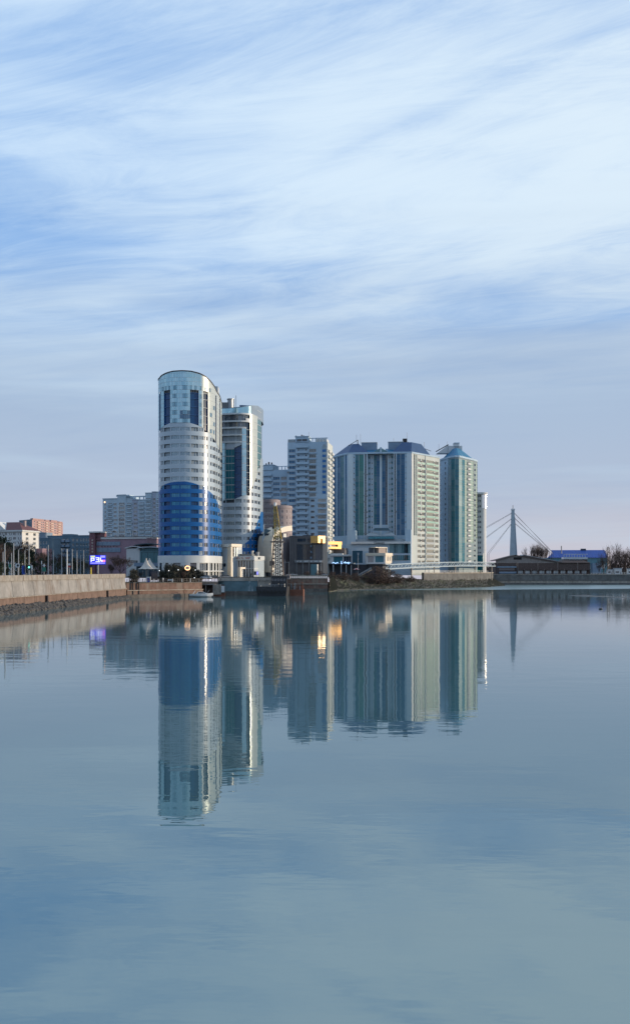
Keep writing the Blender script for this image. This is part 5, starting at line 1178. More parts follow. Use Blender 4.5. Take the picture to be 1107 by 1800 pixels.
    for k in range(11): u = fp.u(646.5+4.6*k); fbox(root, fp, u-.06, u+.06, 1.6, 2.2, WZ(947.2,DP), WZ(942.7,DP), 'blue_grey_panel', 'roof_bar')
    me = win_mesh(2.3, 3.2, 2, -.1, 'frame_white', 'glass_teal', .1, False, 'win')
    for k in range(9): inst('window', me, root, fp.w(fp.u(688.4+3.55*k)-.1, -.02, WZ(985.5,DP)), fp.rz)
    me = win_mesh(2.4, 5.6, 2, -.1, 'blue_grey_panel', 'glass_teal', .08, False, 'win')
    for k in range(9): inst('window', me, root, fp.w(fp.u(688.4+3.55*k)-.1, -.02, WZ(972.5,DP)), fp.rz)
    text_mesh(root, 'Лимак', 1.9, fp.w(fp.u(666.5), -1.68, WZ(956.3,DP)), fp.rz, 'dark_clad')
twin_block()

# ---- teal round-fronted block ----------------------------------------------------------------------
def teal_block():
    px = [(770.6,558),(777,549),(787.2,541),(792.5,537),(799,535),(806,535.3),(812,538.2),(816.2,541.4),(820.5,544.4),(826,547.6),(832,552),(838.4,559)]; P = [P2(a,d) for a, d in px]; D = 542
    root = thing('apartment_block', 'round-fronted teal glass apartment block with blue cone roof', 'apartment block', (P[4].x, P[4].y, GZ))
    p = 9.1*540/F; zt = WZ(804.5, 537); zb = WZ(990, 538); N = 20; R0 = lambda k: zb+p*k; full = [(R0(k), R0(k+1)) for k in range(N)]; win = [(R0(k)+.9, R0(k)+2.35) for k in range(N)]
    for i in range(len(P)-1):
        f = Face(P[i], P[i+1]); c = []
        if i in (2,3,4,5,6): c = [(.02, f.L-.02, full, 'pane', {'n': 2 if i in (3,4) else 1, 'gm': 'glass_teal', 'fm': 'pane_frame', 'reveal': .12, 'depth': .08})]
        elif i in (0,1): c = [(f.L*.42, f.L*.42+1.6, win, 'win', {'n': 2, 'gm': 'glass_dark'})]
        elif i in (7,9): c = [(.25, f.L-.25, full[4:], 'pane', {'n': 1, 'gm': 'pale_glass', 'fm': 'frame_white', 'reveal': .2, 'depth': .1}), ]
        elif i == 8: c = [(.3, f.L-.3, win, 'win', {'n': 2, 'gm': 'glass_dark', 'balc': (.7, .9, 'stucco_white', .1)})]
        else: c = [(.4, f.L*.5, win, 'win', {'n': 1, 'gm': 'glass_dark'}), (f.L*.58, f.L-.2, full[5:], 'pane', {'n': 1, 'gm': 'pale_glass', 'fm': 'frame_white', 'reveal': .2, 'depth': .15})]
        facade(root, f, GZ, zt, c, 'stucco_blue' if i < 2 else 'stucco_dark_shade'); parapet(root, [P[i], P[i+1]], zt, 1.1, .5, 'stucco_blue', 'cornice', False, .3)  # walls from the third facet on carry the painted shade
    poly = P+[P[-1]+Vector((-4,14)), P[0]+Vector((3,14))]; shell(root, poly, GZ, zt, 'stucco_blue')
    c = Vector((WX(801.5,548), 549)); b = MB(); zr = zt+1.1; base = [c+(q-c)*.86 for q in poly]; top = [c+(q-c)*.2 for q in poly]; n = len(poly); z1 = WZ(787.5, 546)
    for i in range(n): j = (i+1) % n; b.quad((base[i].x,base[i].y,zr),(base[j].x,base[j].y,zr),(top[j].x,top[j].y,z1),(top[i].x,top[i].y,z1))
    b.ngon([(q.x,q.y,z1) for q in top]); b.build('cone_roof', ['roof_blue'], root)
    X = lambda q: WX(q, 551)
    b = MB(); b.box(X(788),X(811.5),550.5,557,zr,WZ(783.8,551)); b.build('penthouse', ['stucco_white'], root); b = MB(); b.box(X(797.4),X(806),549.5,555,WZ(783.8,551)-.5,WZ(779.6,551)); b.build('penthouse', ['stucco_white'], root)
    b = MB(); b.box(X(797),X(806.4),549.2,555.2,WZ(779.6,551),WZ(778.6,551)); b.build('penthouse_cornice', ['stucco_blue'], root)
    b = MB(); b.hexa([(X(768),552,WZ(797,552)),(X(789),552,WZ(797,552)),(X(789),557,WZ(797,552)),(X(768),557,WZ(797,552)),(X(786),552,WZ(783.5,552)),(X(789),552,WZ(782.5,552)),(X(789),557,WZ(782.5,552)),(X(786),557,WZ(783.5,552))]); b.build('side_roof', ['stucco_white'], root)
    b = MB(); b.tube((X(766),552,WZ(794,552)),(X(788),552,WZ(781.5,552)),.3,n=5); b.build('roof_rail', ['metal_dark'], root)
    for q, y0, y1 in ((771.2,792,780),(786,784,776)): post(root, X(q), 552, WZ(y0,552), WZ(y1,552), .06, 'metal_dark', 'antenna', 4)
teal_block()

# ---- slim white block with a rounded shiny corner -------------------------------------------------
def slim_block():
    P = [P2(834,566), P2(848,561.5)] + [P2(848,561.5)+Vector((2.6*math.sin(t), 2.6-2.6*math.cos(t)))for t in [R(15*k) for k in range(1,7)]]; P.append(P[-1]+Vector((.4,13))); D = 563
    root = thing('apartment_block', 'slim white block with rounded shining corner right of the teal block', 'apartment block', (P[0].x, P[0].y, GZ)); zt = WZ(868.5, D); p = 9.1*D/F
    win = [(WZ(974,D)+p*k, WZ(974,D)+p*k+1.5) for k in range(12)]
    f = Face(P[0], P[1]); facade(root, f, GZ, zt, [(f.u(838.4), f.u(840.2), win, 'win', {'n': 1, 'gm': 'glass_dark'}), (f.u(841.4), f.u(844.6), win, 'win', {'n': 2, 'gm': 'glass_dark'})], 'stucco_white')
    for i in range(1, 7):
        g = Face(P[i], P[i+1]); facade(root, g, GZ, zt, [], 'stucco_white', name='corner_wall')
    g = Face(P[7], P[8]); facade(root, g, GZ, zt, [(4, 5.6, win, 'win', {'n': 1}), (9, 10.6, win, 'win', {'n': 1})], 'stucco_white')
    shell(root, P+[P[-1]+Vector((-7,2)), P[0]+Vector((1,12))], GZ, zt, 'stucco_white', .4)
    # polished corner drum near the top, and bay balconies
    c = P[1]+Vector((0,2.6)); b = MB(); n = 16
    for k in range(n):
        t0, t1 = R(-10+110*k/n), R(-10+110*(k+1)/n); r = 3.1
        b.quad((c.x+r*math.sin(t0),c.y-r*math.cos(t0),WZ(894,D)),(c.x+r*math.sin(t1),c.y-r*math.cos(t1),WZ(894,D)),(c.x+r*math.sin(t1),c.y-r*math.cos(t1),WZ(870,D)),(c.x+r*math.sin(t0),c.y-r*math.cos(t0),WZ(870,D)))
    b.build('polished_corner', ['polished'], root, smooth=True)
    b = MB(); b.prism([(c.x-5+ (0), c.y-3.4)]+[(c.x+3.4*math.sin(t), c.y-3.4*math.cos(t)) for t in [R(15*k) for k in range(7)]]+[(c.x+3.4,c.y+10),(c.x-5,c.y+10)], zt, zt+1.0); b.build('roof_slab', ['stucco_white'], root)
    bm = balcony_mesh(2.0, .9, 1.0, 'stucco_white')
    for k in range(12): inst('balcony', bm, root, f.w(f.u(836.6), -.02, WZ(974,D)+p*k-.4), f.rz)
    fbox(root, f, f.u(838), f.u(849), -.4, -.003, GZ, WZ(976,D), 'glass_teal', 'glazed_base'); fbox(root, f, f.u(837.5), f.u(849.6), -.6, -.003, WZ(976,D), WZ(972.6,D), 'stucco_white', 'base_cornice')
mat('polished', (0.75, 0.74, 0.72), 0.22, metal=0.9, var=0)
slim_block()

# ---- dark commercial block with gold boxes -----------------------------------------------------------
def dark_block():
    D = 428; A, B = P2(508.5,429.5), P2(567,426.5); fc = Face(A, B); root = thing('commercial_block', 'dark commercial block with golden roof boxes', 'building', (A.x, A.y, GZ)); zt = WZ(943.5,D)
    facade(root, fc, GZ, zt, [(fc.u(521.6), fc.u(564), [(WZ(984,D), WZ(957,D))], 'win', {'n': 9, 'gm': 'glass_dark', 'fm': 'dark_clad', 'fw': .12, 'sill': False, 'reveal': .5})], 'bronze_clad')
    for a, b_ in ((522.5,537.6),(540,556)): inst('window', win_mesh(fc.u(b_)-fc.u(a), 1.6, 3, .0, 'dark_clad', 'glass_dark', .1, False, 'win'), root, fc.w((fc.u(a)+fc.u(b_))/2, -.06, WZ(952.3,D)), fc.rz)
    fbox(root, fc, 0, fc.L, .6, 14, GZ, zt-.02, 'dark_clad', 'core_wall'); fbox(root, fc, -.1, fc.L+.1, -.2, 14, zt, zt+.5, 'bronze_clad', 'parapet')
    for a, b_ in ((509,512),(513.5,516),(517.5,520)): fbox(root, fc, fc.u(a), fc.u(b_), -.25, -.003, GZ, zt-.3, 'bronze_clad', 'pier')
    fbox(root, fc, fc.u(519), fc.u(567), -1.2, -.01, WZ(989,D), WZ(984.6,D), 'metal_grey', 'sign_band')
    for k, (a, b_) in enumerate(((523,525.4),(527.6,531),(535,542.6),(546,549.6),(553,559.4),(562,566))): fbox(root, fc, fc.u(a), fc.u(b_), -1.3, -1.203, WZ(988,D), WZ(985.6,D), 'white_paint' if k != 5 else 'frame_white', 'sign_plate')
    for y in (960,970.3,980.4): fbox(root, fc, fc.u(545.5), fc.u(548), -.12, -.003, WZ(y+1.8,D), WZ(y-1.8,D), 'blue_grey_panel', 'wall_sign')
    fbox(root, fc, fc.u(548.6), fc.u(558.8), -3.5, -1.25, GZ, WZ(992,D), 'teal_wall', 'kiosk_wall'); fbox(root, fc, fc.u(558.9), fc.u(560), -3.5, -1.25, GZ, WZ(992,D), 'frame_white', 'kiosk_post')
    for a in (521,532,543,564): fbox(root, fc, fc.u(a), fc.u(a)+.4, -.9, -.4, GZ, WZ(989.05,D), 'metal_grey', 'column')
    # stepped right wing
    fw = Face(P2(562,491), P2(606,488)); fbox(root, fw, 0, fw.L, 0, 12, GZ, WZ(963.5,489), 'bronze_clad', 'right_wing')
    # golden boxes, turned to the sun
    g1 = Face(P2(559,422.5), P2(571.6,426)); z0, z1 = WZ(954.4,424), WZ(942,424); L = g1.L
    b = MB(); T = .9
    for (u0, u1, za, zb_) in ((0, L*.34, z0, z1), (L*.34, L*.64, z0+2.0, z1), (L*.64, L, z0, z1)):
        b.hexa([g1.w(u0,0,za),g1.w(u1,0,za),g1.w(u1,5,za),g1.w(u0,5,za),g1.w(u0,0,zb_),g1.w(u1,0,zb_),g1.w(u1,5,zb_),g1.w(u0,5,zb_)])
    b.build('gold_box', ['gold_clad'], root)
    g2 = Face(P2(568.2,478), P2(600,486)); z0, z1 = WZ(964.6,481), WZ(951.6,481); L = g2.L; zm0, zm1 = WZ(960.8,481), WZ(957,481)
    b = MB()
    for (u0, u1, za, zb_) in ((0, L, z0, zm0), (-.0, L+.35, zm1, z1), (0, L*.13, zm0, zm1), (L*.80, L, zm0, zm1)):
        b.hexa([g2.w(u0,0,za),g2.w(u1,0,za),g2.w(u1,5,za),g2.w(u0,5,za),g2.w(u0,0,zb_),g2.w(u1,0,zb_),g2.w(u1,5,zb_),g2.w(u0,5,zb_)])
    b.build('gold_box', ['gold_clad'], root); fbox(root, g2, L*.13, L*.80, .8, 4.8, zm0, zm1, 'beige_panel', 'box_recess')
    fbox(root, Face(P2(570.6,489), P2(582.4,488.6)), 0, 3.7, 0, 3, WZ(964,489), WZ(935.4,489), 'beige_panel', 'lift_shaft')
    fbox(root, fc, fc.u(530), fc.u(548), 3, 6, zt+.5, WZ(940,D), 'dark_clad', 'roof_plant'); fbox(root, fc, fc.u(537), fc.u(539), 3, 4, WZ(940,D), WZ(937,D), 'dark_clad', 'roof_plant')
dark_block()

# ---- white riverside restaurant --------------------------------------------------------------------
def restaurant():
    D = 475; A, B = P2(572.5,479), P2(618.5,476.5); fc = Face(A, B); root = thing('restaurant_building', 'white riverside restaurant with teal banner and blue neon sign', 'building', (A.x, A.y, GZ)); zf = WZ(990.5,D); zt = WZ(977,D)
    facade(root, fc, zf, zt, [(fc.u(575), fc.u(577.6), [(zf+.4, zt-.3)], 'win', {'n':1,'gm':'glass_dark'}), (fc.u(586), fc.u(602), [(zf+.3, zt-.4)], 'win', {'n':3,'gm':'glass_teal','fm':'teal_dark'}), (fc.u(603.5), fc.u(617), [(zf+.3, zt-.3)], 'win', {'n':3,'gm':'glass_dark','fm':'loggia_grey'})], 'stucco_white')
    fbox(root, fc, .05, fc.L-.05, .5, 12, zf, zt-.02, 'stucco_white', 'core_wall'); fbox(root, fc, -.4, fc.L+.1, -.6, 12, zt, WZ(974.6,D), 'stucco_white', 'cornice'); fbox(root, fc, fc.u(579), fc.u(600), .5, 8, WZ(974.6,D), WZ(972.6,D), 'stucco_white', 'roof_curb')
    fbox(root, fc, 0, fc.L, -.2, 10, zf-.5, zf-.01, 'dark_clad', 'floor_slab'); fbox(root, fc, .5, fc.L+18, 4, 11, GZ-1, zf-.51, 'dark_clad', 'undercroft')
    for px in (585.6,599.4,608.4,617.2): post(root, WX(px,D+1.5), D+1.5+.6, GZ-1.5, zf-.5, .24, 'white_paint', 'column', 8)
    # neon lettering: wavy strokes
    for (pts) in ([(584.3,990),(585.6,988.8),(587,988.4),(588.4,989.6),(590.4,990.6),(592.4,989),(593.6,988.4),(594.6,990)], [(600,986),(600.4,988.6),(599.6,990.6),(602,990.6)], [(604.6,988.6),(606.4,989.6),(607,987.6),(608,989.4),(609.4,989.8),(610.4,988.6),(611.4,989.8),(612.6,988),(613.6,990.4),(614.8,989)], [(607,986.8),(607.4,989.6)], [(612,991.4),(615.4,988.6)]):
        b = MB(); q = [fc.w(fc.u(x), -1.0, WZ(y,D)) for x, y in pts]
        for a, c in zip(q, q[1:]): b.tube(a, c, .17, n=5)
        b.build('neon_lettering', ['neon_blue'], root)
    fb = Face(P2(619,472), P2(637,471)); fbox(root, fb, 0, fb.L, 0, .25, WZ(989.6,471), WZ(968,471), 'teal_banner', 'banner'); fbox(root, fb, -.25, -.01, -.05, .3, WZ(990.5,471), WZ(966.5,471), 'white_paint', 'banner_post')
    for y, w_ in ((972.2,1.4),(974.8,1.0),(982.4,.8)): fbox(root, fb, fb.u(629.4)-w_/2, fb.u(629.4)+w_/2, -.05, -.003, WZ(y+.6,471), WZ(y-.6,471), 'blue_grey_panel', 'banner_print')
    # right wing
    A2, B2 = P2(643.5,473), P2(677,472); f2 = Face(A2, B2); B3 = P2(688.3,479); f3 = Face(B2, B3); z0, z1 = WZ(989.5,472), WZ(976.6,472)
    facade(root, f2, z0, z1, [(f2.u(646), f2.u(656.5), [(z0+.2, z1-.2)], 'win', {'n':3,'gm':'glass'}), (f2.u(659), f2.u(674), [(z0+.3, z1-.2)], 'win', {'n':1,'gm':'glass_teal'})], 'stucco_white')
    for i, w_ in enumerate((.0, .33, .66)): pass
    b = MB(); L3 = f3.L; n = 14      # end wall with two oval openings filled by dark glass
    facade(root, f3, z0, z1, [], 'sunlit_white', name='end_wall')  # sunny end wall, warm light painted in
    for t in (.36, .70):
        b = MB(); b.ngon([f3.w(L3*t+.52*math.cos(a), -.06, (z0+z1)/2+.25+1.25*math.sin(a)) for a in [2*math.pi*k/16 for k in range(16)]]); b.build('oval_window', ['glass_dark'], root)
        b = MB(); ring = [f3.w(L3*t+.6*math.cos(a), -.07, (z0+z1)/2+.25+1.33*math.sin(a)) for a in [2*math.pi*k/16 for k in range(17)]]
        for p, q in zip(ring, ring[1:]): b.tube(p, q, .07, n=4)
        b.build('oval_frame', ['sunlit_white'], root)
    b = MB(); b.prism([tuple(A2+Vector((.4,.5))), tuple(B2+Vector((-.3,.5))), tuple(B3+Vector((-.5,.2))), tuple(B3+Vector((-2,7))), tuple(A2+Vector((0,8)))], z0-.6, z1-.01); b.build('core_wall', ['stucco_white'], root)
    b = MB(); b.prism([tuple(A2+Vector((1.4,1.5))), tuple(B2+Vector((-1.3,1.5))), tuple(B3+Vector((-1.5,1.2))), tuple(B3+Vector((-2,7))), tuple(A2+Vector((1,8)))], GZ-2, z0-.61); b.build('undercroft', ['dark_clad'], root)
    zc = WZ(972,472)
    b = MB(); b.prism([tuple(A2+Vector((0,-.5))), tuple(B2+Vector((0,-.5))), tuple(B3+Vector((.5,-.1))), tuple(B3+Vector((-1,7))), tuple(A2+Vector((0,8)))], z1, zc); b.build('cornice', ['sunlit_white'], root)
    fbox(root, f2, 0, f2.L, -.8, -.003, z0-.6, z0, 'stucco_white', 'floor_slab')
    f4 = Face(P2(648.5,476), P2(666.5,476)); fbox(root, f4, 0, f4.L, .8, 4, zc, WZ(962.4,476), 'dark_clad', 'roof_room'); fbox(root, f4, 2.4, 2.6, -.2, .0, zc, WZ(964,476), 'white_paint', 'roof_post')
    f5 = Face(P2(665.4,475.4), P2(679,479)); fbox(root, f5, 0, f5.L, 0, 3.5, zc, WZ(963,477), 'beige_panel', 'roof_pavilion'); fbox(root, f5, -2.8, f5.L+.2, -.4, 3.5, WZ(963,477), WZ(961.8,477), 'sunlit_white', 'roof_canopy'); fbox(root, f5, f5.L-.1, f5.L+.2, -.35, -.01, zc-1, WZ(963,477), 'sunlit_white', 'roof_post')
    for k in range(8): fbox(root, f4, -6.4+k*.78, -6.0+k*.78, -.1, .1, WZ(968,476), WZ(962.6,476), 'white_paint', 'railing_panel')
    fbox(root, f4, -6.6, -.1, -.2, .3, WZ(968.6,476), WZ(968,476), 'white_paint', 'railing_base')
restaurant()

AC = MB(); AC.box(-.42,.42,-.40,-.10,0,.62); AC.box(-.30,.30,-.09,-.02,.1,.16); AC = AC.mesh('air_conditioner', ['metal_grey'])
def add_ac(root, fc, pxs, z0, z1, pitch, n, seed):
    rn = random.Random(seed)
    for _ in range(n):
        k = rn.randrange(int((z1-z0)/pitch)); inst('air_conditioner', AC, root, fc.w(fc.u(rn.choice(pxs)+rn.uniform(-.3,.3)), -.05, z0+pitch*k+rn.uniform(.2,.9)), fc.rz)
for o_ in list(bpy.data.objects):
    l_ = o_.get('label', '')
    if 'stacked balconies' in l_: add_ac(o_, Face(P2(505.5,480), P2(575.5,476.2)), (519.9, 542.0, 556.6, 506.4), 20, 70, 2.99, 46, 1); add_ac(o_, Face(P2(452,492), P2(506.5,487)), (479.2, 492.4, 505), 20, 58, 3.0, 22, 2)
    if 'arched mouldings' in l_: add_ac(o_, Face(P2(181,655), P2(291,640)), (188.2, 198.8, 206.6, 233.4, 242.4, 256.2, 268.2, 275), 26, 52, 2.9, 50, 3)
    if 'blue-roofed apartment' in l_: add_ac(o_, Face(P2(611.2,512), P2(722.5,508)), (623.6, 640.6, 645.2, 711.6, 695.9), 30, 70, 3.1, 34, 4)

# ================================================================== RIGHT BANK THINGS
def truss_bridge():
    A = Vector((WX(684,470), 470)); B = Vector((WX(870,556), 556)); L = (B-A).length; d = (B-A).normalized(); n = Vector((-d.y, d.x))
    root = thing('truss_footbridge', 'white steel truss footbridge leading to the boathouse', 'footbridge', (A.x, A.y, GZ))
    def zc(t): return 10.4 + 2.0*math.sin(math.pi/2*min(1, t*1.25))
    N = 34; H = 2.3; pts = [(A+d*L*i/N, zc(i/N)) for i in range(N+1)]
    for s in (0, 2.6):
        for nm, dz, r in (('bottom_chord', 0, .30), ('top_chord', H, .24)):
            b = MB()
            for (p, z), (q, z2) in zip(pts, pts[1:]): b.tube((p.x+n.x*s,p.y+n.y*s,z+dz),(q.x+n.x*s,q.y+n.y*s,z2+dz),r,n=6,caps=False)
            b.build(nm, ['bridge_white'], root)
        for i in range(N):
            (p, z), (q, z2) = pts[i], pts[i+1]; b = MB(); up = i % 2 == 0
            b.tube((p.x+n.x*s,p.y+n.y*s,z+(0 if up else H)),(q.x+n.x*s,q.y+n.y*s,z2+(H if up else 0)),.17,n=5); b.build('diagonal', ['bridge_white'], root)
    b = MB()
    for (p, z), (q, z2) in zip(pts, pts[1:]): b.hexa([(p.x,p.y,z-.25),(q.x,q.y,z2-.25),(q.x+n.x*2.6,q.y+n.y*2.6,z2-.25),(p.x+n.x*2.6,p.y+n.y*2.6,z-.25),(p.x,p.y,z-.05),(q.x,q.y,z2-.05),(q.x+n.x*2.6,q.y+n.y*2.6,z2-.05),(p.x+n.x*2.6,p.y+n.y*2.6,z-.05)])
    b.build('deck', ['metal_grey'], root)
    for t in (.02, .2, .4, .6, .8, .98): p = A+d*L*t+n*1.3; post(root, p.x, p.y, 3.5, zc(t)-.25, .35, 'quay_pale', 'bridge_pier', 8)
truss_bridge()
def stairs():
    root = thing('river_stairs', 'pale open stairs climbing from the bank to the footbridge', 'stairs', (WX(632,466), 466, GZ-1)); f = Face(P2(630,466), P2(652,464)); 
    for k in range(14): fbox(root, f, f.L*k/14, f.L*(k+1)/14+.05, 0, 2, 6.3+k*.27, 6.55+k*.27, 'quay_pale', 'step')
    b = MB(); b.tube(f.w(0,-.1,7.5), f.w(f.L,-.1,11.1), .12, n=5); b.tube(f.w(0,-.1,7.0), f.w(f.L,-.1,10.6), .07, n=5); b.build('handrail', ['white_paint'], root)
    for k in range(8): u = f.L*k/7; p = f.w(u,-.1,0); post(root, p[0], p[1], 6.3+k*.5, 7.5+k*.514, .06, 'white_paint', 'rail_post', 5)
stairs()
def pylon():
    D = 645; x0 = WX(902,D); root = thing('cable_stayed_pylon', 'tapering blue-grey pylon with stay cables above the boathouse', 'bridge pylon', (x0, D, GZ)); zt = WZ(897,D); b = MB()
    for (l0, l1, r0, r1, m, nm) in ((894.6,899.4,904.4,904.0,'pylon_paint','pylon_blade'),):
        b.hexa([(WX(894.4,D),D-1.2,GZ),(WX(905.4,D),D-1.2,GZ),(WX(905.4,D),D+1.2,GZ),(WX(894.4,D),D+1.2,GZ),(WX(898.4,D),D-.8,zt),(WX(903.2,D),D-.8,zt),(WX(903.2,D),D+.8,zt),(WX(898.4,D),D+.8,zt)])
        b.build(nm, [m], root)
    b = MB(); b.hexa([(WX(906,D),D+.2,GZ),(WX(910.6,D),D+.2,GZ),(WX(910.6,D),D+2.2,GZ),(WX(906,D),D+2.2,GZ),(WX(903.3,D),D+.2,WZ(908,D)),(WX(904.6,D),D+.2,WZ(908,D)),(WX(904.6,D),D+1.4,WZ(908,D)),(WX(903.3,D),D+1.4,WZ(908,D))]); b.build('pylon_strut', ['blue_grey_panel'], root)
    b = MB(); b.box(WX(898,D),WX(903.8,D),D-1,D+1,zt,WZ(894.4,D)); b.build('pylon_head', ['stucco_white'], root); post(root, WX(900.8,D), D, WZ(894.4,D), WZ(888,D), .2, 'metal_dark', 'finial', 6)
    # road deck that the cables hold
    b = MB(); b.box(WX(760,D),WX(1000,D),D-2,D+2,GZ+1.2,GZ+2.2); b.build('bridge_deck', ['metal_grey'], root)
    for (x, y, X, Y) in ((898.4,901.6,778,969),(898.4,902.6,782,970),(898.2,911.6,818,970),(898.2,912.6,821,970.6),(897.8,920.6,857,972.6),(897.8,921.6,859.5,973.4),
                         (903.6,901.8,967.6,970),(903.6,902.8,970,971),(904,910.6,966,970.6),(904,911.6,968.4,971.8),(904.4,919.6,963,969),(904.4,920.6,965,970.6)):
        for s in (1,):
            b = MB(); b.tube((WX(x,D),D,WZ(y,D)), (WX(X,D),D+ (1.5 if Y % 1 else -1.5),WZ(Y,D)), .095, n=5); b.build('stay_cable', ['metal_dark'], root)
        b = MB(); xx, yy = WX(X,D), D+(1.5 if Y % 1 else -1.5); b.tube((xx,yy,GZ+1.2),(xx,yy,WZ(Y,D)),.12,n=5); b.build('cable_hanger', ['metal_dark'], root)
pylon()
def boathouse():
    D = 612; A, B = P2(870.5,612), P2(1036,611); fc = Face(A, B); root = thing('boathouse_restaurant', 'long brown boathouse restaurant with low gabled roof on the right bank', 'restaurant', (A.x, A.y, GZ)); zt = WZ(988.4,D); zg = GZ
    cols = [(fc.u(910+12.4*k), fc.u(918.6+12.4*k), [(zg+.5, zg+2.6)], 'win', {'n': 3, 'gm': 'glass_pale', 'fm': 'wood_grey', 'sill': False}) for k in range(10)]
    facade(root, fc, zg, zt, cols+[(fc.u(876), fc.u(904), [(zg+2.8, zg+4.4)], 'win', {'n': 6, 'gm': 'glass_dark', 'fm': 'dark_clad'})], 'wood_dark')
    fbox(root, fc, 0, fc.L, .5, 18, zg, zt-.02, 'wood_dark', 'core_wall')
    def gable(a, apex, b_, ya, yp, yb, v0, v1, m, wallm):
        u0, u1, u2 = fc.u(a), fc.u(apex), fc.u(b_); z0, z1, z2 = WZ(ya,D), WZ(yp,D), WZ(yb,D); g = MB(); g.ngon([fc.w(u0,v0,zt-.5),fc.w(u2,v0,zt-.5),fc.w(u2,v0,z2),fc.w(u1,v0,z1),fc.w(u0,v0,z0)]); g.build('gable_wall', [wallm], root)
        g = MB(); t = .45
        for (p, q, zp, zq) in ((u0-.6,u1,z0-.15,z1),(u1,u2+.8,z1,z2-.1)): g.hexa([fc.w(p,v0-.9,zp),fc.w(q,v0-.9,zq),fc.w(q,v1,zq),fc.w(p,v1,zp),fc.w(p,v0-.9,zp+t),fc.w(q,v0-.9,zq+t),fc.w(q,v1,zq+t),fc.w(p,v1,zp+t)])
        g.build('roof', [m], root)
    gable(870.6, 905, 985, 985.5, 976.6, 989.6, -.05, 18, 'wood_dark', 'wood_grey'); gable(912, 925, 988, 983, 975.6, 987.4, 10, 20, 'metal_grey', 'wood_grey')
    inst('gable_sign', win_mesh(5.6,1.7,1,.0,'dark_clad','dark_hole',.1,False,'win'), root, fc.w(fc.u(909), -.15, WZ(983.8,D)), fc.rz)
    b = MB(); u0, u1 = fc.u(986), fc.u(1037); b.hexa([fc.w(u0,-1,zt-.3),fc.w(u1,-1,zt-.3),fc.w(u1,14,zt-.3),fc.w(u0,14,zt-.3),fc.w(u0+2,2,WZ(984.4,D)),fc.w(u1-5,2,WZ(984.4,D)),fc.w(u1-5,12,WZ(984.4,D)),fc.w(u0+2,12,WZ(984.4,D))]); b.build('thatched_roof', ['wood_dark'], root)
    for px in (1001,1006,1011,1016,1021): fbox(root, fc, fc.u(px), fc.u(px)+1.2, 1.5, 2.6, WZ(985.4,D), WZ(983,D), 'dark_clad', 'dormer')
    # balcony rail, posts, blue sign boards on the left front
    fbox(root, fc, fc.u(908), fc.L+.3, -2.2, -.01, zg+2.95, zg+3.15, 'wood_dark', 'gallery_floor'); fbox(root, fc, fc.u(908), fc.L+.3, -2.2, -2.05, zg+3.9, zg+4.05, 'wood_dark', 'gallery_rail'); fbox(root, fc, fc.u(908), fc.L+.3, -2.2, -2.08, zg+3.4, zg+3.5, 'wood_dark', 'gallery_rail')
    for k in range(12): p = fc.w(fc.u(908.5+11.6*k), -2.1, 0); post(root, p[0], p[1], zg-.2, zg+4.05 if k % 3 else zt+.2, .14, 'wood_grey', 'gallery_post', 5)
    fbox(root, fc, fc.u(872), fc.u(906.6), -1.5, -.06, zg+4.6, zg+5.6, 'blue_grey_panel', 'sign_board'); fbox(root, fc, fc.u(876), fc.u(906), -1.8, -.06, zg+.6, zg+1.9, 'blue_grey_panel', 'sign_board'); fbox(root, fc, fc.u(871.5), fc.u(907), -2.6, -.07, zg-3.0, zg+.2, 'blue_grey_panel', 'landing_stage')
    for px in (872.4,906.2): p = fc.w(fc.u(px), -2.3, 0); post(root, p[0], p[1], -1, zt, .2, 'dark_clad', 'gallery_post', 6)
    # rooftop white frame structure behind
    fq = Face(P2(990,640), P2(1032,640)); fbox(root, fq, 0, fq.L, 0, 6, WZ(983,640), WZ(979.4,640), 'clad_grey', 'roof_terrace')
    for k in range(9): fbox(root, fq, fq.L*k/9, fq.L*k/9+.25, -.1, .1, WZ(979.4,640), WZ(974.6,640), 'white_paint', 'terrace_post')
    fbox(root, fq, 0, fq.L, -.15, .15, WZ(974.6,640), WZ(973.8,640), 'white_paint', 'terrace_rail')
    fbox(root, fq, 0, fq.L, .5, 5, GZ, WZ(983,640), 'wood_dark', 'terrace_wall')
boathouse()
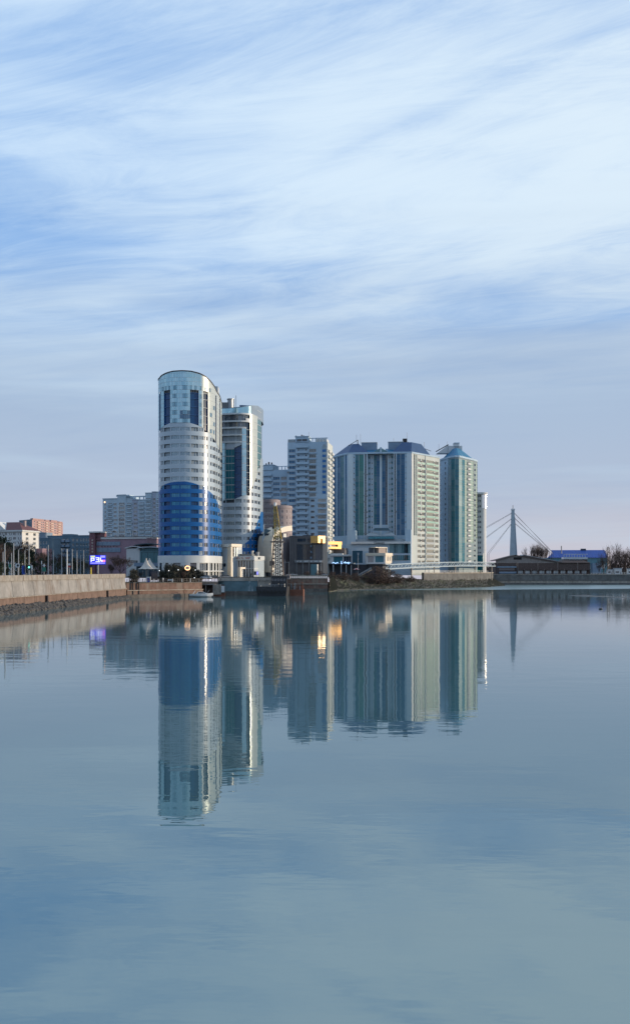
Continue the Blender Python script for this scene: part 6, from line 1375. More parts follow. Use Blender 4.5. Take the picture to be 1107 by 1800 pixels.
def warehouse():
    D = 800; A, B = P2(962,800), P2(1067.5,796); fc = Face(A, B); root = thing('warehouse', 'pale warehouse with a bright blue roof behind the boathouse', 'warehouse', (A.x, A.y, GZ)); zt = WZ(980.6,D)
    cols = [(fc.u(968+11*k), fc.u(974+11*k), [(zt-9.5, zt-6)], 'win', {'n': 4}) for k in range(9)]
    facade(root, fc, GZ, zt, cols, 'teal_wall'); fbox(root, fc, 0, fc.L, .5, 24, GZ, zt-.02, 'teal_wall', 'core_wall'); facade(root, Face(B, fc.p(fc.L,24)), GZ, zt, [], 'blue_grey_panel')
    k = 20; z1 = WZ(967,812)
    for i in range(k):
        u0, u1 = fc.L*i/k+.03, fc.L*(i+1)/k-.03; i0 = max(0, 5-5*i/2.5) if i < 3 else 0
        b = MB(); b.hexa([fc.w(u0,-.8,zt),fc.w(u1,-.8,zt),fc.w(u1,12,z1-.3),fc.w(u0,12,z1-.3),fc.w(u0,-.8,zt+.3),fc.w(u1,-.8,zt+.3),fc.w(u1,12,z1),fc.w(u0,12,z1)]) if i > 1 else b.hexa([fc.w(u0,-.8,zt),fc.w(u1,-.8,zt),fc.w(u1,4+4*i,zt+(z1-zt)*(.2+.4*i)),fc.w(u0,2+4*i,zt+(z1-zt)*.2*i),fc.w(u0,-.8,zt+.3),fc.w(u1,-.8,zt+.3),fc.w(u1,4+4*i,zt+.3+(z1-zt)*(.2+.4*i)),fc.w(u0,2+4*i,zt+.3+(z1-zt)*.2*i)])
        b.build('roof_sheet', ['roof_bright_blue'], root)
    fbox(root, fc, fc.u(1025), fc.u(1034), 11, 13, z1-.4, WZ(964.6,812), 'dark_clad', 'roof_vent'); post(root, WX(986,805), 805, zt, WZ(959.5,805), .5, 'metal_grey', 'chimney', 8)
    fbox(root, fc, fc.u(1038), fc.u(1053), -6, -.01, GZ, WZ(990,D), 'blue_grey_panel', 'annex')
warehouse()
def kiosk(name, label, px, D, w_, h, m='stucco_white'):
    x = WX(px, D); root = thing(name, label, 'kiosk', (x, D, GZ)); b = MB(); b.box(x-w_/2,x+w_/2,D,D+3,GZ,GZ+h); b.build('wall', [m], root); b = MB(); b.box(x-w_/2-.3,x+w_/2+.3,D-.4,D+3.3,GZ+h,GZ+h+.35); b.build('roof', ['clad_grey'], root)
    inst('window', win_mesh(w_*.5,1.1,2,.0,'dark_frame','glass_dark',.06,False,'win'), root, (x-w_*.15, D-.06, GZ+1.0)); inst('door', win_mesh(.8,2.0,1,.0,'frame_white','glass',.1,False,'win'), root, (x+w_*.32, D-.06, GZ+.05))
kiosk('kiosk', 'small white kiosk beside the tall pole on the right bank', 1071.5, 612, 3.4, 3.0); kiosk('kiosk', 'larger white kiosk near the right edge', 1086, 613, 4.8, 3.9); kiosk('kiosk', 'white kiosk cut by the right photo edge', 1108, 612, 3.8, 3.6)
def fence(name, label, pa, pb, D, h, n, m='white_paint', z=GZ, pts=None):
    A, B = (P2(pa,D), P2(pb,D)) if pts is None else (Vector(pts[0]), Vector(pts[1])); f = Face(A, B); root = thing(name, label, 'railing', (A.x, A.y, z)); 
    b = MB(); b.box(-.06,.06,-.06,.06,0,h); me = b.mesh('post', [m])
    for k in range(n+1): inst('post', me, root, f.w(f.L*k/n, 0, z), f.rz)
    for zz in (h-.06, h*.5): fbox(root, f, 0, f.L, -.03, .03, z+zz, z+zz+.08, m, 'rail')
    return root
fence('white_fence', 'low white fence along the far quay near the kiosks', 1038, 1107, 608, 1.4, 14)
fence('promenade_railing', 'dark railing along the brick promenade quay', 0, 0, 0, 1.2, 22, 'metal_dark', 5.42, [(-65.8,310.9),(-48.6,325.4)]); fence('promenade_railing', 'dark railing above the boat shelter', 0, 0, 0, 1.2, 12, 'metal_dark', 5.42, [(-48.2,325.6),(-36,338.5)])
fence('parapet_railing', 'pale railing on the retaining wall below the footbridge', 0, 0, 0, 1.1, 26, 'white_paint', 8.5, [(61,495.8),(107,550)])
def pole(name, label, px, D, y1, r=.14, z=GZ, arm=0, head=None, m='metal_pole', cat='lamp post', group=None, two=False):
    x = WX(px, D); root = thing(name, label, cat, (x, D, z), group); zt = WZ(y1, D); b = MB(); b.tube((x,D,z),(x,D,zt),r*1.25,r*.75,n=6); b.build('pole', [m], root); b = MB(); b.tube((x,D,z),(x,D,z+.5),r*2,r*1.6,n=8); b.build('base', [m], root)
    for s in ((arm, -arm) if two else (arm,)):
        if s:
            b = MB(); b.tube((x,D,zt-.05),(x+s*.5,D,zt+.45),.06,n=5); b.tube((x+s*.5,D,zt+.45),(x+s,D,zt+.5),.05,n=5); b.build('arm', [m], root)
            b = MB(); xx = x+s; b.hexa([(xx-.35,D-.14,zt+.40),(xx+.35,D-.14,zt+.40),(xx+.35,D+.14,zt+.40),(xx-.35,D+.14,zt+.40),(xx-.28,D-.1,zt+.55),(xx+.28,D-.1,zt+.55),(xx+.28,D+.1,zt+.55),(xx-.28,D+.1,zt+.55)]); b.build('lamp_head', ['metal_grey'], root)
    return root
pole('mast', 'tall dark mast beside the blue-roofed warehouse', 1067.2, 625, 961.5, .30, m='metal_dark', cat='mast'); pole('mast', 'slimmer dark mast just right of the tall mast', 1070.6, 640, 962.5, .22, m='metal_dark', cat='mast')
def tarp():
    D = 556; root = thing('market_awning', 'green arched awning on the wall under the footbridge', 'awning', (WX(822,D), D, GZ)); f = Face(P2(801,548), P2(847,562)); b = MB(); n = 8; L = f.L
    for i in range(n):
        t0, t1 = math.pi*i/n, math.pi*(i+1)/n; pv = lambda t: (1.8-1.9*math.cos(t), GZ+2.0+1.5*math.sin(t))
        (v0, z0), (v1, z1) = pv(t0), pv(t1); b.quad(f.w(0,v0,z0), f.w(L,v0,z0), f.w(L,v1,z1), f.w(0,v1,z1))
    b.ngon([f.w(0,1.8-1.9*math.cos(t),GZ+2.0+1.5*math.sin(t)) for t in [math.pi*k/n for k in range(n+1)]]); b.ngon([f.w(L,1.8-1.9*math.cos(t),GZ+2.0+1.5*math.sin(t)) for t in [math.pi*k/n for k in range(n+1)]]); b.build('canvas', ['green_tarp'], root)
    for k in range(6): p = f.w(L*k/5, 0, 0); post(root, p[0], p[1], GZ, GZ+2.1, .08, 'white_paint', 'post', 5)
tarp()

# ================================================================== LEFT BANK THINGS
def led_board():
    D = 322; x0, x1 = WX(158.2,D), WX(186.6,D); z0, z1 = WZ(992.4,D), WZ(975.6,D); root = thing('led_billboard', 'blue lit LED billboard on a post above the embankment', 'billboard', ((x0+x1)/2, D, GZ)); b = MB(); b.box(x0,x1,D,D+.5,z0,z1); b.build('cabinet', ['dark_clad'], root)
    W, H = x1-x0, z1-z0; 
    def r(a, b_, c, d_, m, k, nm='screen_print'):
        g = MB(); y = D-.01-.006*k; g.quad((x0+W*a,y,z0+H*c),(x0+W*b_,y,z0+H*c),(x0+W*b_,y,z0+H*d_),(x0+W*a,y,z0+H*d_)); g.build(nm, [m], root)
    r(.01,.99,.02,.98,'led_blue',0,'screen')
    r(.05,.33,.80,.92,'led_yellow',1); r(.06,.12,.28,.74,'led_white',1); r(.12,.30,.62,.74,'led_white',1); r(.12,.30,.40,.50,'led_white',1); r(.24,.30,.50,.62,'led_white',1)
    r(.37,.60,.66,.76,'led_white',1); r(.53,.60,.36,.66,'led_white',1); r(.40,.53,.46,.56,'led_white',1); r(.36,.64,.26,.34,'led_white',1); r(.64,.70,.36,.72,'led_white',1); r(.66,.95,.72,.94,'led_lilac',1); r(.69,.96,.28,.50,'led_pink',1); r(.70,.80,.30,.46,'led_white',2); r(.04,.94,.10,.21,'led_lilac',1)
    xc = WX(171.6,D); post(root, xc, D+.7, GZ, z0+1, .3, 'metal_grey', 'post', 8); post(root, WX(169.4,D), D+.7, z1, WZ(962,D), .1, 'metal_dark', 'mast', 5)
led_board()
LP = [(9.2,215,955.6,1.1,0,'tall pale lamp post nearest the left photo edge'),(24.6,245,955,1.5,1,'thick double-armed lamp post in front of the white house'),(33.2,262,966.6,.9,0,'grey-blue lamp post with curved arm left of the traffic light'),(21,300,972,0,0,'short thin pole behind the double-armed lamp post'),
      (51.8,250,959.5,1.2,1,'lamp post carrying the traffic light'),(85.4,262,958,0,0,'tall pole right of the diamond road sign'),(94.6,300,967,0,0,'thin grey pole before the slab block'),(109,300,964,0,0,'thin pole just left of the bright white pole'),
      (127.4,300,965.5,0,0,'first pole right of the bright white pole'),(135.8,318,969,0,0,'second pole right of the bright white pole'),(142,330,977,0,0,'short third pole right of the bright white pole'),(147.6,330,967,0,0,'last pole before the LED billboard'),(44.4,330,968,.8,0,'distant lamp post between the dark trees'),(6,270,970,0,0,'dim pole behind the leftmost lamp post')]
for (px, D, y, arm, two, lab) in LP: pole('lamp_post' if arm else 'utility_pole', lab, px, D, y, .16, arm=arm, two=bool(two), cat='lamp post' if arm else 'pole', group='poles along the embankment road')
pole('white_pole', 'bright white pole catching the sun on the embankment', 118.4, 262, 965, .20, m='white_paint', cat='pole'); pole('yellow_post', 'short yellow post on the wall beside the billboard', 160.4, 300, 997.4, .28, m='sign_yellow', cat='post')
def sign(name, label, px, D, y0, plates, cat='road sign', yb=1008.6):
    x = WX(px, D); root = thing(name, label, cat, (x, D, GZ)); post(root, x, D+.08, GZ, WZ(y0,D), .07, 'metal_pole', 'pole', 5)
    for (shape, dx, y, s, h, m) in plates:
        z = WZ(y, D); g = MB(); xx = x+dx
        if shape == 'box': g.box(xx-s/2,xx+s/2,D-.06,D-.01,z-h/2,z+h/2)
        elif shape == 'dia': g.prism([(0,0)]*4, 0, 0) if False else g.hexa([(xx,D-.06,z-s/2),(xx+s/2,D-.06,z),(xx+s/2,D-.01,z),(xx,D-.01,z-s/2),(xx-s/2,D-.06,z),(xx,D-.06,z+s/2),(xx,D-.01,z+s/2),(xx-s/2,D-.01,z)])
        else: g.tube((xx,D-.06,z),(xx,D-.01,z),s/2,n=14)
        g.build('sign_plate', [m], root)
    return root
sign('road_sign', 'white square road sign on a pole before the dark trees', 32, 232, 990, [('box',0,994,.95,1.0,'white_paint'),('disc',0,994,.6,.6,'metal_grey')]); sign('traffic_light', 'traffic light with a glowing green lamp', 52, 240, 994, [('box',-.02,997.6,.5,1.5,'dark_clad')], 'traffic light'); sign('road_sign', 'white vertical sign plate right of the traffic light', 56.6, 240, 993.5, [('box',0,997.3,.45,.95,'white_paint')])
b = MB(); xx = WX(51.6,239.9); b.tube((xx,239.85,WZ(997.2,240)),(xx,239.92,WZ(997.2,240)),.24,n=10); o = b.build('green_lamp', ['signal_green']); 
for q in bpy.data.objects:
    if q.name.startswith('traffic_light'): o.parent = q; o.location = (-q.location.x, -q.location.y, -q.location.z)
sign('road_sign', 'diamond priority sign above a green plate', 78, 244, 990.6, [('dia',0,994,.85,.85,'white_paint'),('dia',0,994,.0,.0,'sign_yellow'),('box',0,1001,.95,1.2,'sign_green')]); sign('road_sign', 'tall narrow white marker plate left of the diamond sign', 73.8, 244, 985.6, [('box',0,989.2,.25,.9,'white_paint')]); sign('advert_stand', 'blue and white striped advert stand by the road', 42, 240, 996.5, [('box',0,1002,.9,2.4,'sign_blue'),('box',.2,1001,.25,1.8,'white_paint')], 'advert stand'); sign('road_sign', 'red and white sign stack right of the white pole', 122.4, 266, 990, [('box',0,992.4,.7,.7,'white_paint'),('box',0,995.6,.7,.6,'sign_red')]); sign('road_sign', 'small green sign at the far left among the trees', 18.4, 232, 990, [('box',0,994.6,.7,.9,'sign_green')])

# cars
def car_proto(m, label, loc, rz, grp='cars parked along the embankment road'):
    root = thing('parked_car', label, 'car', loc, grp, rz); root['_o'] = [0,0,0]
    b = MB(); prof = [(-2.15,.35),(-2.1,.75),(-1.6,.9),(1.3,.92),(2.05,.78),(2.15,.4)]
    w_ = .86; n = len(prof)
    for s in (-1, 1): b.ngon([(x, s*w_, z) for x, z in (prof if s < 0 else reversed(prof))])
    for i in range(n): (x0, z0), (x1, z1) = prof[i], prof[(i+1) % n]; b.quad((x0,-w_,z0),(x0,w_,z0),(x1,w_,z1),(x1,-w_,z1))
    b.build('body', [m], root)
    b = MB(); b.hexa([(-1.6,-.8,.9),(1.1,-.8,.92),(1.1,.8,.92),(-1.6,.8,.9),(-1.15,-.66,1.38),(.35,-.66,1.40),(.35,.66,1.40),(-1.15,.66,1.38)]); b.build('window_band', ['boat_glass'], root)
    b = MB(); b.box(-1.15,.36,-.66,.66,1.402,1.46); b.build('roof', [m], root)
    for x in (-1.35, 1.35):
        for s in (-1, 1): b = MB(); b.tube((x,s*.70,.33),(x,s*.90,.33),.33,n=12); b.build('wheel', ['rubber'], root)
    for s in (-1, 1): b = MB(); b.box(2.05,2.17,s*.6-.18,s*.6+.18,.58,.74); b.build('headlight', ['frame_white'], root)
    return root
c0 = car_proto('car_white', 'white car parked behind the wall near the diamond sign', (WX(90,258),258,GZ), .3); c1 = car_proto('car_silver', 'silver car parked left of the LED billboard', (WX(141,300),300,GZ), .1); c2 = car_proto('car_dark', 'dark car parked behind the wall near the traffic light', (WX(63,246),246,GZ), .2)
copy_tree(c0, (WX(105,300),300,GZ), .15, label='white car between the thin poles'); copy_tree(c0, (WX(362,337),337,GZ-.6), 2.9, label='white car at the foot of the tallest tower', group='cars by the towers'); copy_tree(c1, (WX(515,415),415,GZ), .1, label='silver car in front of the dark commercial block', group='cars by the towers'); copy_tree(c1, (WX(568.5,415),415,GZ), 0, label='silver car beside the white restaurant columns', group='cars by the towers'); copy_tree(c2, (WX(378,345),345,GZ-.6), .4, label='dark car beside the entrance of the tallest tower', group='cars by the towers'); copy_tree(c1, (WX(399,362),362,GZ-.6), .2, label='silver car below the tall grey podium wall', group='cars by the towers')

# tent pavilion
def tent():
    D = 338; root = thing('tent_pavilion', 'cream two-peaked tent pavilion below the teal building', 'tent', (WX(262,D), D, 6.0)); 
    for (pc, half, yp, dy) in ((257.5, 16.0, 982.6, 0), (263.4, 20.0, 982.8, 6)):
        b = MB(); N = 20; M = 8; D2 = D+dy; cx = WX(pc, D2); zt = WZ(yp, D2); ze = WZ(1000.6, D2); hw = half*D2/F
        def P(i, j):
            t = 2*math.pi*i/N; s = j/M; r = hw*(0.05+.95*s**1.0); z = ze+(zt-ze)*((1-s)**1.9); sq = 1/max(abs(math.cos(t)),abs(math.sin(t)))**.5
            sc = .22*math.sin(4*t*1)**2*s; return (cx+r*math.cos(t)*sq*.9, D2+r*.6*math.sin(t)*sq, z+sc)
        for i in range(N):
            for j in range(M): b.quad(P(i,j),P(i,j+1),P((i+1)%N,j+1),P((i+1)%N,j))
        b.build('canopy', ['tent_fabric'], root, smooth=True); post(root, cx, D2, 5.9, zt+.25, .07, 'metal_grey', 'centre_pole', 6)
        b = MB(); b.tube((cx,D2,zt-.2),(cx,D2,zt+.35),.28,.1,n=8); b.build('peak_cap', ['tent_fabric'], root)
        for a in (-.95,-.3,.3,.95): post(root, cx+hw*a*.92, D2-hw*.5, 5.9, ze+.1, .06, 'metal_grey', 'side_pole', 5)
    b = MB(); b.box(WX(266,D),WX(281,D),D-4,D-3.8,6.0,WZ(1002,D)-.3); b.build('side_sheet', ['glass_dark'], root)
tent()

# boat shelter and motor boat
def boat_shelter():
    D = 334; root = thing('boat_shelter', 'flat-roofed boat shelter on piles with grey posts', 'boat shelter', (WX(365,D), D, 0)); X = lambda p: WX(p, D)
    b = MB(); b.box(X(335),X(375.5),D,D+7,WZ(1028.2,D),WZ(1026.4,D)); b.build('roof', ['wood_grey'], root); b = MB(); b.box(X(333),X(375),D+5,D+5.3,-.5,WZ(1028.3,D)); b.build('back_wall', ['wood_dark'], root)
    for px in (333.6,348.5,361.8,374.6): post(root, X(px), D+.3, -1, WZ(1028.2,D), .16, 'wood_grey', 'pile', 6)
    for k in range(6): post(root, X(376.4+2.3*k), D+.2, .6, WZ(1027.4,D), .2, 'quay_pale', 'fence_post', 6)
    b = MB(); b.box(X(375.2),X(394),D+.6,D+6,-.6,WZ(1042.5,D)); b.build('pontoon', ['rust'], root); b = MB(); b.box(X(376),X(394),D+1.2,D+1.5,WZ(1042.5,D),WZ(1027.5,D)); b.build('panel_fence', ['wood_dark'], root)
    b = MB(); b.box(X(389.4),X(394.6),D-.4,D+.4,WZ(1041,D),WZ(1030,D)); b.build('notice_board', ['white_paint'], root)
    b = MB(); b.tube((X(317),D+1,WZ(1030,D)),(X(334),D+.4,WZ(1036.4,D)),.3,n=6); b.build('gangway', ['wood_dark'], root); b = MB(); b.box(X(322),X(334),D+1.5,D+6,-.6,WZ(1044,D)); b.build('landing', ['rust'], root)
boat_shelter()
def motor_boat():
    D = 322; cx = WX(354,D); root = thing('motor_boat', 'white motor boat moored under the boat shelter', 'motor boat', (cx, D, 0)); root['_o'] = [0,0,0]; L = 4.2
    b = MB(); st = [(-4.2,.85,.30,1.0),(-2.5,1.1,.18,1.05),(0,1.15,.10,1.15),(2.2,.85,.15,1.3),(3.6,.35,.5,1.45),(4.3,.03,1.0,1.5)]
    rings = [[(x,-w_,zt),(x,-w_*.8,zk+.25),(x,0,zk-.35),(x,w_*.8,zk+.25),(x,w_,zt)] for x, w_, zk, zt in st]
    for a, c in zip(rings, rings[1:]):
        for i in range(4): b.quad(a[i],c[i],c[i+1],a[i+1])
    b.ngon(rings[0]); b.build('hull', ['boat_white'], root, smooth=False)
    b = MB()
    for a, c in zip(rings, rings[1:]): b.quad(a[0],a[4],c[4],c[0])
    b.build('deck', ['boat_white'], root)
    b = MB(); b.hexa([(-1.8,-.85,1.08),(2.3,-.6,1.25),(2.3,.6,1.25),(-1.8,.85,1.08),(-1.0,-.7,1.95),(.9,-.5,1.85),(.9,.5,1.85),(-1.0,.7,1.95)]); b.build('cabin', ['boat_white'], root)
    for s in (-1,1): b = MB(); b.quad((-1.2,s*.84,1.3),(1.7,s*.66,1.35),(.8,s*.58,1.75),(-.9,s*.74,1.85)); b.build('cabin_window', ['boat_glass'], root)
    b = MB(); b.quad((1.95,-.55,1.40),(1.95,.55,1.40),(1.0,.48,1.82),(1.0,-.48,1.82)); b.build('windscreen', ['boat_glass'], root)
    b = MB(); b.tube((-3.0,-.9,1.0),(-2.2,-.75,2.3),.06,n=5); b.tube((-3.0,.9,1.0),(-2.2,.75,2.3),.06,n=5); b.tube((-2.2,-.75,2.3),(-2.2,.75,2.3),.06,n=5); b.build('targa_bar', ['boat_white'], root)
    b = MB(); b.tube((2.0,-.4,1.3),(2.9,-.3,2.5),.05,n=5); b.tube((2.0,.4,1.3),(2.9,.3,2.5),.05,n=5); b.build('bow_rail', ['metal_grey'], root)
    b = MB(); b.box(-4.65,-4.2,-.25,.25,.0,1.1); b.build('outboard_motor', ['dark_clad'], root)
motor_boat()

# floating crane
def floating_crane():
    D = 337; root = thing('floating_crane', 'brown lattice floating crane with yellow jib on a dark barge', 'crane', (WX(487,D), D, 0)); X = lambda p: WX(p, D); Z = lambda y: WZ(y, D)
    b = MB(); b.prism([(X(457),D-4),(X(503),D-4),(X(507),D),(X(503),D+4),(X(457),D+4),(X(453),D)], -.4, Z(1031), top=[(X(454.5),D-4.4),(X(505),D-4.4),(X(509),D),(X(505),D+4.4),(X(454.5),D+4.4),(X(450),D)]); b.build('barge_hull', ['hull_dark'], root)
    b = MB(); b.box(X(477.5),X(504.5),D-2.5,D+2.5,Z(1031),Z(1013)); b.build('machine_house', ['hull_dark'], root); b = MB(); b.box(X(476.8),X(505.2),D-2.8,D+2.8,Z(1013),Z(1011.6)); b.build('house_roof', ['crane_brown'], root)
    b = MB(); b.box(X(503.5),X(510),D-2,D+1,Z(1018),Z(1009.4)); b.build('control_cabin', ['beige_panel'], root); inst('cabin_window', win_mesh(.9,.7,1,.0,'dark_frame','glass_dark',.05,False,'win'), root, (X(506.8),D-2.05,Z(1015)))
    me = win_mesh(.7,.8,1,.0,'metal_grey','glass_dark',.06,False,'win')
    for px in (480,485,490,495,500): inst('porthole', me, root, (X(px), D-2.55, Z(1021)))
    def lattice(p0, p1, w0, w1, n, r, m, nm):
        a, c = Vector(p0), Vector(p1); d = (c-a).normalized(); u = Vector((1,0,0)); v = d.cross(u).normalized(); u = v.cross(d)
        cor = [(1,1),(1,-1),(-1,-1),(-1,1)]; P = lambda t, k: a+(c-a)*t+(u*cor[k][0]+v*cor[k][1])*(w0+(w1-w0)*t)
        for k in range(4): b = MB(); b.tube(P(0,k),P(1,k),r,n=5); b.build(nm+'_chord', [m], root)
        b = MB()
        for i in range(n):
            t0, t1 = i/n, (i+1)/n
            for k in range(4):
                j = (k+1) % 4; b.tube(P(t0,k),P(t1,j),r*.6,n=4,caps=False) if (i+k) % 2 else b.tube(P(t0,j),P(t1,k),r*.6,n=4,caps=False)
                b.tube(P(t1,k),P(t1,j),r*.55,n=4,caps=False)
        b.build(nm+'_lacing', [m], root, kind='stuff')
    lattice((X(487.5),D,Z(1011.5)),(X(487.5),D,Z(944)),2.3,1.3,9,.17,'crane_brown','tower')
    lattice((X(489.2),D-1.5,Z(948)),(X(484.2),D-2.6,Z(889.5)),1.25,.45,11,.13,'crane_yellow','jib')
    b = MB(); b.tube((X(485.4),D+1,Z(944)),(X(484.4),D-2.4,Z(889.5)),.10,n=5); b.tube((X(479.5),D+1.5,Z(944)),(X(482.6),D-2.4,Z(891)),.12,n=5); b.tube((X(497),D,Z(950)),(X(485),D-2.4,Z(889.5)),.09,n=5); b.build('stay_cable', ['metal_dark'], root)
    b = MB(); b.box(X(475.5),X(499.5),D-1.9,D+1.9,Z(953.5),Z(951.5)); b.build('platform', ['crane_brown'], root); b = MB(); b.box(X(474.2),X(482),D-1.4,D+1.4,Z(994.5),Z(986)); b.build('counterweight', ['crane_brown'], root)
    b = MB(); b.tube((X(484.2),D-2.7,Z(891)),(X(484.2),D-2.7,Z(884.4)),.55,n=10); b.build('jib_head', ['frame_white'], root); b = MB(); b.tube((X(481),D-2,Z(930)),(X(481),D-2,Z(926)),.5,n=8); b.tube((X(481.2),D-2,Z(926)),(X(484),D-2.6,Z(890)),.05,n=4); b.build('hook_block', ['metal_dark'], root)
    for px, y in ((500.4,984),(507.5,987.5)): post(root, X(px), D-1, Z(1011.5), Z(y), .09, 'metal_grey', 'deck_mast', 5)
    b = MB(); b.box(X(499),X(508),D-1.08,D-.92,Z(988.6),Z(988)); b.build('yard_arm', ['metal_grey'], root)
    b = MB(); rn = random.Random(2)
    for k in range(14): x = X(457+rn.random()*46); b.tube((x,D-4.2,Z(1031)),(x,D-4.2,Z(1031)+rn.uniform(.6,1.3)),.08,n=4)
    b.tube((X(457),D-4.2,Z(1027.5)),(X(503),D-4.2,Z(1027.5)),.05,n=4); b.build('deck_rail', ['metal_grey'], root)
    for k in range(7): b = MB(); x = X(458+7*k); b.tube((x,D-4.75,1.6),(x,D-4.45,1.6),.5,n=12); b.build('tyre_fender', ['rubber'], root)
floating_crane()
def work_pontoon():
    D = 341; root = thing('work_pontoon', 'rusty cluttered work pontoon right of the crane barge', 'pontoon', (WX(522,D), D, 0)); X = lambda p: WX(p, D)
    b = MB(); b.prism([(X(509.5),D-3),(X(533),D-3),(X(535),D),(X(533),D+3),(X(509.5),D+3)], -.4, WZ(1036,D)); b.build('hull', ['rust'], root); rn = random.Random(12)
    for k in range(11): x = X(510.5+2.1*k); post(root, x, D-2.8, WZ(1036,D), WZ(rn.uniform(1022,1030),D), .14, rn.choice(['rust','metal_grey','crane_brown']), 'stanchion', 5)
    for k in range(6): x = X(512+3.6*k); y = D+rn.uniform(-1.5,1.5); b = MB(); h = rn.uniform(.8,2.2); b.hexa([(x-.9,y-.8,WZ(1036,D)),(x+.9,y-.8,WZ(1036,D)),(x+.9,y+.8,WZ(1036,D)),(x-.9,y+.8,WZ(1036,D)),(x-.5,y-.5,WZ(1036,D)+h),(x+.5,y-.5,WZ(1036,D)+h),(x+.5,y+.5,WZ(1036,D)+h),(x-.5,y+.5,WZ(1036,D)+h)]); b.build('machinery', [rn.choice(['crane_brown','hull_dark','rust'])], root)
work_pontoon()

# ================================================================== VEGETATION
def bare_tree_meshes(seed, h, spread, depth=5, twigs=3, thin=.022):
    rn = random.Random(seed); tr = MB(); tw = MB()
    def grow(p, d, L, r, lv):
        q = p + d*L
        if lv > depth-3: tr.tube(p, q, r, r*.68, n=5 if lv > depth-2 else 4, caps=False)
        else: tw.tube(p, q, max(r, .03), max(r*.6, .02), n=3, caps=False)
        if lv == 0:
            for _ in range(twigs):
                e = q + (d*.6 + Vector((rn.uniform(-1,1),rn.uniform(-1,1),rn.uniform(-.3,1)))*.8).normalized()*L*rn.uniform(.6,1.3); s = Vector((rn.uniform(-1,1),rn.uniform(-1,1),0))*thin
                tw.tri(p.lerp(q,.5)-s, p.lerp(q,.5)+s, e)
            return
        n = 3 if lv >= depth-1 else 2
        for k in range(n):
            a = 2*math.pi*(k+rn.uniform(-.3,.3))/n; side = Vector((math.cos(a), math.sin(a), 0)); t = rn.uniform(.35,.75)*spread
            nd = (d*(1-t*.45) + side*t + Vector((0,0,.30))).normalized(); (rn.random() < .1 and lv < depth-1) or grow(p.lerp(q, rn.uniform(.6,1)), nd, L*rn.uniform(.55,1.0), r*.6, lv-1)
        if lv > 1: grow(q, (d+Vector((rn.uniform(-.2,.2),rn.uniform(-.2,.2),.15))).normalized(), L*.82, r*.66, lv-1)
    grow(Vector((0,0,-.2)), Vector((0,0,1)), h*.25, h*.02, depth)
    zmax = max(v[2] for v in tw.v); k = h/zmax
    for m in (tr, tw): m.v = [(x*k, y*k, z*k) for x, y, z in m.v]
    return tr.mesh('trunk', ['bark']), tw.mesh('crown', ['twig'])
BT = [bare_tree_meshes(11, 9, 1.0), bare_tree_meshes(23, 10, .75), bare_tree_meshes(37, 8, 1.3, 5, 4), bare_tree_meshes(41, 12, .4)]
BTD = [bare_tree_meshes(51, 9, 1.0, 5, 8, .05), bare_tree_meshes(52, 10, .8, 5, 8, .05), bare_tree_meshes(53, 8, 1.35, 5, 9, .045)]
def leafy_mesh(seed, h, w_, n, m, conical=False, low=0.0, leaf=.35):
    rn = random.Random(seed); b = MB(); t = MB(); t.tube((0,0,-.2),(0,0,h*.55),w_*.05+.06,.05,n=6)
    for k in range(5): a = rn.random()*6.28; t.tube((0,0,h*.3+.06*k*h),(math.cos(a)*w_*.35,math.sin(a)*w_*.35,h*.45+.07*k*h),.06,.03,n=4)
    cl = []
    for _ in range(34):
        z = rn.uniform(low, 1); rr = (1-z)*.95+.05 if conical else math.sqrt(max(.06, 1-(2*z-1)**2))*(.75+.4*rn.random()); a = rn.random()*6.28; q = rr*w_/2*math.sqrt(rn.random())*1.05; cl.append((math.cos(a)*q, math.sin(a)*q, z*h, w_*rn.uniform(.10,.20)))
    for _ in range(n):
        x, y, z, r = rn.choice(cl); d = Vector((rn.gauss(0,1),rn.gauss(0,1),rn.gauss(0,.8))).normalized()*r*rn.uniform(.5,1.1); p = Vector((x,y,z))+d; p.z = max(p.z, .05)
        u = Vector((rn.uniform(-1,1),rn.uniform(-1,1),rn.uniform(-1,1))).normalized()*leaf*rn.uniform(.6,1.2); v = Vector((rn.uniform(-1,1),rn.uniform(-1,1),rn.uniform(-1,1))).normalized()*leaf*rn.uniform(.5,.9)
        b.quad(p-u*.5, p+v*.5, p+u*.5, p-v*.5)
    return t.mesh('trunk', ['bark']), b.mesh('crown', [m])
EV = [leafy_mesh(5, 8, 6, 1500, 'needles', False, .1, .5), leafy_mesh(6, 9, 4.2, 1500, 'needles', True, .06, .45), leafy_mesh(7, 2.6, 4.5, 3600, 'hedge_leaf', False, 0, .36), leafy_mesh(9, 3.4, 5.5, 2600, 'twig', False, 0, .26)]
def plant(name, label, pair, px, D, z, s, cat, group=None, rz=None, sz=None):
    x = WX(px, D); o = thing(name, label, cat, (x, D, z), group, rz if rz is not None else (px*1.7) % 6.28); o.scale = (s, s, sz or s)
    for me in pair:
        c = bpy.data.objects.new(me.name.split('.')[0], me); COL.objects.link(c); c.parent = o
    return o
G1 = 'bare trees behind the embankment'
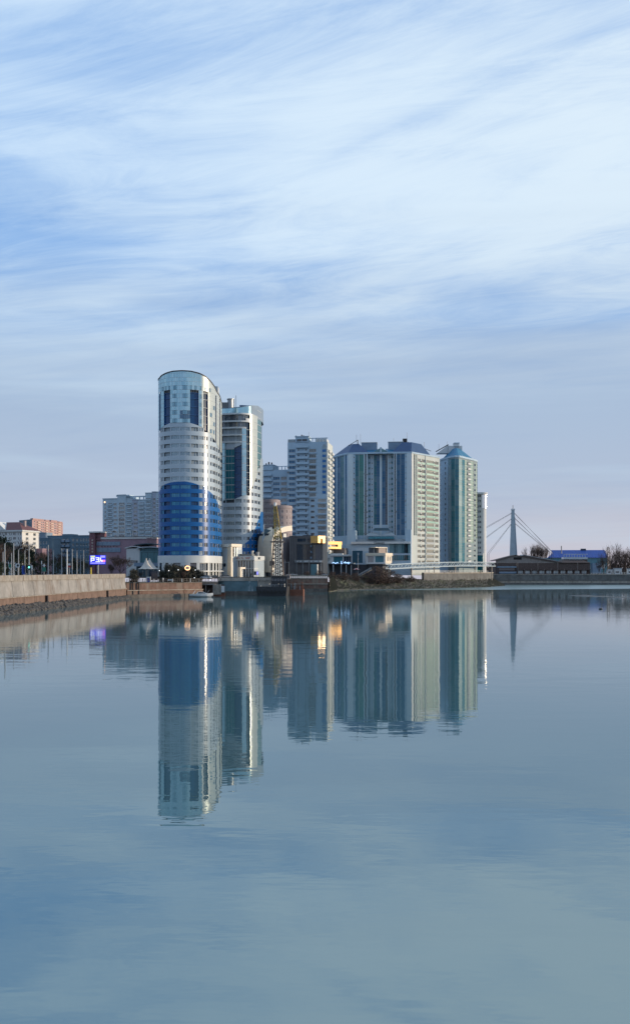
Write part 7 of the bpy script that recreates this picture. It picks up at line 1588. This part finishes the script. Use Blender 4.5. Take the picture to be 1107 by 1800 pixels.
for (px, D, s, v, lab) in ((212,338,.92,2,'wide bare brown tree right of the LED billboard'),(36,372,1.15,0,'bare brown tree below the white house roof'),(22,352,1.05,2,'bare tree behind the double-armed lamp post'),(46,360,1.1,1,'bare tree behind the traffic light'),(64,380,1.0,2,'bare tree behind the diamond road sign'),
        (78,392,.95,0,'bare tree left of the slab block'),(102,400,.9,1,'bare tree in front of the slab block balconies'),(120,396,.8,2,'bare tree behind the bright white pole'),(138,404,.85,0,'bare tree at the right end of the slab block'),(8,330,.95,1,'bare tree at the left photo edge'),(152,398,.75,2,'bare tree left of the LED billboard'),(196,352,.55,0,'small bare tree under the LED billboard'),
        (244,344,.42,2,'small bare tree left of the tent'),(322,330,.40,0,'small bare tree before the tallest tower windows'),(336,334,.45,1,'bare sapling right of the round shop sign')):
    plant('bare_tree', lab, BTD[v], px, D, GZ if px < 230 else 5.4, s*(1.5 if px < 90 else 1.25), 'tree', G1)
for (px, D, s, v, lab) in ((3,225,.55,0,'dark evergreen shrub at the very left above the wall'),(14,340,.9,0,'dark evergreen tree behind the leftmost lamp post'),(2,352,1.1,0,'dark evergreen below the white house at the left edge'),(57,356,.7,1,'dark conifer beside the traffic light pole'),(72,350,.6,0,'dark evergreen behind the narrow marker plate'),(84,362,.65,1,'dark conifer right of the diamond sign'),
        (96,350,.55,0,'low evergreen before the slab block'),(112,356,.6,0,'evergreen beside the bright white pole'),(130,360,.6,1,'conifer among the poles'),(146,352,.5,0,'evergreen left of the billboard foot'),(31,340,.7,1,'dark conifer behind the white square sign'),(40,336,.6,0,'evergreen behind the advert stand')):
    plant('evergreen_tree', lab, EV[v], px, D, GZ, s*(1.0 if D < 300 else 1.7 if px < 60 else 1.45), 'tree', 'evergreens behind the embankment')
for i, (px, D, s, lab) in enumerate(((236,322,.9,'hedge bush at the end of the embankment wall'),(296,331,1.2,'dark hedge bush right of the tent'),(306,330,1.25,'tall dark hedge bush below the blue storeys'),(316,331,1.1,'hedge bush under the round shop sign'),(328,333,1.15,'hedge bush right of the round shop sign'),(339,335,1.1,'hedge bush before the podium windows'),(348,338,.85,'last hedge bush beside the white car'),(286,329,.8,'low hedge bush beside the tent poles'))):
    plant('hedge_bush', lab, EV[2], px, D, 5.4, s, 'bush', 'hedge before the tallest tower', sz=s*1.75)
for (px, D, s, sz, z, lab) in ((664,465,2.5,2.3,3.0,'large brown bush on the bank below the restaurant corner'),(682,468,2.0,1.8,3.2,'brown bush at the start of the footbridge'),(648,463,1.5,1.4,3.2,'small brown bush left of the large bank bush'),(700,474,1.4,1.2,3.2,'low brown bush under the truss footbridge'),(585,440,1.2,.9,5.6,'low scrub bush beside the restaurant columns'),(604,452,1.3,1.0,5.0,'low scrub bush under the neon sign'),(625,458,1.3,1.1,4.2,'scrub bush left of the stairs'),(560,409,.7,.7,7,'scrub bush by the teal kiosk wall'),(540,410,.7,.6,7,'scrub bush behind the quay balustrade'),(722,484,1.1,.8,3.6,'rust brown bush at the foot of the retaining wall')):
    plant('bank_bush', lab, EV[3], px, D, z, s, 'bush', 'winter bushes on the bank', sz=sz)
G2 = 'far bare trees on the right'
rn = random.Random(3)
for i, (px, D, s, v) in enumerate(((919,820,1.6,0),(932,840,2.3,1),(940,850,2.1,3),(949,860,2.0,3),(957,850,1.9,3),(965,860,1.5,1),(864,900,1.2,0),(873,900,1.1,2),(882,910,1.2,1),(891,900,1.0,0),(1052,700,1.1,0),(1060,720,1.5,1),(1072,700,1.9,2),(1080,715,2.2,1),(1090,700,2.0,0),(1099,705,2.2,2),(1107,700,2.1,1),(1085,690,1.5,2),(1076,688,1.3,0),(1095,690,1.4,1),(1104,690,1.5,0),(1120,700,2.1,0),(1133,700,2.0,2))):
    nm = ['leftmost','second','third','fourth','fifth','sixth'][i] + ' of the tall bare trees right of the pylon' if i < 6 else (['first','second','third','fourth'][i-6] + ' low bare tree between the slim block and the pylon' if i < 10 else ['first','second','third','fourth','fifth','sixth','seventh','eighth','ninth','tenth','eleventh','twelfth','thirteenth'][i-10] + ' bare tree in the grove at the right edge')
    plant('bare_tree', nm, BT[v], px, D, GZ, s*1.25, 'tree', G2)
# distant wooded horizon
b = MB(); rn = random.Random(9)
for _ in range(9000):
    x = rn.uniform(-1100, 1700); y = 1500+rn.uniform(-80,80); h = 13+5*math.sin(x*.013)+4*math.sin(x*.041+1); z = GZ+rn.random()**.7*h*rn.uniform(.6,1.1); s = rn.uniform(1.2,3.2)
    b.tri((x-s,y,z-s*.7),(x+s,y+rn.uniform(-1,1),z-s*.5),(x+rn.uniform(-.5,.5)*s,y,z+s))
for i in range(80): b.quad((-1100+35*i,1590,GZ),(-1100+35*(i+1),1590,GZ),(-1100+35*(i+1),1590,GZ+7+2*math.sin(i+1)),(-1100+35*i,1590,GZ+7+2*math.sin(i)))
o = b.build('distant_wood', ['twig']); o['kind'] = 'stuff'; tag(o, 'distant wooded horizon behind the city', 'woods')

# ================================================================== SMALL THINGS
def person(label, px, D, z, top='cloth_dark', leg='cloth_dark', a=0.0, step=.18):
    v = [(0,0,.95),(0,0,1.2),(0,0,1.42),(0,0,1.52),(0,.02,1.66),(.10,0,.92),(.12,step,.5),(.12,step*1.3,.06),(-.10,0,.92),(-.12,-step,.5),(-.12,-step*1.4,.08),(.20,0,1.40),(.27,-.06,1.12),(.26,.08,.88),(-.20,0,1.40),(-.27,.06,1.12),(-.26,-.06,.88),(.12,step*1.3-.16,.03),(-.12,-step*1.4-.15,.04)]
    e = [(0,1),(1,2),(2,3),(3,4),(0,5),(5,6),(6,7),(0,8),(8,9),(9,10),(2,11),(11,12),(12,13),(2,14),(14,15),(15,16),(7,17),(10,18)]
    r = [.16,.17,.15,.06,.11,.10,.075,.05,.10,.075,.05,.075,.05,.035,.075,.05,.035,.045,.045]
    me = bpy.data.meshes.new('person'); me.from_pydata(v, e, []); o = bpy.data.objects.new('person', me); COL.objects.link(o); o.modifiers.new('skin', 'SKIN')
    for i, q in enumerate(r): me.skin_vertices[0].data[i].radius = (q, q*.8)
    me.skin_vertices[0].data[0].use_root = True
    o.modifiers.new('sub', 'SUBSURF').levels = 1; me.materials.append(MATS[top]); o.location = (WX(px,D), D, z); o.rotation_euler = (0,0,a); tag(o, label, 'person'); return o
person('person in pale coat walking on the promenade beside the tent', 287, 318.5, 5.42, 'cloth_pale', a=.6); person('person in dark clothes walking behind the pale-coated walker', 290.5, 319.5, 5.42, 'cloth_dark', a=.4); person('person in dark coat before the podium doors', 441.5, 358, GZ-.02, 'cloth_dark', a=1.2); person('person in pale jacket near the screen by the podium', 456, 360, GZ-.02, 'cloth_pale', a=2)
# street screen by the podium, round shop sign, promenade lights, buoy, bird, red parasol, benches
def small_things():
    D = 358; r = thing('street_screen', 'small street screen with lilac glow before the podium', 'screen', (WX(451,D),D,GZ)); b = MB(); x = WX(450.5,D); b.box(x-.9,x+.9,D,D+.3,GZ+.8,GZ+2.3); b.build('cabinet', ['dark_clad'], r); b = MB(); b.quad((x+.1,D-.02,GZ+.95),(x+.8,D-.02,GZ+.95),(x+.8,D-.02,GZ+2.2),(x+.1,D-.02,GZ+2.2)); b.build('screen', ['led_lilac'], r); post(r, x, D+.15, GZ-.05, GZ+.8, .1, 'metal_dark', 'leg', 6)
    D = 328; r = thing('shop_sign', 'round warm lit shop sign above the hedge', 'sign', (WX(330,D),D,5.4)); x = WX(329.8,D); z = WZ(998.4,D); b = MB(); b.tube((x,D,z),(x,D+.3,z),1.0,n=20); b.build('disc', ['pink_pale'], r); b = MB(); n = 24
    for k in range(n): a0, a1 = 2*math.pi*k/n, 2*math.pi*(k+1)/n; b.tube((x+.92*math.cos(a0),D-.05,z+.72*math.sin(a0)),(x+.92*math.cos(a1),D-.05,z+.72*math.sin(a1)),.10,n=5,caps=False)
    b.build('lit_ring', ['lamp_warm'], r); post(r, x, D+.15, 5.4, z-.9, .08, 'metal_dark', 'post', 6)
    for i, (px, y, D, lab) in enumerate(((297,1003,326,'globe promenade lamp left of the hedge'),(313.6,1001.6,327,'globe promenade lamp before the hedge'),(343.6,1002,330,'globe promenade lamp at the right hedge end'),(280.6,1003,324,'globe promenade lamp beside the tent'),(342,1015.6,327,'low globe lamp on the promenade kerb'),(370,1019.6,331,'low globe lamp above the boat shelter'))):
        x = WX(px,D); z = WZ(y,D); r = thing('promenade_lamp', lab, 'lamp', (x,D,5.4), 'promenade lamps'); post(r, x, D, 5.4, z-.15, .05, 'metal_dark', 'post', 6); b = MB(); n = 8
        for j in range(6):
            for k in range(n):
                f = lambda j, k: (x+.13*math.sin(math.pi*j/6)*math.cos(2*math.pi*k/n), D+.13*math.sin(math.pi*j/6)*math.sin(2*math.pi*k/n), z+.13*math.cos(math.pi*j/6)); b.quad(f(j,k),f(j+1,k),f(j+1,k+1),f(j,k+1))
        b.build('globe', ['lamp_glow'], r, smooth=True)
    for i, (px, D, lab) in enumerate(((271,321.0,'first white bollard post on the promenade left of the walkers'),(304,322.4,'second white bollard on the promenade'),(320,324.3,'third white bollard on the promenade'),(335,327.5,'fourth white bollard on the promenade'),(350,333.5,'fifth white bollard on the promenade'))):
        x = WX(px,D); r = thing('bollard', lab, 'bollard', (x,D,5.4), 'white promenade bollards'); b = MB(); b.tube((x,D,5.4),(x,D,6.5),.13,.11,n=8); b.build('shaft', ['white_paint'], r); b = MB(); b.tube((x,D,6.5),(x,D,6.65),.18,.1,n=8); b.build('cap', ['white_paint'], r)
    for (px, D, lab) in ((298.5,324.0,'white bench on the promenade before the hedge'),(261,320,'white framed doorway kiosk on the promenade left of the walkers')):
        x = WX(px,D); r = thing('promenade_bench' if 'bench' in lab else 'ticket_booth', lab, 'bench' if 'bench' in lab else 'booth', (x,D,5.4)); b = MB()
        if 'bench' in lab:
            b.box(x-.9,x+.9,D,D+.45,5.85,5.93); b.build('seat', ['white_paint'], r); b = MB(); b.box(x-.9,x+.9,D+.42,D+.48,5.95,6.4); b.build('backrest', ['white_paint'], r)
            for s in (-.75,.75): b = MB(); b.box(x+s-.05,x+s+.05,D,D+.45,5.4,5.85); b.build('leg', ['white_paint'], r)
        else:
            for (x0, x1, z0, z1) in ((-.75,-.5,5.4,7.0),(.5,.75,5.4,7.0),(-.75,.75,7.0,7.35)): b = MB(); b.box(x+x0,x+x1,D,D+.8,z0,z1); b.build('frame', ['white_paint'], r)
            b = MB(); b.box(x-.5,x+.5,D+.2,D+.7,5.4,7.0); b.build('door', ['sign_blue'], r)
    D = 466; x = WX(626,D); r = thing('parasol', 'red and white parasol at the foot of the bank stairs', 'parasol', (x,D,6.2)); post(r, x, D, 6.0, WZ(1001,D), .06, 'metal_grey', 'pole', 5); z = WZ(1001,D); n = 10
    for k in range(n): a0, a1 = 2*math.pi*k/n, 2*math.pi*(k+1)/n; b = MB(); b.tri((x,D,z+.75),(x+1.9*math.cos(a0),D+1.9*math.sin(a0),z),(x+1.9*math.cos(a1),D+1.9*math.sin(a1),z)); b.build('panel', ['red_cloth' if k % 2 else 'cloth_pale'], r)
    pole('flag_pole', 'slim white pole standing before the teal banner', 629, 466, 972, .08, 5, m='white_paint', cat='pole')
    # buoy and water bird
    D = 14966/68.; x = WX(1055,D); o = MB(); n = 12; prof = [(.01,-.15),(.35,-.12),(.5,.05),(.42,.22),(.18,.34),(.01,.36)]
    for (r0, z0), (r1, z1) in zip(prof, prof[1:]):
        for k in range(n): a0, a1 = 2*math.pi*k/n, 2*math.pi*(k+1)/n; o.quad((r0*math.cos(a0),r0*math.sin(a0),z0),(r0*math.cos(a1),r0*math.sin(a1),z0),(r1*math.cos(a1),r1*math.sin(a1),z1),(r1*math.cos(a0),r1*math.sin(a0),z1))
    o = o.build('buoy', ['hull_dark'], smooth=True); o.location = (x, D, 0); tag(o, 'small dark float on the water near the right edge', 'buoy')
small_things()
# pieces that belong to a part become its sub-parts
SUB = {'motor_boat': {'cabin_window': 'cabin', 'windscreen': 'cabin', 'outboard_motor': 'hull'}, 'floating_crane': {'porthole': 'machine_house', 'cabin_window': 'control_cabin', 'tyre_fender': 'barge_hull', 'deck_rail': 'barge_hull', 'house_roof': 'machine_house'},
       'led_billboard': {'screen_print': 'screen'}, 'house': {'chimney': 'roof', 'chimney_cap': 'roof', 'gable': 'roof'}, 'round_tower': {'rooftop_housing': 'roof', 'roof_vent': 'roof', 'antenna': 'roof'}, 'tent_pavilion': {'peak_cap': 'canopy'}, 'kiosk': {'window': 'wall', 'door': 'wall'},
       'restaurant_building': {'oval_frame': 'oval_window', 'banner_print': 'banner'}, 'boathouse_restaurant': {'dormer': 'thatched_roof'}, 'brick_hall': {'tower_cap': 'tower'}, 'commercial_block': {'box_recess': 'gold_box', 'sign_plate': 'sign_band'},
       'lamp_post': {'lamp_head': 'arm'}, 'cable_stayed_pylon': {'finial': 'pylon_head'}, 'podium_building': {'lettering': 'frieze'}, 'apartment_block': {'penthouse_cornice': 'penthouse', 'gable_post': 'gable'}, 'street_screen': {'screen': 'cabinet'}, 'warehouse': {'roof_vent': 'roof_sheet'}}
def centre(o): return sum((Vector(c) for c in o.bound_box), Vector())/8 + o.location
for root in [o for o in bpy.data.objects if o.parent is None and o.type == 'EMPTY']:
    rules = SUB.get(root.name.split('.')[0])
    if not rules: continue
    ch = list(root.children)
    for c in ch:
        p = rules.get(c.name.split('.')[0])
        cand = [q for q in ch if p and q.name.split('.')[0] == p and q.location.length < 1e-6]
        if cand: cc = centre(c); c.parent = min(cand, key=lambda q: (centre(q)-cc).length)
for o in bpy.data.objects:
    if '_o' in o: del o['_o']
